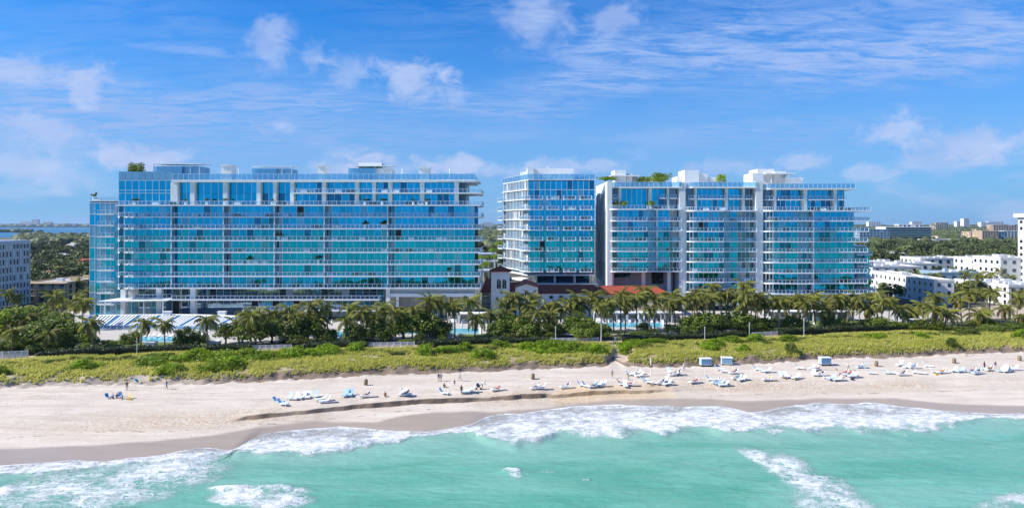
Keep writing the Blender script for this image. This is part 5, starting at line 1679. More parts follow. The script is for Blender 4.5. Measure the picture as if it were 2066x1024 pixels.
def grass_material():
    m, N, out = new_mat('beach_grass')
    at_ = N.n('ShaderNodeAttribute', attribute_name='tint').outputs['Fac']
    pos = N.n('ShaderNodeNewGeometry').outputs['Position']
    c = N.mix(at_, (0.27, 0.32, 0.034, 1), (0.74, 0.68, 0.21, 1))
    d = N.n('ShaderNodeBsdfDiffuse'); N.set(d.inputs[0], c)
    t = N.n('ShaderNodeBsdfTranslucent'); N.set(t.inputs[0], c)
    mx = N.n('ShaderNodeMixShader'); mx.inputs[0].default_value = .5
    N.t.links.new(d.outputs[0], mx.inputs[1]); N.t.links.new(t.outputs[0], mx.inputs[2]); N.t.links.new(mx.outputs[0], out.inputs['Surface'])
    return m
MT['grass'] = grass_material()
grass()

SHR = [leaf_ball('foliage', 1500, 1, 1, .75, .25, .085, 60 + i, 'shrub', 26, zmin=-.3) for i in range(4)]
SHD = [leaf_ball('foliage', 1300, 1, 1, .75, .25, .085, 70 + i, 'shrub_dark', 24, zmin=-.3) for i in range(3)]
def _stem():
    b = MB()
    for a in range(5): b.tube([(0, 0, -.2), (.45 * math.cos(a * 1.26), .45 * math.sin(a * 1.26), .55)], [.06, .025], 5)
    return b.mesh('stem', 'bark')
STEM = _stem()
def shrub(x, y, w, h, kind, label, group):
    z = height(x, y)
    r = empty('dune_shrub', (x, y, z), label, 'shrub', group)
    s = w / 2.0
    put('foliage', random.choice(SHR if kind else SHD), rot=(0, 0, random.uniform(0, 6.3)), scale=(s, s * .8, h), parent=r)
    put('stem', STEM, scale=(s * .7, s * .7, h * .7), parent=r)
def dune_place(px):
    for lim, t in ((130, 'before the white tower block'), (300, 'before the small pool'), (480, 'before the curved cabana row'), (620, 'before the fence below the long glass block'), (760, 'before the narrow pool'), (900, 'before the long pool'), (1060, 'below the bell tower'),
                   (1240, 'left beside the beach path'), (1340, 'right beside the beach path'), (1480, 'above the paired carts'), (1640, 'before the last fence'), (1800, 'before the end block'), (1930, 'before the kiosk')):
        if px < lim: return t
    return 'before the sandy lot'
bright = [(5, 757, 26), (168, 746, 52), (300, 738, 60), (345, 748, 52), (432, 746, 60), (395, 724, 70), (445, 728, 80), (470, 740, 60), (500, 722, 70), (545, 722, 60), (590, 718, 60),
          (630, 716, 54), (660, 712, 50), (720, 708, 44), (905, 712, 50), (940, 706, 44), (976, 723, 42), (1085, 704, 60), (1120, 700, 62), (1150, 704, 60), (1180, 708, 54), (1205, 712, 40),
          (1110, 712, 50), (1060, 707, 46), (1268, 702, 48), (1290, 696, 46), (1262, 712, 30), (1325, 694, 40), (1440, 698, 46), (1432, 706, 30), (1478, 690, 44), (1526, 689, 40), (1590, 690, 30),
          (1762, 682, 42), (1860, 682, 26), (2062, 682, 30), (320, 727, 60), (860, 713, 40), (1010, 702, 44), (1500, 708, 24)]
for px, py, wpx in bright:
    x, y, z = at(px, py); w = wpx * y / F * 1.35
    shrub(x, y, w, random.uniform(1.4, 2.2), 1, 'bright green rounded shrub in the dune grass %s' % dune_place(px), 'bright shrubs on the dune')
for px, py in ((1597, 712), (1921, 700)):
    x, y, z = at(px, py)
    shrub(x, y, 3.2, 2.6, 0, 'taller upright dark bush standing alone in the dune grass, %s' % ('near the fence before the daybeds' if px < 1700 else 'near the small white shed'), None)
for i in range(88):
    px = 12 + i * 23.6 + random.uniform(-8, 8)
    if 1222 < px < 1258: continue
    py = rowT(px) + random.uniform(3, 9)
    x, y, z = at(px, py)
    shrub(x, y, random.uniform(2.6, 4.6), random.uniform(.5, .85), 0, 'low dark green shrub along the dune top %s' % dune_place(px), 'dark shrubs along the dune top')

def hedge(px0, px1, label, hh=1.35, dd=3.8, dy=1.2):
    hh *= 1.25
    xs = []; n = 0
    x0 = PX(px0, cT(PX(px0, 160)) if False else GD(rowT(px0), 3.2)); x1 = PX(px1, GD(rowT(px1), 3.2))
    L = x1 - x0
    n = int(L * 230)
    g = np.random.default_rng(int(px0 + 1000))
    x = g.uniform(x0, x1, n)
    yb = cT(x) + dy
    hv = hh * (0.85 + .35 * fbm(x * .4, x * 0 + 2, 2)) * (0.75 + .25 * sstep(np.minimum(x - x0, x1 - x), 0, 1.0))
    u = g.random(n)
    onfront = u < .45
    yy = np.where(onfront, yb + g.uniform(0, .35, n), yb + g.uniform(0, dd, n))
    zz = np.where(onfront, g.uniform(.05, 1, n) * hv, hv * g.uniform(.82, 1.0, n)) + 3.0
    P = np.stack([x, yy, zz], -1)
    nr = g.normal(size=(n, 3)) + np.where(onfront[:, None], np.array([0, -1.2, .3]), np.array([0, 0, 1.4])); nr /= np.linalg.norm(nr, axis=1)[:, None]
    a = np.cross(nr, g.normal(size=(n, 3))); a /= np.linalg.norm(a, axis=1)[:, None]; b2 = np.cross(nr, a)
    s = .16 * g.uniform(.6, 1.3, n)[:, None]
    xm = (x0 + x1) / 2; org = np.array([xm, float(cT(np.array([xm]))[0]) + dy, 3.0])
    V = np.stack([P - a * s, P - b2 * s * .6, P + a * s, P + b2 * s * .6], 1) - org
    r = empty('hedge', tuple(org), label, 'hedge')
    put('foliage', npmesh('foliage', V.reshape(-1, 3), np.arange(4 * n).reshape(n, 4), 'hedge', dict(tint=np.repeat(np.clip(fbm(x * .8, zz, 2) * .6 + g.random(n) * .4, 0, 1), 4))), parent=r)
    b = MB(); k = 12
    for i in range(k):
        xa, xb = x0 + .3 + (L - .6) * i / k, x0 + .3 + (L - .6) * (i + 1) / k
        ya, yb_ = float(cT(np.array([xa]))[0]) + dy + .25, float(cT(np.array([xb]))[0]) + dy + .25
        b.prism([(xa, ya), (xb, yb_), (xb, yb_ + dd - .45), (xa, ya + dd - .45)], 2.9, 3.0 + hh * .72)
    b.build('inner_twigs', 'hedge', r)
hedge(62, 496, 'long dark hedge along the sunlit lawn and small pool', 1.3)
hedge(592, 738, 'dark hedge between the two white fences below the long glass block', 1.25)
hedge(840, 1110, 'dark hedge below the long pool and the bell tower', 1.3)
hedge(1258, 1516, 'dark hedge under the dense palm row right of the beach path', 1.4)
hedge(1582, 1842, 'dark hedge between the last white fence and the kiosk', 1.6)
hedge(1932, 2090, 'dark low hedge before the sandy lot', 1.0)

# ------------------------------------------------------------------ palms
def frond_mesh(seed, L=3.1, droop=1.0, up=.6):
    g = random.Random(seed)
    V = []; Fc = []
    N_ = 9
    pts = []
    el = up; p = Vector((0, 0, 0))
    for i in range(N_ + 1):
        pts.append(p.copy())
        el -= droop * (0.10 + 0.16 * i / N_)
        p = p + Vector((math.cos(el), 0, math.sin(el))) * (L / N_)
    b = MB()
    b.tube([tuple(q) for q in pts], [.05 - .042 * i / N_ for i in range(N_ + 1)], 3)
    m = 26
    for i in range(m):
        t = .12 + .88 * (i + .5) / m
        k = t * N_; i0 = min(int(k), N_ - 1); q = pts[i0].lerp(pts[i0 + 1], k - i0)
        tan = (pts[i0 + 1] - pts[i0]).normalized()
        ll = .72 * math.sin(math.pi * min(t * .85 + .12, 1)) + .12
        for s in (-1, 1):
            side = Vector((0, s, 0))
            d = (side * .8 + tan * (.55 + .3 * g.random()) + Vector((0, 0, -.45 - .35 * g.random()))).normalized()
            tip = q + d * ll * g.uniform(.8, 1.1) + Vector((0, 0, -.12 * ll))
            mid = q + d * ll * .5
            w = tan * .062
            b.add([tuple(q - w * .5), tuple(q + w * .5), tuple(mid + w), tuple(tip), tuple(mid - w)], [(0, 1, 2, 3, 4)])
    return b
FR = []
for i in range(8):
    FR.append(frond_mesh(i, 3.0 + .25 * (i % 3), .75 + .22 * (i % 4), .55 + .1 * (i % 3)).mesh('frond', 'frond'))
FRO = [frond_mesh(50 + i, 2.7, 1.2, .2).mesh('frond', 'frond_old') for i in range(2)]
def heart_mesh():
    b = MB(); b.tube([(0, 0, -.5), (0, 0, 0), (0, 0, .5), (0, 0, 1.1)], [.16, .24, .16, .03], 7)
    for k in range(5):
        a = k * 1.25
        b.tube([(.2 * math.cos(a), .2 * math.sin(a), -.1), (.34 * math.cos(a), .34 * math.sin(a), -.3), (.3 * math.cos(a), .3 * math.sin(a), -.52)], [.05, .14, .04], 6)
    return b.mesh('crown', 'frond')
HEART = heart_mesh()
TRUNK = {}
def trunk_mesh(h, bend, seed):
    key = (round(h * 2), round(bend, 1), seed)
    if key not in TRUNK:
        b = MB(); n = 9; P = []
        for i in range(n + 1):
            t = i / n; P.append((bend * t * t, .25 * bend * math.sin(t * 3 + seed), h * t - .15))
        b.tube(P, [.20 - .07 * i / n + .02 * ((i % 2)) + (.10 if i == 0 else 0) for i in range(n + 1)], 8)
        TRUNK[key] = (b.mesh('trunk', 'trunk'), P[-1])
    return TRUNK[key]
def palm(x, y, zc, label, group, s=1.0, nf=19, z0=3.0, bend=None, wind=True):
    h = max(zc - z0, 1.5)
    bend = random.uniform(-1.3, 1.3) if bend is None else bend
    me, top = trunk_mesh(h, bend, random.randint(0, 2))
    rz = random.uniform(0, 6.28)
    r = empty('palm_tree', (x, y, z0), label, 'palm tree', group, rz)
    put('trunk', me, parent=r)
    c = put('crown', HEART, (top[0], top[1], top[2] + .1), parent=r, scale=s)
    for i in range(nf):
        t = i / nf
        az = i * 2.39996 + random.uniform(-.25, .25)
        if wind:                                   # sea breeze pushes the fronds over to one side
            w = az + rz
            az -= .42 * math.sin(w)
        el = 1.02 - 1.62 * t + random.uniform(-.12, .12)
        old = t > .80 and random.random() < .55
        put('frond', random.choice(FRO) if old else random.choice(FR), (0, 0, .25 - .3 * t), (random.uniform(-.25, .25), -el + .55, az), random.uniform(.85, 1.12), parent=c)
    return r

def region(px):
    if px < 215: return ('coconut palm in the dense clump beside the white tower block', 'palms beside the white tower block')
    if px < 470: return ('coconut palm standing on the lawn before the curved cabana row', 'palms before the cabana row')
    if px < 790: return ('coconut palm among the leafy trees before the long glass block', 'palms before the long glass block')
    if px < 985: return ('coconut palm beside the long pool under the end of the long glass block', 'palms by the long pool')
    if px < 1140: return ('coconut palm in the grove below the bell tower', 'palms below the bell tower')
    if px < 1375: return ('coconut palm in the row before the red tiled roofs', 'palms before the red roofs')
    if px < 1540: return ('coconut palm in the dense row before the middle glass block', 'palms before the middle block')
    if px < 1730: return ('coconut palm in the row before the large end block', 'palms before the end block')
    if px < 1860: return ('coconut palm in the row before the white three storey building', 'palms before the three storey building')
    return ('coconut palm by the sandy lot near the kiosk', 'palms at the sandy lot')
PAL = [(22, 672, 712), (98, 672, 710), (188, 652, 709), (60, 650, 690), (135, 640, 690), (40, 628, 675), (165, 612, 664), (110, 603, 655), (148, 606, 650), (10, 640, 685), (120, 655, 700), (75, 632, 672),
       (285, 660, 702), (332, 652, 705), (418, 650, 702), (505, 636, 697), (482, 655, 690), (600, 640, 692), (640, 660, 690), (697, 652, 692), (730, 632, 690), (752, 645, 685),
       (612, 655, 690), (800, 642, 690), (832, 626, 686), (870, 612, 685), (885, 622, 683), (918, 628, 682), (957, 640, 680), (987, 640, 680), (1003, 655, 680), (945, 615, 668), (1040, 612, 674), (1066, 622, 677),
       (1088, 632, 680), (1112, 645, 678), (1052, 648, 682), (1128, 632, 674), (1020, 632, 678), (1075, 605, 668), (1168, 612, 672), (1190, 600, 670), (1212, 628, 692), (1238, 608, 670), (1262, 620, 670), (1285, 606, 670),
       (1302, 600, 666), (1322, 612, 668), (1345, 616, 670), (1362, 604, 666), (1228, 622, 676), (1252, 604, 666), (1310, 622, 672)]
for px in np.arange(1382, 1852, 12.5):
    PAL.append((px + random.uniform(-4, 4), random.uniform(600, 626) - (10 if 1400 < px < 1530 else 0) + (4 if px > 1540 else 0), random.uniform(660, 673) - max(0, px - 1500) * .02))
for px in (490, 525, 548, 580, 622, 662, 712, 770, 790, 815, 848, 900, 1012, 1030, 1058, 1100, 1120, 1150, 1178, 1202): PAL.append((px, random.uniform(622, 640) - (14 if px > 1000 else 0), 690 - (px - 490) * .028))
for px in (1400, 1425, 1440, 1465, 1492, 1515): PAL.append((px, random.uniform(585, 604), 661))
PAL += [(1862, 622, 662), (1893, 612, 660), (1925, 604, 652), (1940, 618, 656), (1955, 602, 648), (1995, 602, 650), (2030, 628, 660), (2052, 612, 655), (1905, 634, 668), (2062, 640, 668), (1975, 640, 664), (1880, 636, 668)]
for px, pyc, pyb in PAL:
    D = GD(pyb)
    lab, grp = region(px)
    palm(PX(px, D), D, PZ(pyc - (5 if px > 560 else 0) + random.uniform(-7, 6), D), lab, grp, s=random.uniform(.92, 1.36), nf=random.randint(17, 25))
# palms further back, on the right and beside the left building
for px, pyc, D in ((1945, 552, 262), (1968, 556, 255), (2000, 553, 262), (1935, 575, 250), (1885, 515 + 40, 300), (2040, 560, 270), (2020, 545, 300), (1958, 590, 240), (1990, 588, 236), (2055, 590, 240)):
    palm(PX(px, D), D, PZ(pyc, D), 'tall palm rising before the white buildings behind the sandy lot', 'palms among the white buildings', s=1.05, nf=17)
for px, pyc, D in ((160, 570, 262), (105, 592, 235), (150, 598, 228), (12, 592, 222), (42, 598, 226), (128, 612, 215), (172, 590, 240), (90, 618, 208)):
    palm(PX(px, D), D, PZ(pyc, D), 'palm growing beside the tan three storey building', 'palms beside the tan building', s=1.1, nf=17)

# ------------------------------------------------------------------ broadleaf trees
TREES = [leaf_ball('crown', 2300, 1, 1, .8, 0, .085, 100 + i, 'leaf', 34) for i in range(5)]
FAR = [leaf_ball('crown', 700, 1, 1, .78, 0, .14, 120 + i, 'leaf_far', 20) for i in range(5)]
FARY = [leaf_ball('crown', 700, 1, 1, .8, 0, .14, 130 + i, 'leaf_yellow', 20) for i in range(2)]
def limb_mesh(seed):
    g = random.Random(seed); b = MB()
    b.tube([(0, 0, -.05), (.03, 0, .3), (.0, .03, .55)], [.075, .05, .04], 6)
    for k in range(6):
        a = k * 1.05 + g.uniform(-.3, .3)
        b.tube([(.0, .0, .28 + .05 * (k % 3)), (.25 * math.cos(a), .25 * math.sin(a), .58), (.5 * math.cos(a), .5 * math.sin(a), .85)], [.04, .026, .01], 5)
    return b.mesh('trunk', 'bark')
LIMB = [limb_mesh(i) for i in range(3)]
def tree(x, y, z0, h, w, meshes, label, group, name='broadleaf_tree', low=.30):
    r = empty(name, (x, y, z0), label, 'tree', group)
    put('crown', random.choice(meshes), (0, 0, h * (1 + low) / 2), (0, 0, random.uniform(0, 6.28)), (w / 2, w / 2, h * (1 - low) / 2 / .8), parent=r)
    put('trunk', random.choice(LIMB), scale=(h * .8, h * .8, h * .8), parent=r)
SG = [(15, 645, 690, 90), (60, 668, 700, 70), (105, 655, 698, 90), (150, 668, 702, 66), (85, 640, 680, 90), (40, 690, 708, 50), (130, 690, 706, 50), (175, 680, 704, 40),
      (265, 672, 700, 36), (375, 668, 702, 44), (402, 672, 700, 36), (455, 660, 694, 52), (515, 655, 696, 66), (548, 648, 692, 62), (590, 655, 693, 56), (620, 650, 690, 60), (660, 665, 690, 36),
      (715, 660, 690, 46), (745, 655, 688, 50), (785, 652, 688, 60), (812, 645, 686, 60), (850, 640, 685, 72), (885, 650, 684, 52), (775, 665, 690, 40), (1008, 652, 682, 50), (1035, 640, 680, 60), (1065, 650, 682, 60),
      (1098, 655, 682, 56), (1120, 655, 680, 40), (1162, 640, 680, 56), (1185, 650, 684, 62), (1205, 660, 686, 50), (1175, 665, 688, 50), (1390, 645, 672, 50), (1425, 635, 672, 60), (1455, 640, 672, 56), (1488, 632, 671, 64),
      (1520, 642, 672, 52), (1545, 650, 672, 36), (1600, 640, 668, 40), (1680, 640, 666, 44), (1760, 645, 668, 50), (1800, 650, 668, 50), (1830, 652, 668, 40), (1875, 648, 670, 56), (1905, 660, 672, 50), (1950, 668, 676, 44), (2000, 660, 672, 50), (2045, 655, 672, 60), (1985, 645, 664, 50)]
def sgreg(px):
    if px < 215: return 'dense leafy sea grape tree in the clump beside the white tower block', 'trees beside the white tower block'
    if px < 470: return 'small leafy tree on the lawn before the curved cabana row', 'trees before the cabana row'
    if px < 900: return 'leafy sea grape tree before the long glass block', 'trees before the long glass block'
    if px < 1140: return 'leafy sea grape tree under the palms below the bell tower', 'trees below the bell tower'
    if px < 1300: return 'rounded glossy sea grape tree at the beach path before the red roofs', 'trees at the beach path'
    if px < 1560: return 'dark leafy tree under the dense palm row', 'trees under the dense palm row'
    return 'leafy bush tree under the palms towards the kiosk', 'trees towards the kiosk'
for px, pyc, pyb, wpx in SG:
    D = GD(pyb); x = PX(px, D); w = wpx * D / F * 1.05
    zc = PZ(pyc, D); h = max((zc - 3) * (1.5 if px < 215 else 1.22), 2.4)
    lab, grp = sgreg(px)
    tree(x, D, 3.0, h, w, TREES, lab, grp, 'sea_grape_tree', random.choice([.0, .05, .16]))
# low planting between the trunks
for i in range(110):
    px = random.uniform(560, 1850) if i > 22 else random.uniform(-10, 260)
    if 1130 < px < 1160 or 905 < px < 1000: continue
    py = rowT(px) - random.uniform(9, 30)
    D = GD(py); 
    tree(PX(px, D), D, 3.0, random.uniform(1.2, 2.6), random.uniform(2.5, 5.0), TREES + SHD, 'low leafy bush between the palm trunks %s' % dune_place(px).replace('dune', 'garden'), 'bushes between the palms', 'garden_bush', .0)
# planting on roofs and terraces
for (px, pyc, D, wpx, zb, lab) in ((276, 329, 216, 40, zroof, 'wide dark tree on the roof of the long glass block'), (1222, 357, 240, 40, ZC(366), 'green planting along the roof edge of the block beside the square tower'),
        (1335, 350, 243, 40, zr1, 'green bushes on the roof of the block beside the square tower'), (1455, 353, 240, 20, zr2, 'clipped green bush on the roof of the middle block'),
        (1300, 357, 243, 30, zr1, 'low dark bush on the roof beside the white roof boxes'), (1259, 406, 230.6, 15, z1_[0], 'round green bush on the upper terrace beside its pier'), (1243, 407, 230.4, 10, z1_[0], 'small round bush at the corner of the upper terrace'), (1316, 406, 230.6, 15, z1_[0], 'round green bush in the middle of the upper terrace'), (1284, 441, 230.6, 8, z1_[1], 'small green bush on the balcony below the upper terrace')):
    w = wpx * D / F; h = max(PZ(pyc, D) - zb, .8)
    tree(PX(px, D), D, zb, h, w, [SHR[0], SHR[1]] if px > 1000 else TREES, lab, None, 'roof_bush', .05)
for px, py, D in TDPLANT:
    tree(PX(px, D), D + 3, PZ(py, D) - .2, 2.4, 5, SHR, 'green planting on the terraced deck behind the bell tower', 'planting on the terraced deck', 'planter_bush', .0)
# ------------------------------------------------------------------ town behind: buildings
MT['pinkwall'] = simple('peach_stucco', (0.62, 0.45, 0.32), 0.85, 0.08, 0.3, stain=.1)
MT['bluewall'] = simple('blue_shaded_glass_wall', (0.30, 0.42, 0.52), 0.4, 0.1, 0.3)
def town(name, pxc, D, w, d, ztop, floors, wins, label, rot=0.0, wall='bwhite', bands=False, ww=1.3, wh=1.5, parapet=True, group=None, sides=True, roofmat='roofgrey', boxes=1, z0=3.0, cat='building', x=None, limit=120, side_pitch=3.6):
    """a plain town block: walls, parapet roof, single windows on the front and the left side, roof boxes"""
    x = PX(pxc, D) if x is None else x
    bl = Bld(name, (x, D, z0), label, cat, group)
    bl.root.rotation_euler = (0, 0, rot)
    bl.loc = Vector((0, 0, 0)); bl.root.location = (0, 0, 0)
    h = ztop - z0
    b = MB(); b.box(-w / 2, 0, -.2, w / 2, d, h); b.build('wall', wall, bl.root)
    b = MB()
    if parapet:
        for (a0, a1, c0, c1) in ((-w / 2 - .1, w / 2 + .1, -.1, .25), (-w / 2 - .1, w / 2 + .1, d - .25, d + .1), (-w / 2 - .1, -w / 2 + .25, .26, d - .26), (w / 2 - .25, w / 2 + .1, .26, d - .26)):
            b.box(a0, c0, h - .25, a1, c1, h + .55)
        b.build('parapet', wall, bl.root)
    b = MB(); b.box(-w / 2 + .3, .3, h, w / 2 - .3, d - .3, h + .1); b.build('roof', roofmat, bl.root)
    for i in range(boxes):
        bx, by, bs = random.uniform(-w * .35, w * .3), random.uniform(d * .2, d * .7), random.uniform(.8, 2.0)
        b = MB(); b.box(bx, by, h + .1, bx + bs * 1.6, by + bs, h + .1 + bs * .7); b.build('roof_unit', 'metal' if i % 2 else wall, bl.root)
    fh = h / floors
    if bands:
        for k in range(floors):
            b = MB(); b.box(-w / 2 - 1.0, -1.2, k * fh + fh - .35, w / 2 + .02, .0, k * fh + fh - .1); b.build('balcony_slab', wall, bl.root)
            b = MB(); b.box(-w / 2 + .3, -.06, k * fh + .3, w / 2 - .3, -.005, k * fh + fh - .4); b.build('window_band', 'window', bl.root)
    else:
        for k in range(floors):
            for i in range(wins):
                if random.random() < .06: continue
                bl.pane((-w / 2 + w * (i + .5) / wins, -.02, k * fh + fh * .5), ww, wh, 0, 'window', .12, 0)
        if sides:
            ns = max(2, int(d / side_pitch))
            for k in range(floors):
                for i in range(ns):
                    if random.random() < .12: continue
                    for sx in (-1, 1):
                        bl.pane((sx * (w / 2 + .005), d * (i + .5) / ns, k * fh + fh * .5), ww, wh, math.pi / 2, 'window', .12, 0)
    bl.finish(limit, 'window')
    bl.root.location = (x, D, z0)
    return bl
# left edge: white tower block with narrow windows
Lw = town('white_tower_block', 0, 222, 22, 29, PZ(489, 236), 8, 14, 'white eight storey block with rows of narrow dark windows', wall='white', ww=.55, wh=1.9, roofmat='bluewall', boxes=2, x=-177.5 - 11, limit=290, side_pitch=1.7)
b = MB()
for i in range(18): b.box(11.001, 29 * i / 17 - .13, 0, 11.3, 29 * i / 17 + .13, PZ(489, 236) - 3.6)
o = b.build('window_fins', 'bwhite', None, org=(0, 0, 0), kind='stuff'); o.parent = Lw.root
b = MB(); b.box(11.11, -.5, PZ(489, 236) - 3.9, 11.5, 29.3, PZ(489, 236) - 2.9); o = b.build('cornice', 'bwhite', None, org=(0, 0, 0)); o.parent = Lw.root
# tan building with balconies
xt = PX(94, 256)
Lt = town('tan_apartment_house', 94, 256, 15.5, 34, PZ(571, 256), 3, 4, 'tan three storey house with balconies beside the white tower block', wall='tan', ww=1.6, wh=1.9, boxes=6)
for k in range(1, 3):
    fh = (PZ(571, 256) - 3) / 3
    b = MB(); b.box(-7.9, -1.6, k * fh - .15, 7.9, -.001, k * fh + .08); o = b.build('balcony', 'cream', None, org=(0, 0, 0)); o.parent = Lt.root
    b = MB()
    for i in range(40): b.box(-7.8 + i * .4, -1.55, k * fh + .08, -7.75 + i * .4, -1.5, k * fh + 1.0)
    b.box(-7.85, -1.57, k * fh + 1.0, 7.85, -1.48, k * fh + 1.08); p_ = b.build('railing', 'metal', None, org=(0, 0, 0), kind='stuff'); p_.parent = o
for i in range(4):
    b = MB(); b.box(-7.7 + i * 5.1, -1.6, 0, -7.5 + i * 5.1, -1.4, PZ(571, 256) - 3.1); o = b.build('post', 'cream', None, org=(0, 0, 0)); o.parent = Lt.root
b = MB(); b.box(-8.2, -1.9, PZ(571, 256) - 3.05, 8.2, -.12, PZ(571, 256) - 2.75); o = b.build('eave', 'cream', None, org=(0, 0, 0)); o.parent = Lt.root
# houses and roofs on the left
def house(px, py, D, w, d, h, wall, label, roofm='terracotta', rot=0):
    x = PX(px, D)
    r = empty('town_house', (x, D, 3.0), label, 'house', None, rot)
    b = MB(); b.box(-w / 2, 0, -.2, w / 2, d, h); o = b.build('wall', wall, None, org=(0, 0, 0)); o.parent = r
    b = MB(); e = .5; rh = w * .0 + d * .22
    b.add([(-w / 2 - e, -e, h), (w / 2 + e, -e, h), (w / 2 + e, d + e, h), (-w / 2 - e, d + e, h), (-w / 2 + w * .2, d / 2, h + rh), (w / 2 - w * .2, d / 2, h + rh)],
          [(3, 2, 1, 0), (0, 1, 5, 4), (1, 2, 5), (2, 3, 4, 5), (3, 0, 4)]); o = b.build('roof', roofm, None, org=(0, 0, 0)); o.parent = r
    n = max(2, int(w / 4))
    for i in range(n):
        b = MB(); xx = -w / 2 + w * (i + .5) / n; b.box(xx - .7, -.06, h * .35, xx + .7, .05, h * .75); o = b.build('window', 'window', None, org=(0, 0, 0)); o.parent = r
for a in ((172, 0, 420, 16, 10, 5.5, 'cream', 'low house with bright orange tile roof among the trees left of the glass block'), (176, 0, 330, 10, 9, 4.5, 'cream', 'small orange roofed house close to the glass block'),
          (85, 0, 330, 18, 10, 4.0, 'cream', 'low house with a red roof behind the tan building'), (80, 0, 900, 40, 20, 6, 'bwhite', 'long pale roofed house far among the trees'),
          (110, 0, 520, 18, 10, 4.5, 'bwhite', 'white walled house half hidden by trees behind the yellow green tree'), (975, 0, 420, 20, 12, 5, 'cream', 'low cream house behind the bell tower'), (150, 0, 760, 24, 14, 5, 'bwhite', 'pale house among dark trees before the bay')):
    house(*a[:8], roofm='roofgrey' if 'pale' in a[7] or 'white walled' in a[7] or 'cream house' in a[7] else 'terracotta')
# right: white three storey buildings with sunlit long sides
W1 = town('white_apartment_house', 1903, 245, 7.0, 50, 11.6, 3, 2, 'long white three storey building with a sunlit windowed side right of the glass blocks', ww=1.0, wh=1.3, boxes=9, x=PX(1885, 245) + 3.5, rot=R(-4))
W2 = town('white_apartment_house', 1990, 243, 12, 30, 9.8, 3, 4, 'white building behind palms beside the long three storey building', ww=1.1, wh=1.3, boxes=9, x=PX(1952, 262) + 8)
W3 = town('white_apartment_house', 2050, 248, 16, 26, 9.6, 3, 5, 'broad white building with flat roof at the sandy lot', ww=1.2, wh=1.4, boxes=9, x=PX(2062, 248) + 2)
for i, (px, D, w, d, zt_, fl_, label) in enumerate(((1808, 318, 22, 16, 12.0, 3, 'low white flat roofed block behind the three storey building'), (1850, 335, 20, 14, 12.5, 3, 'white flat block with a blue tank on its wall behind palms'),
        (1905, 345, 24, 18, 14.5, 4, 'pale block with stepped roof between tree rows'), (1960, 352, 20, 16, 13.5, 3, 'pale flat roofed block with long parapet below the tree belt'), (2012, 312, 14, 20, 16.0, 4, 'white four storey block with blue balconies'), (2046, 300, 12, 18, 17, 4, 'white glazed block next to the tall edge tower'), (1778, 345, 16, 16, 12.5, 3, 'white block just beyond the curved balconies'), (1935, 300, 18, 14, 10.5, 2, 'low white house roof with skylights'))):
    town('white_flat_block', px, D, w, d, zt_, fl_, max(3, int(w / 4)), label, ww=1.4, wh=1.4, boxes=6, wall=['bwhite', 'stucco', 'bwhite', 'bluewall'][i % 4])
# small blue plate on one wall
Ed = town('white_edge_tower', 2066, 282, 14, 20, PZ(440, 282), 11, 5, 'tall slim white tower with an overhanging roof slab', ww=1.5, wh=1.3, x=PX(2051, 302) + 7.6, boxes=1)
b = MB(); b.box(-8.2, -1.2, PZ(440, 282) - 3 + .56, 7.5, 21, PZ(440, 282) - 3 + 2.2); o = b.build('roof_slab', 'white', None, org=(0, 0, 0)); o.parent = Ed.root
# far condominiums
town('far_condominium', 1833, 930, 62, 24, PZ(458, 930), 8, 0, 'white condominium with dark balcony bands beyond the tree belt', bands=True, boxes=4)
town('far_condominium', 1800, 960, 22, 24, PZ(459, 960), 8, 5, 'narrow white wing with many windows beside the banded condominium', ww=2, wh=1.7)
town('far_penthouse', 1838, 945, 34, 12, PZ(453, 945), 1, 6, 'rooftop penthouse crowning the banded condominium', ww=3, wh=2.0, z0=PZ(458, 945), wall='stucco')
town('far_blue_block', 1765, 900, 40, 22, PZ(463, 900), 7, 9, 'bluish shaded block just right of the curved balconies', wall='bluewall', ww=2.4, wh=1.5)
town('far_tower', 1901, 2300, 42, 26, PZ(449, 2300), 12, 7, 'cream tower far off on the skyline', wall='cream', ww=3, wh=2.4)
town('far_tower', 1890, 2350, 22, 26, PZ(454, 2350), 9, 3, 'lower white neighbour of the cream skyline tower', ww=3, wh=2.4)
town('far_condominium', 1998, 920, 22, 20, PZ(466, 920), 8, 6, 'yellow cream condominium with a blue shaded flank', wall='pinkwall', ww=1.6, wh=1.6)
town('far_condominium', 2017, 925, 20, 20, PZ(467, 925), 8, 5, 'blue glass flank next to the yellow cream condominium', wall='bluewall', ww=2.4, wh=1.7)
town('far_condominium', 2046, 960, 28, 24, PZ(466, 960), 8, 6, 'white condominium beside the blue flank', ww=2.0, wh=1.6)
town('far_condominium', 1972, 1000, 20, 20, PZ(468, 1000), 7, 5, 'peach condominium left of the yellow cream one', wall='pinkwall', ww=1.8, wh=1.6)
town('far_condominium', 2030, 1700, 64, 24, PZ(454, 1700), 8, 10, 'orange cream slab on the skyline above the white condominium', wall='pinkwall', ww=2.6, wh=2.4)
town('far_condominium', 2058, 1750, 30, 24, PZ(453, 1750), 9, 5, 'bluish tower on the skyline by the edge tower', wall='bluewall', ww=2.6, wh=2.4)
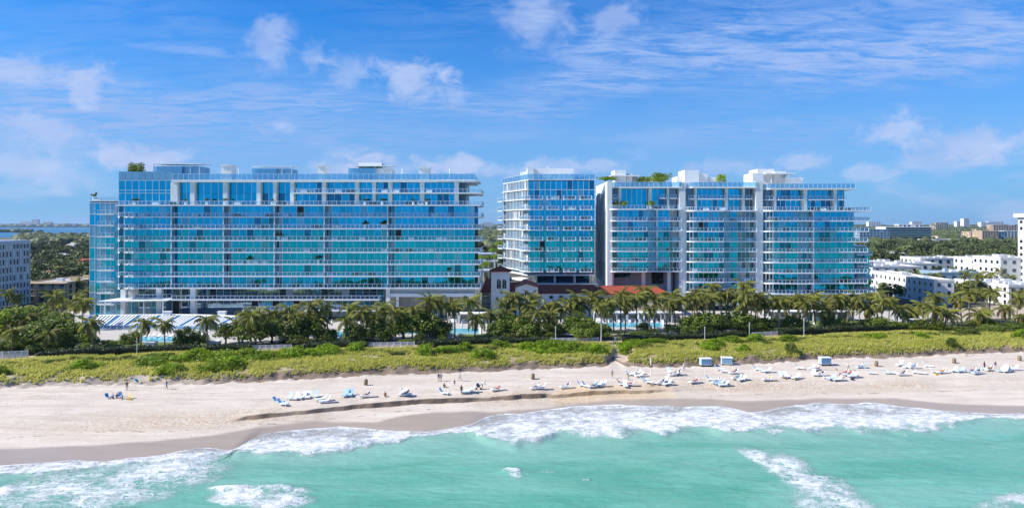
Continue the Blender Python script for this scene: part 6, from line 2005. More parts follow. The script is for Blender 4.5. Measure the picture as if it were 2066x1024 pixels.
for i, (px, D, w, h) in enumerate(((1900, 880, 40, 9), (1935, 900, 30, 8), (1888, 860, 26, 7), (1925, 1050, 50, 10), (1960, 1300, 60, 10), (1880, 1500, 80, 9), (1930, 1700, 70, 12), (1990, 2000, 60, 14), (1760, 1400, 70, 12), (1735, 1600, 50, 14), (1960, 860, 24, 7), (1985, 420, 22, 8), (1800, 480, 26, 8))):
    town('far_low_block', px, D, w, 20, 3 + h, 2, max(4, int(w / 5)), ['pale low block half hidden in the tree belt', 'cream low block among the far trees'][i % 2], wall=['bwhite', 'cream'][i % 2], ww=2.0, wh=1.6, boxes=2, group='low blocks in the tree belt', sides=False)
for i, (px, D, w, h) in enumerate(((1950, 3800, 30, 60), (1935, 4200, 26, 46), (1990, 4000, 60, 40), (70, 6500, 60, 74), (50, 6520, 90, 52), (95, 6480, 70, 50), (1765, 4000, 70, 42), (1850, 4300, 60, 44), (2010, 4200, 90, 44), (1045, 4600, 50, 50), (985, 4200, 60, 40))):
    town('skyline_tower', px, D, w, 30, 3 + h, max(4, int(h / 6)), 5, ['hazy grey tower block on the far skyline', 'hazy pale tower block on the far skyline'][i % 2], wall=['stucco', 'bwhite'][i % 2], ww=5, wh=3, boxes=1, group='towers on the far skyline', sides=False)

# ------------------------------------------------------------------ town trees
def tscatter(n, px0, px1, D0, D1, meshes, label, group, hs=(6, 11), gap=None):
    for i in range(n):
        px = random.uniform(px0, px1); D = math.exp(random.uniform(math.log(D0), math.log(D1)))
        h = random.uniform(*hs)
        tree(PX(px, D), D, 3.0, h, h * random.uniform(.9, 1.5), meshes, label % (('before the bluish block' if px < 1785 else 'before the banded condominium' if px < 1880 else 'before the cream skyline tower' if px < 1960 else 'before the peach condominiums') if '%s' in label else ()), group, 'street_tree', random.choice([.05, .15, .25]))
tscatter(26, 52, 190, 275, 420, FAR, 'dark green tree among the houses behind the tan building', 'trees behind the tan building')
tscatter(44, 48, 200, 420, 900, FAR, 'far dark tree in the wood between the tan building and the bay', 'trees towards the bay', (7, 13))
for px, py, D, h, w in ((122, 545, 330, 9, 12), (140, 530, 400, 8, 12), (90, 560, 320, 7, 9)):
    tree(PX(px, D), D, 3.0, h, w, FARY, 'yellow green tree standing out among dark trees left of the glass block', 'yellow green trees', 'street_tree', .1)
tscatter(26, 958, 1016, 300, 800, FAR, 'tree in the gap between the long block and the square tower', 'trees in the gap', (6, 11))
tscatter(44, 1728, 2075, 256, 345, FAR, 'dark tree between the white flat roofed buildings', 'trees between the white buildings', (5, 9))
tscatter(120, 1726, 2080, 400, 830, FAR, 'tree of the green belt behind the white buildings, %s', 'trees of the green belt', (8, 13))
tscatter(14, 1750, 2075, 355, 420, FARY, 'light olive tree at the near edge of the green belt', 'olive trees of the green belt', (5, 9))
for px, D in ((1915, 380), (1838, 410), (1965, 400), (1880, 440), (2030, 390), (1790, 420)):
    palm(PX(px, D), D, 3 + random.uniform(8, 11), 'slim palm standing in the green belt', 'palms in the green belt', nf=13)

# far woods as one mass of rough crowns
def woods():
    g = np.random.default_rng(5)
    V = []; Fc = []; T = []
    bm = bmesh.new(); bmesh.ops.create_icosphere(bm, subdivisions=2, radius=1.0)
    iv = np.array([v.co[:] for v in bm.verts]); bm.verts.ensure_lookup_table(); fi = np.array([[v.index for v in f.verts] for f in bm.faces]); bm.free()
    def add(x, y, r, h):
        n = g.normal(0, .16, len(iv))
        p = iv * (1 + n)[:, None] * np.array([r, r, h]); p[:, 2] += h * .55
        V.append(p + np.array([x, y, 3.0])); Fc.append(fi + len(iv) * (len(V) - 1)); T.append(np.full(len(iv), g.random()) * .6 + g.random(len(iv)) * .4)
    for px0, px1, D0, D1, n in ((40, 190, 850, 1330, 380), (930, 1030, 750, 4200, 420), (1720, 2090, 820, 4800, 1500)):
        for i in range(n):
            px = g.uniform(px0, px1); D = math.exp(g.uniform(math.log(D0), math.log(D1))); k = 1 + D / 4000
            add(PX(px, D), D, g.uniform(5, 9) * k, g.uniform(4.0, 7.0) * (1 + D / 5000))
    for i in range(900):     # wooded far shore of the bay
        x = g.uniform(-6300, 700); add(x, g.uniform(6330, 6700), g.uniform(20, 60), g.uniform(11, 22))
    for i in range(700):
        x = g.uniform(400, 6300); add(x, g.uniform(4700, 6700), g.uniform(20, 60), g.uniform(10, 18))
    for i in range(110):      # islets in the bay
        c = [(-2050, 2600), (-1800, 2450), (-2300, 2900)][i % 3]
        add(c[0] + g.normal(0, 60), c[1] + g.normal(0, 30), g.uniform(9, 16), g.uniform(5, 9))
    me = npmesh('far_woods', np.concatenate(V), np.concatenate(Fc), 'leaf_far', dict(tint=np.concatenate(T)))
    put('far_woods', me, kind='stuff', label='far green woods along the bay and the horizon')
woods()
# ------------------------------------------------------------------ beach loungers
def _lounger(cm):
    b = MB()
    for s in (-1, 1): b.box(s * .36 - .03, -.95, .30, s * .36 + .03, .55, .36)
    b.box(-.329, -.95, .30, .329, -.89, .36); b.box(-.329, .44, .30, .329, .50, .36); fr = b.mesh('frame', 'frame')
    b = MB(); b.box(-.34, -.93, .365, .34, .46, .45); se = b.mesh('cushion', cm)
    b = MB(); b.add([(-.34, .47, .37), (.34, .47, .37), (.34, .98, 1.02), (-.34, .98, 1.02), (-.34, .42, .46), (.34, .42, .46), (.34, .90, 1.07), (-.34, .90, 1.07)],
                    [(3, 2, 1, 0), (4, 5, 6, 7), (0, 1, 5, 4), (1, 2, 6, 5), (2, 3, 7, 6), (3, 0, 4, 7)]); ba = b.mesh('backrest', cm)
    b = MB(); b.box(-.03, -.03, 0, .03, .03, .30); lg = b.mesh('leg', 'frame')
    return fr, se, ba, lg
LG = {c: _lounger(c) for c in ('lounger_white', 'lounger_blue', 'lounger_pale')}
ROTS = {'c': 0.0, 'r': R(78), 'l': R(-78)}       # which way the foot end points: camera, right, left
LN = {'lounger_white': 'white', 'lounger_blue': 'blue', 'lounger_pale': 'pale blue'}
def place_desc(px):
    if px < 600: return 'nearest the seated group'
    if px < 690: return 'of the short row above the sand step'
    if px < 850: return 'near the brown barrel'
    if px < 1040: return 'near the folded pushchair'
    if px < 1160: return 'below the grey barrel'
    if px < 1240: return 'left of the beach path'
    if px < 1290: return 'at the mouth of the beach path'
    if px < 1380: return 'beside the tall white post'
    if px < 1500: return 'below the pair of blue carts'
    if px < 1600: return 'between the paired and single carts'
    if px < 1740: return 'in the crowd below the single cart'
    if px < 1870: return 'beyond the crowd and single cart'
    return 'in the leaning umbrella cluster'
def lounger(px, py, face, cm=None, jit=True):
    x, y, z = at(px, py)
    cm = cm or random.choice(['lounger_white'] * 4 + ['lounger_pale', 'lounger_pale', 'lounger_blue'])
    rz = {'c': 0.0, 'r': R(72), 'l': R(-72)}[face] + (R(random.uniform(-14, 14)) if jit else 0)
    r = empty('beach_lounger', (x, y, z - .03), '%s sun lounger %s, %s' % (LN[cm], place_desc(px), {'c': 'facing the sea', 'r': 'back to the south', 'l': 'back to the north'}[face]), 'sun lounger', 'sun loungers on the beach', rz)
    r.scale = (1.06, 1.06, 1.06)
    fr, se, ba, lg = LG[cm]
    put('frame', fr, parent=r); put('cushion', se, parent=r); put('backrest', ba, parent=r)
    for a in (-.36, .36):
        for c in (-.85, .42): put('leg', lg, (a, c, 0), parent=r)
    return r
LOUNGE = [(562, 813, 'r', 'lounger_blue'), (570, 817, 'r', 'lounger_pale'), (586, 805, 'c', 'lounger_pale'), (598, 805, 'c', 'lounger_white'), (610, 804, 'c', 'lounger_pale'), (622, 803, 'c', 'lounger_white'), (638, 801, 'c', 'lounger_pale'),
          (649, 808, 'l', 'lounger_white'), (656, 812, 'l', 'lounger_pale'), (696, 799, 'c', 'lounger_blue'), (707, 798, 'c', 'lounger_blue'), (738, 801, 'l', 'lounger_white'), (815, 799, 'l', 'lounger_white'), (820, 797, 'r', 'lounger_pale'),
          (896, 795, 'r', 'lounger_pale'), (941, 793, 'l', 'lounger_pale'), (948, 790, 'l', 'lounger_white'), (1001, 788, 'l', 'lounger_white'), (1080, 785, 'l', 'lounger_white'), (1092, 784, 'l', 'lounger_white'), (1140, 783, 'l', 'lounger_white'),
          (1174, 779, 'r'), (1184, 781, 'r'), (1196, 782, 'l'), (1206, 780, 'l'), (1214, 779, 'l'), (1254, 777, 'r'), (1262, 780, 'c'), (1270, 778, 'l'), (1272, 757, 'r'), (1284, 755, 'l'), (1290, 760, 'l'), (1300, 768, 'r'), (1308, 773, 'r'),
          (1333, 775, 'l'), (1339, 771, 'l'), (1346, 777, 'l'), (1352, 752, 'c'), (1358, 758, 'l'), (1366, 756, 'l'), (1400, 773, 'l'), (1434, 768, 'r'), (1444, 773, 'l'), (1452, 776, 'l'), (1460, 779, 'l'),
          (1452, 747, 'r'), (1459, 751, 'r'), (1480, 754, 'l'), (1486, 765, 'l'), (1497, 768, 'l'), (1528, 747, 'r'), (1538, 750, 'r'), (1548, 751, 'l'), (1580, 761, 'c'), (1588, 761, 'c'), (1606, 764, 'l'), (1548, 768, 'l'),
          (1612, 744, 'r'), (1638, 745, 'l'), (1648, 747, 'l'), (1643, 757, 'c'), (1655, 758, 'l'), (1668, 764, 'r'), (1678, 766, 'l'), (1690, 768, 'l'), (1703, 756, 'l'), (1712, 758, 'l'), (1721, 761, 'l'), (1736, 742, 'l'), (1757, 754, 'r'),
          (1790, 754, 'r'), (1799, 754, 'r'), (1820, 757, 'l'), (1815, 738, 'l'), (1830, 742, 'l'), (1842, 743, 'l'), (1847, 753, 'r'), (1857, 754, 'r'), (1872, 740, 'r'), (1886, 752, 'r'), (1900, 753, 'l'), (1924, 750, 'l'), (1938, 751, 'l'),
          (1960, 751, 'l'), (1970, 754, 'l'), (1986, 746, 'r'), (1996, 748, 'l'), (2020, 750, 'l'), (2031, 751, 'l'), (2045, 747, 'l')]
for a in LOUNGE: lounger(*a)

# carts stacked with loungers
def cart(px, py, label):
    x, y, z = at(px, py)
    r = empty('lounger_cart', (x, y, z), label, 'cart', None, R(random.uniform(-8, 8)))
    def p(b, n, m):
        o = b.build(n, m, None, org=(0, 0, 0)); o.parent = r; return o
    b = MB(); b.box(-1.15, -.7, .34, 1.15, .7, .44); p(b, 'deck', 'frame')
    for k in range(6):
        b = MB(); zz = .45 + k * .19
        b.box(-1.1 + .03 * (k % 2), -.66, zz, 1.08, .66, zz + .12); p(b, 'stacked_lounger', 'lounger_blue' if k % 2 else 'lounger_pale')
    b = MB()
    for i in range(6): b.box(-1.0 + i * .4 - .06, -.69, .46, -1.0 + i * .4 + .06, -.665, 1.58)
    p(b, 'straps', 'bluepaint')['kind'] = 'stuff'
    b = MB(); b.box(-1.2, -.75, 1.59, 1.2, .75, 1.72); p(b, 'cover', 'lounger_white')
    for sx in (-.85, .85):
        for sy in (-.62, .62):
            b = MB(); b.tube([(sx, sy - .08, .2), (sx, sy + .08, .2)], .2, 10); p(b, 'wheel', 'black')
cart(1423, 737, 'blue and white cart stacked with loungers, one of a pair, nearer the tall white post')
cart(1466, 736, 'blue and white cart stacked with loungers, one of a pair, farther from the post')
cart(1664, 736, 'single blue and white cart stacked with loungers under a pale cover')

# barrels
def barrel(px, py, label):
    x, y, z = at(px, py)
    r = empty('litter_barrel', (x, y, z), label, 'barrel')
    b = MB(); b.tube([(x, y, z - .05), (x, y, z + .3), (x, y, z + .7), (x, y, z + 1.0)], [.34, .38, .38, .35], 12); b.build('body', 'wood', r, smooth=True)
    for h in (.3, .68):
        b = MB(); b.tube([(x, y, z + h), (x, y, z + h + .06)], .395, 12); b.build('hoop', 'black', r)
    b = MB(); b.tube([(x, y, z + .99), (x, y, z + 1.05)], [.30, .26], 12); b.build('liner', 'black', r)
for a in ((738, 776, 'brown litter barrel behind the row of five loungers'), (1075, 764, 'grey brown litter barrel below the dune left of the beach path'), (1768, 738, 'litter barrel right of the single blue cart'), (1925, 732, 'litter barrel below the dune near the last cluster'), (2057, 727, 'litter barrel farthest from the beach path')):
    barrel(*a)
# tall white post with shower arm
x, y, z = at(1313, 756)
r = empty('beach_post', (x, y, z), 'tall white post with a small brown sign standing on the sand', 'post')
b = MB(); b.tube([(x, y, z - .2), (x, y, z + 3.4)], .09, 8); b.build('pole', 'white', r)
b = MB(); b.box(x - .35, y - .12, z + 1.55, x + .4, y - .092, z + 2.05); b.build('sign', 'wood', r)
# low wooden stakes at the dune foot
for px, py in ((584, 762), (1949, 718), (1962, 716)):
    x, y, z = at(px, py)
    b = MB(); b.tube([(x, y, z - .2), (x + .05, y, z + 1.1)], [.09, .07], 6)
    b.build('wooden_stake', 'wood', label='leaning wooden stake at the foot of the dune, %s' % ('left of the brown barrel' if px < 700 else 'near the last litter barrel'), cat='stake', group='stakes at the dune foot')

# ------------------------------------------------------------------ people
def skin_body(name, J, E, rad):
    me = bpy.data.meshes.new(name)
    me.from_pydata([J[k] for k in J], [(list(J).index(a), list(J).index(b)) for a, b in E], [])
    o = bpy.data.objects.new(name, me); COL.objects.link(o)
    sk = o.modifiers.new('skin', 'SKIN'); sk.use_smooth_shade = True
    for i, k in enumerate(J):
        r_ = rad[k]
        me.skin_vertices[0].data[i].radius = (r_, r_ * .85)
        me.skin_vertices[0].data[i].use_root = (k == 'pelvis')
    ss = o.modifiers.new('sub', 'SUBSURF'); ss.levels = 1; ss.render_levels = 1
    return o, J
def lerp3(a, b, t): return tuple(a[i] + (b[i] - a[i]) * t for i in range(3))
RAD = dict(pelvis=.15, belly=.135, chest=.16, neck=.055, jaw=.075, head=.105, crown=.085, hipl=.10, hipr=.10, kneel=.062, kneer=.062, anl=.042, anr=.042, toel=.035, toer=.035,
           shl=.062, shr=.062, ell=.042, elr=.042, wrl=.030, wrr=.030, hal=.034, har=.034)
EDG = [('pelvis', 'belly'), ('belly', 'chest'), ('chest', 'neck'), ('neck', 'jaw'), ('jaw', 'head'), ('head', 'crown'), ('pelvis', 'hipl'), ('pelvis', 'hipr'), ('hipl', 'kneel'), ('hipr', 'kneer'), ('kneel', 'anl'), ('kneer', 'anr'), ('anl', 'toel'), ('anr', 'toer'),
       ('chest', 'shl'), ('chest', 'shr'), ('shl', 'ell'), ('shr', 'elr'), ('ell', 'wrl'), ('elr', 'wrr'), ('wrl', 'hal'), ('wrr', 'har')]
def pose(kind):
    J = dict(pelvis=(0, 0, .95), belly=(0, 0, 1.12), chest=(0, 0, 1.32), neck=(0, 0, 1.48), jaw=(0, -.02, 1.55), head=(0, -.01, 1.64), crown=(0, .0, 1.72),
             hipl=(-.10, 0, .88), hipr=(.10, 0, .88), kneel=(-.11, -.02, .50), kneer=(.11, -.02, .50), anl=(-.11, .02, .09), anr=(.11, .02, .09), toel=(-.12, -.15, .04), toer=(.12, -.15, .04),
             shl=(-.19, 0, 1.40), shr=(.19, 0, 1.40), ell=(-.25, .03, 1.13), elr=(.25, .03, 1.13), wrl=(-.26, -.04, .88), wrr=(.26, -.04, .88), hal=(-.26, -.06, .80), har=(.26, -.06, .80))
    if kind == 'walk':
        J.update(kneel=(-.10, -.20, .52), anl=(-.10, -.24, .10), toel=(-.10, -.42, .05), kneer=(.10, .10, .50), anr=(.10, .40, .14), toer=(.10, .30, .03), ell=(-.25, .12, 1.15), wrl=(-.25, .18, .92), hal=(-.25, .19, .84), elr=(.25, -.08, 1.14), wrr=(.24, -.24, .98), har=(.23, -.30, .93))
    if kind == 'bend':
        J.update(belly=(0, -.10, 1.10), chest=(0, -.28, 1.24), neck=(0, -.42, 1.30), jaw=(0, -.49, 1.32), head=(0, -.57, 1.35), crown=(0, -.65, 1.37), shl=(-.18, -.36, 1.24), shr=(.18, -.36, 1.24), ell=(-.22, -.44, 1.0), elr=(.22, -.44, 1.0), wrl=(-.2, -.58, .84), wrr=(.2, -.58, .84), hal=(-.19, -.63, .78), har=(.19, -.63, .78))
    if kind == 'sit':
        d = -.80
        for k in ('pelvis', 'belly', 'chest', 'neck', 'jaw', 'head', 'crown', 'shl', 'shr', 'ell', 'elr', 'wrl', 'wrr', 'hal', 'har'): J[k] = (J[k][0], J[k][1], J[k][2] + d)
        J.update(hipl=(-.11, -.03, .12), hipr=(.11, -.03, .12), kneel=(-.14, -.42, .42), kneer=(.14, -.40, .44), anl=(-.13, -.68, .08), anr=(.13, -.66, .08), toel=(-.13, -.84, .04), toer=(.13, -.82, .04), ell=(-.27, -.12, .36), elr=(.27, -.12, .36), wrl=(-.18, -.34, .40), wrr=(.18, -.34, .42), hal=(-.15, -.42, .42), har=(.15, -.42, .44))
    if kind == 'lie':      # reclined on a lounger, feet at -y, back raised towards +y
        J = dict(pelvis=(0, .35, .60), belly=(0, .46, .72), chest=(0, .60, .88), neck=(0, .74, 1.02), jaw=(0, .77, 1.09), head=(0, .82, 1.16), crown=(0, .87, 1.22), hipl=(-.10, .28, .57), hipr=(.10, .28, .57), kneel=(-.12, -.12, .68), kneer=(.13, -.14, .57), anl=(-.12, -.50, .52), anr=(.14, -.55, .53), toel=(-.12, -.58, .66), toer=(.15, -.62, .66),
                 shl=(-.19, .66, .93), shr=(.19, .66, .93), ell=(-.27, .50, .70), elr=(.27, .50, .70), wrl=(-.22, .28, .62), wrr=(.2, .30, .70), hal=(-.20, .20, .60), har=(.15, .24, .70))
    return J
POSES = {}
def get_pose(kind):
    if kind in POSES: return POSES[kind]
    J = pose(kind)
    o, _ = skin_body('person_' + kind, J, EDG, RAD)
    bpy.context.view_layer.update()
    dg = bpy.context.evaluated_depsgraph_get()
    me = bpy.data.meshes.new_from_object(o.evaluated_get(dg))
    COL.objects.unlink(o); bpy.data.objects.remove(o)
    # fingers: five short tapered chains on each hand, thumb from the side of the palm; a nose; ears
    b = MB()
    for s, wr, ha in ((-1, 'wrl', 'hal'), (1, 'wrr', 'har')):
        w = Vector(J[wr]); h = Vector(J[ha]); d = (h - w).normalized(); side = d.cross(Vector((s, .2, .1))).normalized()
        for i, l in enumerate((.070, .080, .075, .058)):
            p0 = h + side * (.022 * (i - 1.5)); p1 = p0 + d * l * .55 + side * .002; p2 = p0 + d * l + Vector((-s, 0, 0)) * .02
            b.tube([tuple(p0), tuple(p1), tuple(p2)], [.010, .009, .006], 5)
        p0 = h - d * .045 - side * .03; b.tube([tuple(p0), tuple(p0 - side * .03 + d * .03), tuple(p0 - side * .035 + d * .065)], [.011, .010, .007], 5)
    hd = Vector(J['head']); jw = Vector(J['jaw'])
    up = (Vector(J['crown']) - jw).normalized(); fw = Vector((1, 0, 0)).cross(up).normalized()
    if fw.y > 0: fw = -fw
    b.tube([tuple(hd + fw * .085 + up * .0), tuple(hd + fw * .115 - up * .03), tuple(hd + fw * .09 - up * .045)], [.010, .018, .010], 5)
    for s in (-1, 1):
        b.tube([tuple(hd + Vector((s * .095, 0, 0)) + up * .02), tuple(hd + Vector((s * .105, 0, 0)) - up * .03)], [.02, .014], 5)
    nb_ = len(me.vertices)
    vs = [tuple(v.co) for v in me.vertices] + b.v
    fs = [tuple(p.vertices) for p in me.polygons] + [tuple(i + nb_ for i in f) for f in b.f]
    segs = {'bottom': [('pelvis', 'hipl'), ('pelvis', 'hipr'), ('hipl', 'kneel'), ('hipr', 'kneer')], 'top': [('belly', 'chest'), ('pelvis', 'belly'), ('chest', 'shl'), ('chest', 'shr'), ('shl', 'ell'), ('shr', 'elr')], 'hair': [('head', 'crown')],
            'skin': [('neck', 'jaw'), ('ell', 'wrl'), ('elr', 'wrr'), ('kneel', 'anl'), ('kneer', 'anr'), ('wrl', 'hal'), ('wrr', 'har'), ('anl', 'toel'), ('anr', 'toer')]}
    order = ['skin', 'top', 'bottom', 'hair']
    mi = []
    for f in fs:
        c = sum((Vector(vs[i]) for i in f), Vector()) / len(f)
        best = (9, 0)
        for oi, nm in enumerate(order):
            for a, bb in segs[nm]:
                A_, B_ = Vector(J[a]), Vector(J[bb]); ab = B_ - A_
                t = max(0, min(1, (c - A_).dot(ab) / ab.length_squared)); dd = (c - (A_ + ab * t)).length
                if dd < best[0]: best = (dd, oi)
        k = best[1]
        rel = c - hd
        if rel.length < .16: k = 3 if (rel.dot(up) > .035 or rel.dot(fw) < -.02) else 0
        mi.append(k)
    me2 = bpy.data.meshes.new('body_' + kind)
    me2.from_pydata(vs, [], fs)
    for nm in ('skinA', 'clothA', 'clothA', 'hairA'): me2.materials.append(MT[nm])
    me2.polygons.foreach_set('material_index', mi)
    me2.polygons.foreach_set('use_smooth', [True] * len(fs))
    me2.update()
    POSES[kind] = me2
    return me2
MT['skinA'] = simple('light_skin', (0.50, 0.30, 0.21), 0.6, 0.05); MT['skinB'] = simple('tanned_skin', (0.33, 0.18, 0.11), 0.6, 0.05)
MT['hairA'] = simple('dark_hair', (0.03, 0.02, 0.015), 0.5, 0.1); MT['hairB'] = simple('brown_hair', (0.12, 0.07, 0.035), 0.5, 0.1); MT['hairW'] = simple('white_hat', (0.75, 0.74, 0.72), 0.7, 0.05)
MT['clothA'] = simple('grey_cloth', (0.30, 0.30, 0.31), 0.8, 0.08)
CL = dict(black=(0.02, 0.02, 0.025), white=(0.78, 0.78, 0.78), blue=(0.10, 0.22, 0.50), red=(0.60, 0.06, 0.04), yellow=(0.65, 0.45, 0.08), khaki=(0.42, 0.33, 0.20), navy=(0.03, 0.05, 0.12), teal=(0.05, 0.40, 0.45), grey=(0.32, 0.32, 0.33), pink=(0.65, 0.30, 0.32), skyblue=(0.35, 0.55, 0.78))
for k, c in CL.items(): MT['cl_' + k] = simple(k + '_cloth', c, 0.8, 0.08)
def person(px, py, kind, top, bot, rz, label, skin='skinA', hair='hairA', s=1.0, on=None):
    if on is None: x, y, z = at(px, py)
    else: x, y, z = on
    me = get_pose(kind)
    o = put('person', me, (x, y, z - .02), (0, 0, rz), s, label=label, cat='person')
    for i, mt in enumerate((skin, skin if top == 'skin' else 'cl_' + top, 'cl_' + bot, hair)):
        o.material_slots[i].link = 'OBJECT'; o.material_slots[i].material = MT[mt]
    return o
PEOPLE = [(256, 787, 'stand', 'black', 'khaki', .4, 'person in black top standing with arms down above the seated group', 'skinB'), (336, 785, 'walk', 'blue', 'navy', 1.5, 'person in blue walking alone on the upper beach'),
          (885, 769, 'stand', 'black', 'grey', .2, 'person in black standing close beside a companion below the dune', 'skinB'), (890, 769, 'stand', 'grey', 'khaki', -.4, 'person in grey standing close beside a companion below the dune'),
          (896, 781, 'sit', 'black', 'black', .8, 'person in black crouching on the sand behind a pale lounger'), (917, 778, 'stand', 'navy', 'navy', 0, 'child in dark clothes standing on the sand', 'skinA', 'hairB', .72),
          (928, 768, 'walk', 'skyblue', 'grey', -1.4, 'person in light blue shirt striding along the upper beach'), (931, 795, 'stand', 'black', 'black', .5, 'person in black swimwear standing beside a lounger', 'skinB'),
          (973, 784, 'bend', 'white', 'black', 1.6, 'person in white shirt leaning over a pushchair'), (1235, 762, 'stand', 'grey', 'khaki', 0, 'person standing at the mouth of the beach path'), (777, 799, 'sit', 'red', 'black', .3, 'person in red sitting on bare sand near the sand step', 'skinB'),
          (1380, 748, 'stand', 'white', 'khaki', .2, 'person in white shirt and hat standing near the blue carts', 'skinA', 'hairW'), (1711, 747, 'walk', 'white', 'grey', 1.2, 'person dressed in white walking behind the crowd'), (1687, 757, 'stand', 'khaki', 'white', -.5, 'person in tan top standing in the crowd'),
          (1696, 760, 'sit', 'red', 'red', -.3, 'person in red swimwear sitting in the crowd', 'skinB'), (1986, 744, 'stand', 'navy', 'navy', .4, 'person in navy standing among the last loungers', 'skinB'), (2008, 744, 'stand', 'navy', 'grey', -.4, 'person in dark blue standing beside the leaning umbrella'),
          (1994, 748, 'sit', 'khaki', 'black', .2, 'person in tan sitting between two standing companions', 'skinB'), (1283, 758, 'bend', 'white', 'grey', .6, 'person in white bending over a lounger at the path mouth'), (1268, 766, 'bend', 'khaki', 'khaki', -.8, 'person in tan bending near the path mouth', 'skinB'),
          (1371, 757, 'bend', 'black', 'navy', .3, 'person in black leaning over a lounger near the tall white post'), (1242, 692, 'stand', 'teal', 'grey', .3, 'person in teal standing on top of the dune by the beach path'), (1237, 700, 'walk', 'grey', 'khaki', .1, 'person in grey walking down the beach path'),
          (228, 803, 'sit', 'blue', 'navy', -.3, 'person in blue sitting on the sand in the lone group'), (236, 802, 'sit', 'navy', 'grey', .5, 'person in navy sitting on the sand in the lone group'), (246, 804, 'sit', 'skyblue', 'blue', .2, 'person in light blue sitting on the sand in the lone group'), (1580, 763, 'sit', 'skin', 'black', .5, 'bare chested person sitting on the sand before two loungers', 'skinB')]
for a in PEOPLE:
    a = list(a) + ['skinA', 'hairA', 1.0][len(a) - 7:]
    person(*a)
# people reclining on loungers
i_ = 0
tops = ['black', 'skin', 'red', 'white', 'navy', 'teal', 'yellow', 'pink']
for li in (11, 12, 17, 18, 20, 23, 26, 28, 34, 38, 40, 42, 47, 48, 56, 59, 61, 65, 66, 68, 72, 75, 80, 83, 84, 86):
    px, py, face = LOUNGE[li][:3]
    x, y, z = at(px, py)
    rz = {'c': 0.0, 'r': R(72), 'l': R(-72)}[face]
    tp = tops[i_ % 8]; bt = ['black', 'blue', 'red', 'navy', 'white'][i_ % 5]
    person(px, py, 'lie', tp, bt, rz, '%s reclining on a lounger %s' % ({'skin': 'bare chested person'}.get(tp, 'person in %s and %s' % (tp, bt)), place_desc(px)), 'skinB' if i_ % 2 else 'skinA', 'hairA' if i_ % 3 else 'hairB', on=(x, y, z - .02))
    i_ += 1
# pushchair
x, y, z = at(966, 785)
r = empty('pushchair', (x, y, z), 'black pushchair parked on the sand beside a leaning person', 'pushchair')
b = MB(); b.tube([(x + .5, y, z + 1.0), (x + .1, y, z + .55), (x - .45, y, z + .2)], .03, 6); b.tube([(x - .2, y, z + .75), (x + .35, y, z + .15)], .03, 6); b.build('frame', 'black', r)
b = MB(); b.add([(x - .3, y - .22, z + .45), (x + .12, y - .22, z + .4), (x + .28, y - .22, z + .9), (x - .3, y + .22, z + .45), (x + .12, y + .22, z + .4), (x + .28, y + .22, z + .9)], [(0, 1, 2), (3, 5, 4), (0, 3, 4, 1), (1, 4, 5, 2), (2, 5, 3, 0)]); b.build('seat', 'cl_black', r)
b = MB(); b.tube([(x - .2, y - .24, z + .85), (x - .2, y + .24, z + .85)], [.28, .28], 10); b.build('hood', 'cl_navy', r)
for dx in (-.45, .35):
    for dy in (-.25, .25):
        b = MB(); b.tube([(x + dx, y + dy - .03, z + .15), (x + dx, y + dy + .03, z + .15)], .15, 10); b.build('wheel', 'black', r)
# low beach chairs of the lone group
def lowchair(px, py, c, rz, label):
    x, y, z = at(px, py)
    r = empty('beach_chair', (x, y, z), label, 'chair', None, rz)
    for nm, m, f in (('seat', c, lambda b: b.box(-.28, -.3, .2, .28, .25, .25)), ('backrest', c, lambda b: b.add([(-.28, .25, .2), (.28, .25, .2), (.28, .55, .85), (-.28, .55, .85), (-.28, .29, .2), (.28, .29, .2), (.28, .59, .85), (-.28, .59, .85)], [(0, 1, 2, 3), (7, 6, 5, 4), (0, 4, 5, 1), (1, 5, 6, 2), (2, 6, 7, 3), (3, 7, 4, 0)])),
                     ('frame', 'metal', lambda b: [b.tube([(s * .3, -.3, 0), (s * .3, -.28, .3), (s * .3, .35, .42), (s * .3, .3, 0)], .018, 5) for s in (-1, 1)])):
        b = MB(); f(b); o = b.build(nm, m, None, org=(0, 0, 0)); o.parent = r
lowchair(218, 803, 'bluepaint', R(60), 'low blue beach chair at one end of the lone seated group')
lowchair(241, 801, 'bluepaint', R(20), 'low blue beach chair in the middle of the lone seated group')
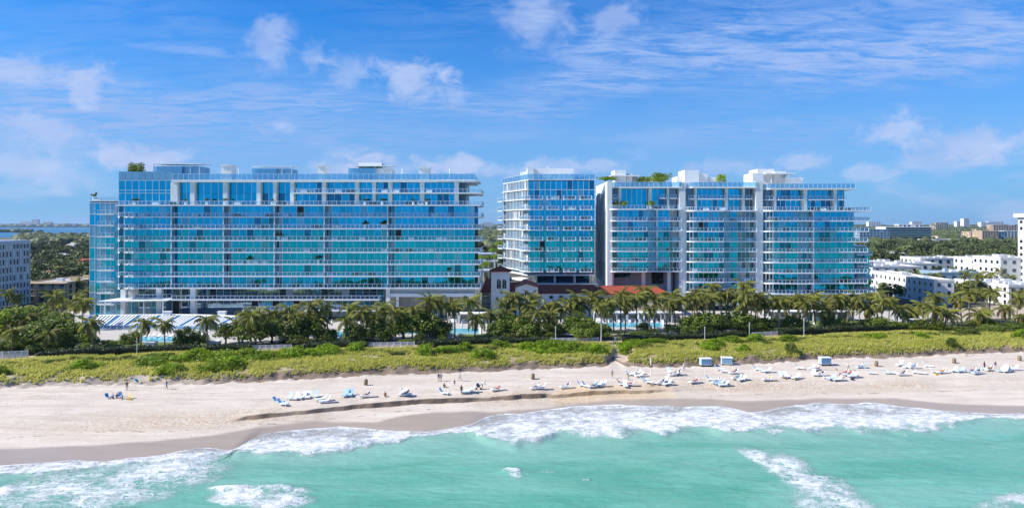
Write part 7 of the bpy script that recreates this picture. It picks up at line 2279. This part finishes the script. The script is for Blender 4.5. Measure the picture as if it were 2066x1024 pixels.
lowchair(256, 804, 'cl_yellow', R(-40), 'low yellow beach chair at the end of the lone seated group')
# leaning umbrella in the last cluster and a teal one at the dune foot
def lean_umbrella(px, py, c, ang, label, s=1.0):
    x, y, z = at(px, py)
    r = empty('beach_umbrella', (x, y, z), label, 'umbrella')
    d = Vector((math.sin(ang), 0, math.cos(ang))); tip = Vector((x, y, z)) + d * 1.7 * s
    b = MB(); b.tube([(x, y, z - .2), tuple(tip)], .025, 6); b.build('pole', 'metal', r)
    u_ = Vector((0, 1, 0)); w_ = d.cross(u_)
    b = MB(); n = 10
    vs = [tuple(tip + d * .1)] + [tuple(tip - d * .35 * s + (u_ * math.cos(2 * math.pi * k / n) + w_ * math.sin(2 * math.pi * k / n)) * 1.0 * s) for k in range(n)] + [tuple(tip - d * .05)]
    b.add(vs, [(0, 1 + k, 1 + (k + 1) % n) for k in range(n)] + [(n + 1, 1 + (k + 1) % n, 1 + k) for k in range(n)]); b.build('canopy', c, r)
lean_umbrella(2038, 750, 'lounger_white', -1.0, 'leaning white umbrella over the last loungers')
lean_umbrella(821, 799, 'lounger_white', -.5, 'white umbrella tilted over a lounger above the sand step', .8)
lean_umbrella(270, 771, 'cl_teal', .9, 'small teal umbrella lying at the foot of the dune', .5)
for px, py, c in ((262, 806, 'cl_yellow'), (1315, 778, 'cl_khaki'), (1606, 766, 'cl_khaki'), (1720, 766, 'cl_navy'), (1890, 756, 'cl_yellow')):
    x, y, z = at(px, py)
    b = MB(); b.prism([(x - .3, y - .15), (x + .3, y - .15), (x + .32, y + .15), (x - .3, y + .17)], z - .02, z + .28); b.prism([(x - .24, y - .05), (x + .24, y - .05), (x + .2, y + .06), (x - .2, y + .06)], z + .281, z + .36)
    b.tube([(x - .18, y, z + .35), (x - .1, y, z + .52), (x + .1, y, z + .52), (x + .18, y, z + .35)], .02, 5)
    b.build('beach_bag', c, label='%s beach bag on the sand %s' % (c[3:], 'at the lone seated group' if px < 300 else place_desc(px)), cat='bag')
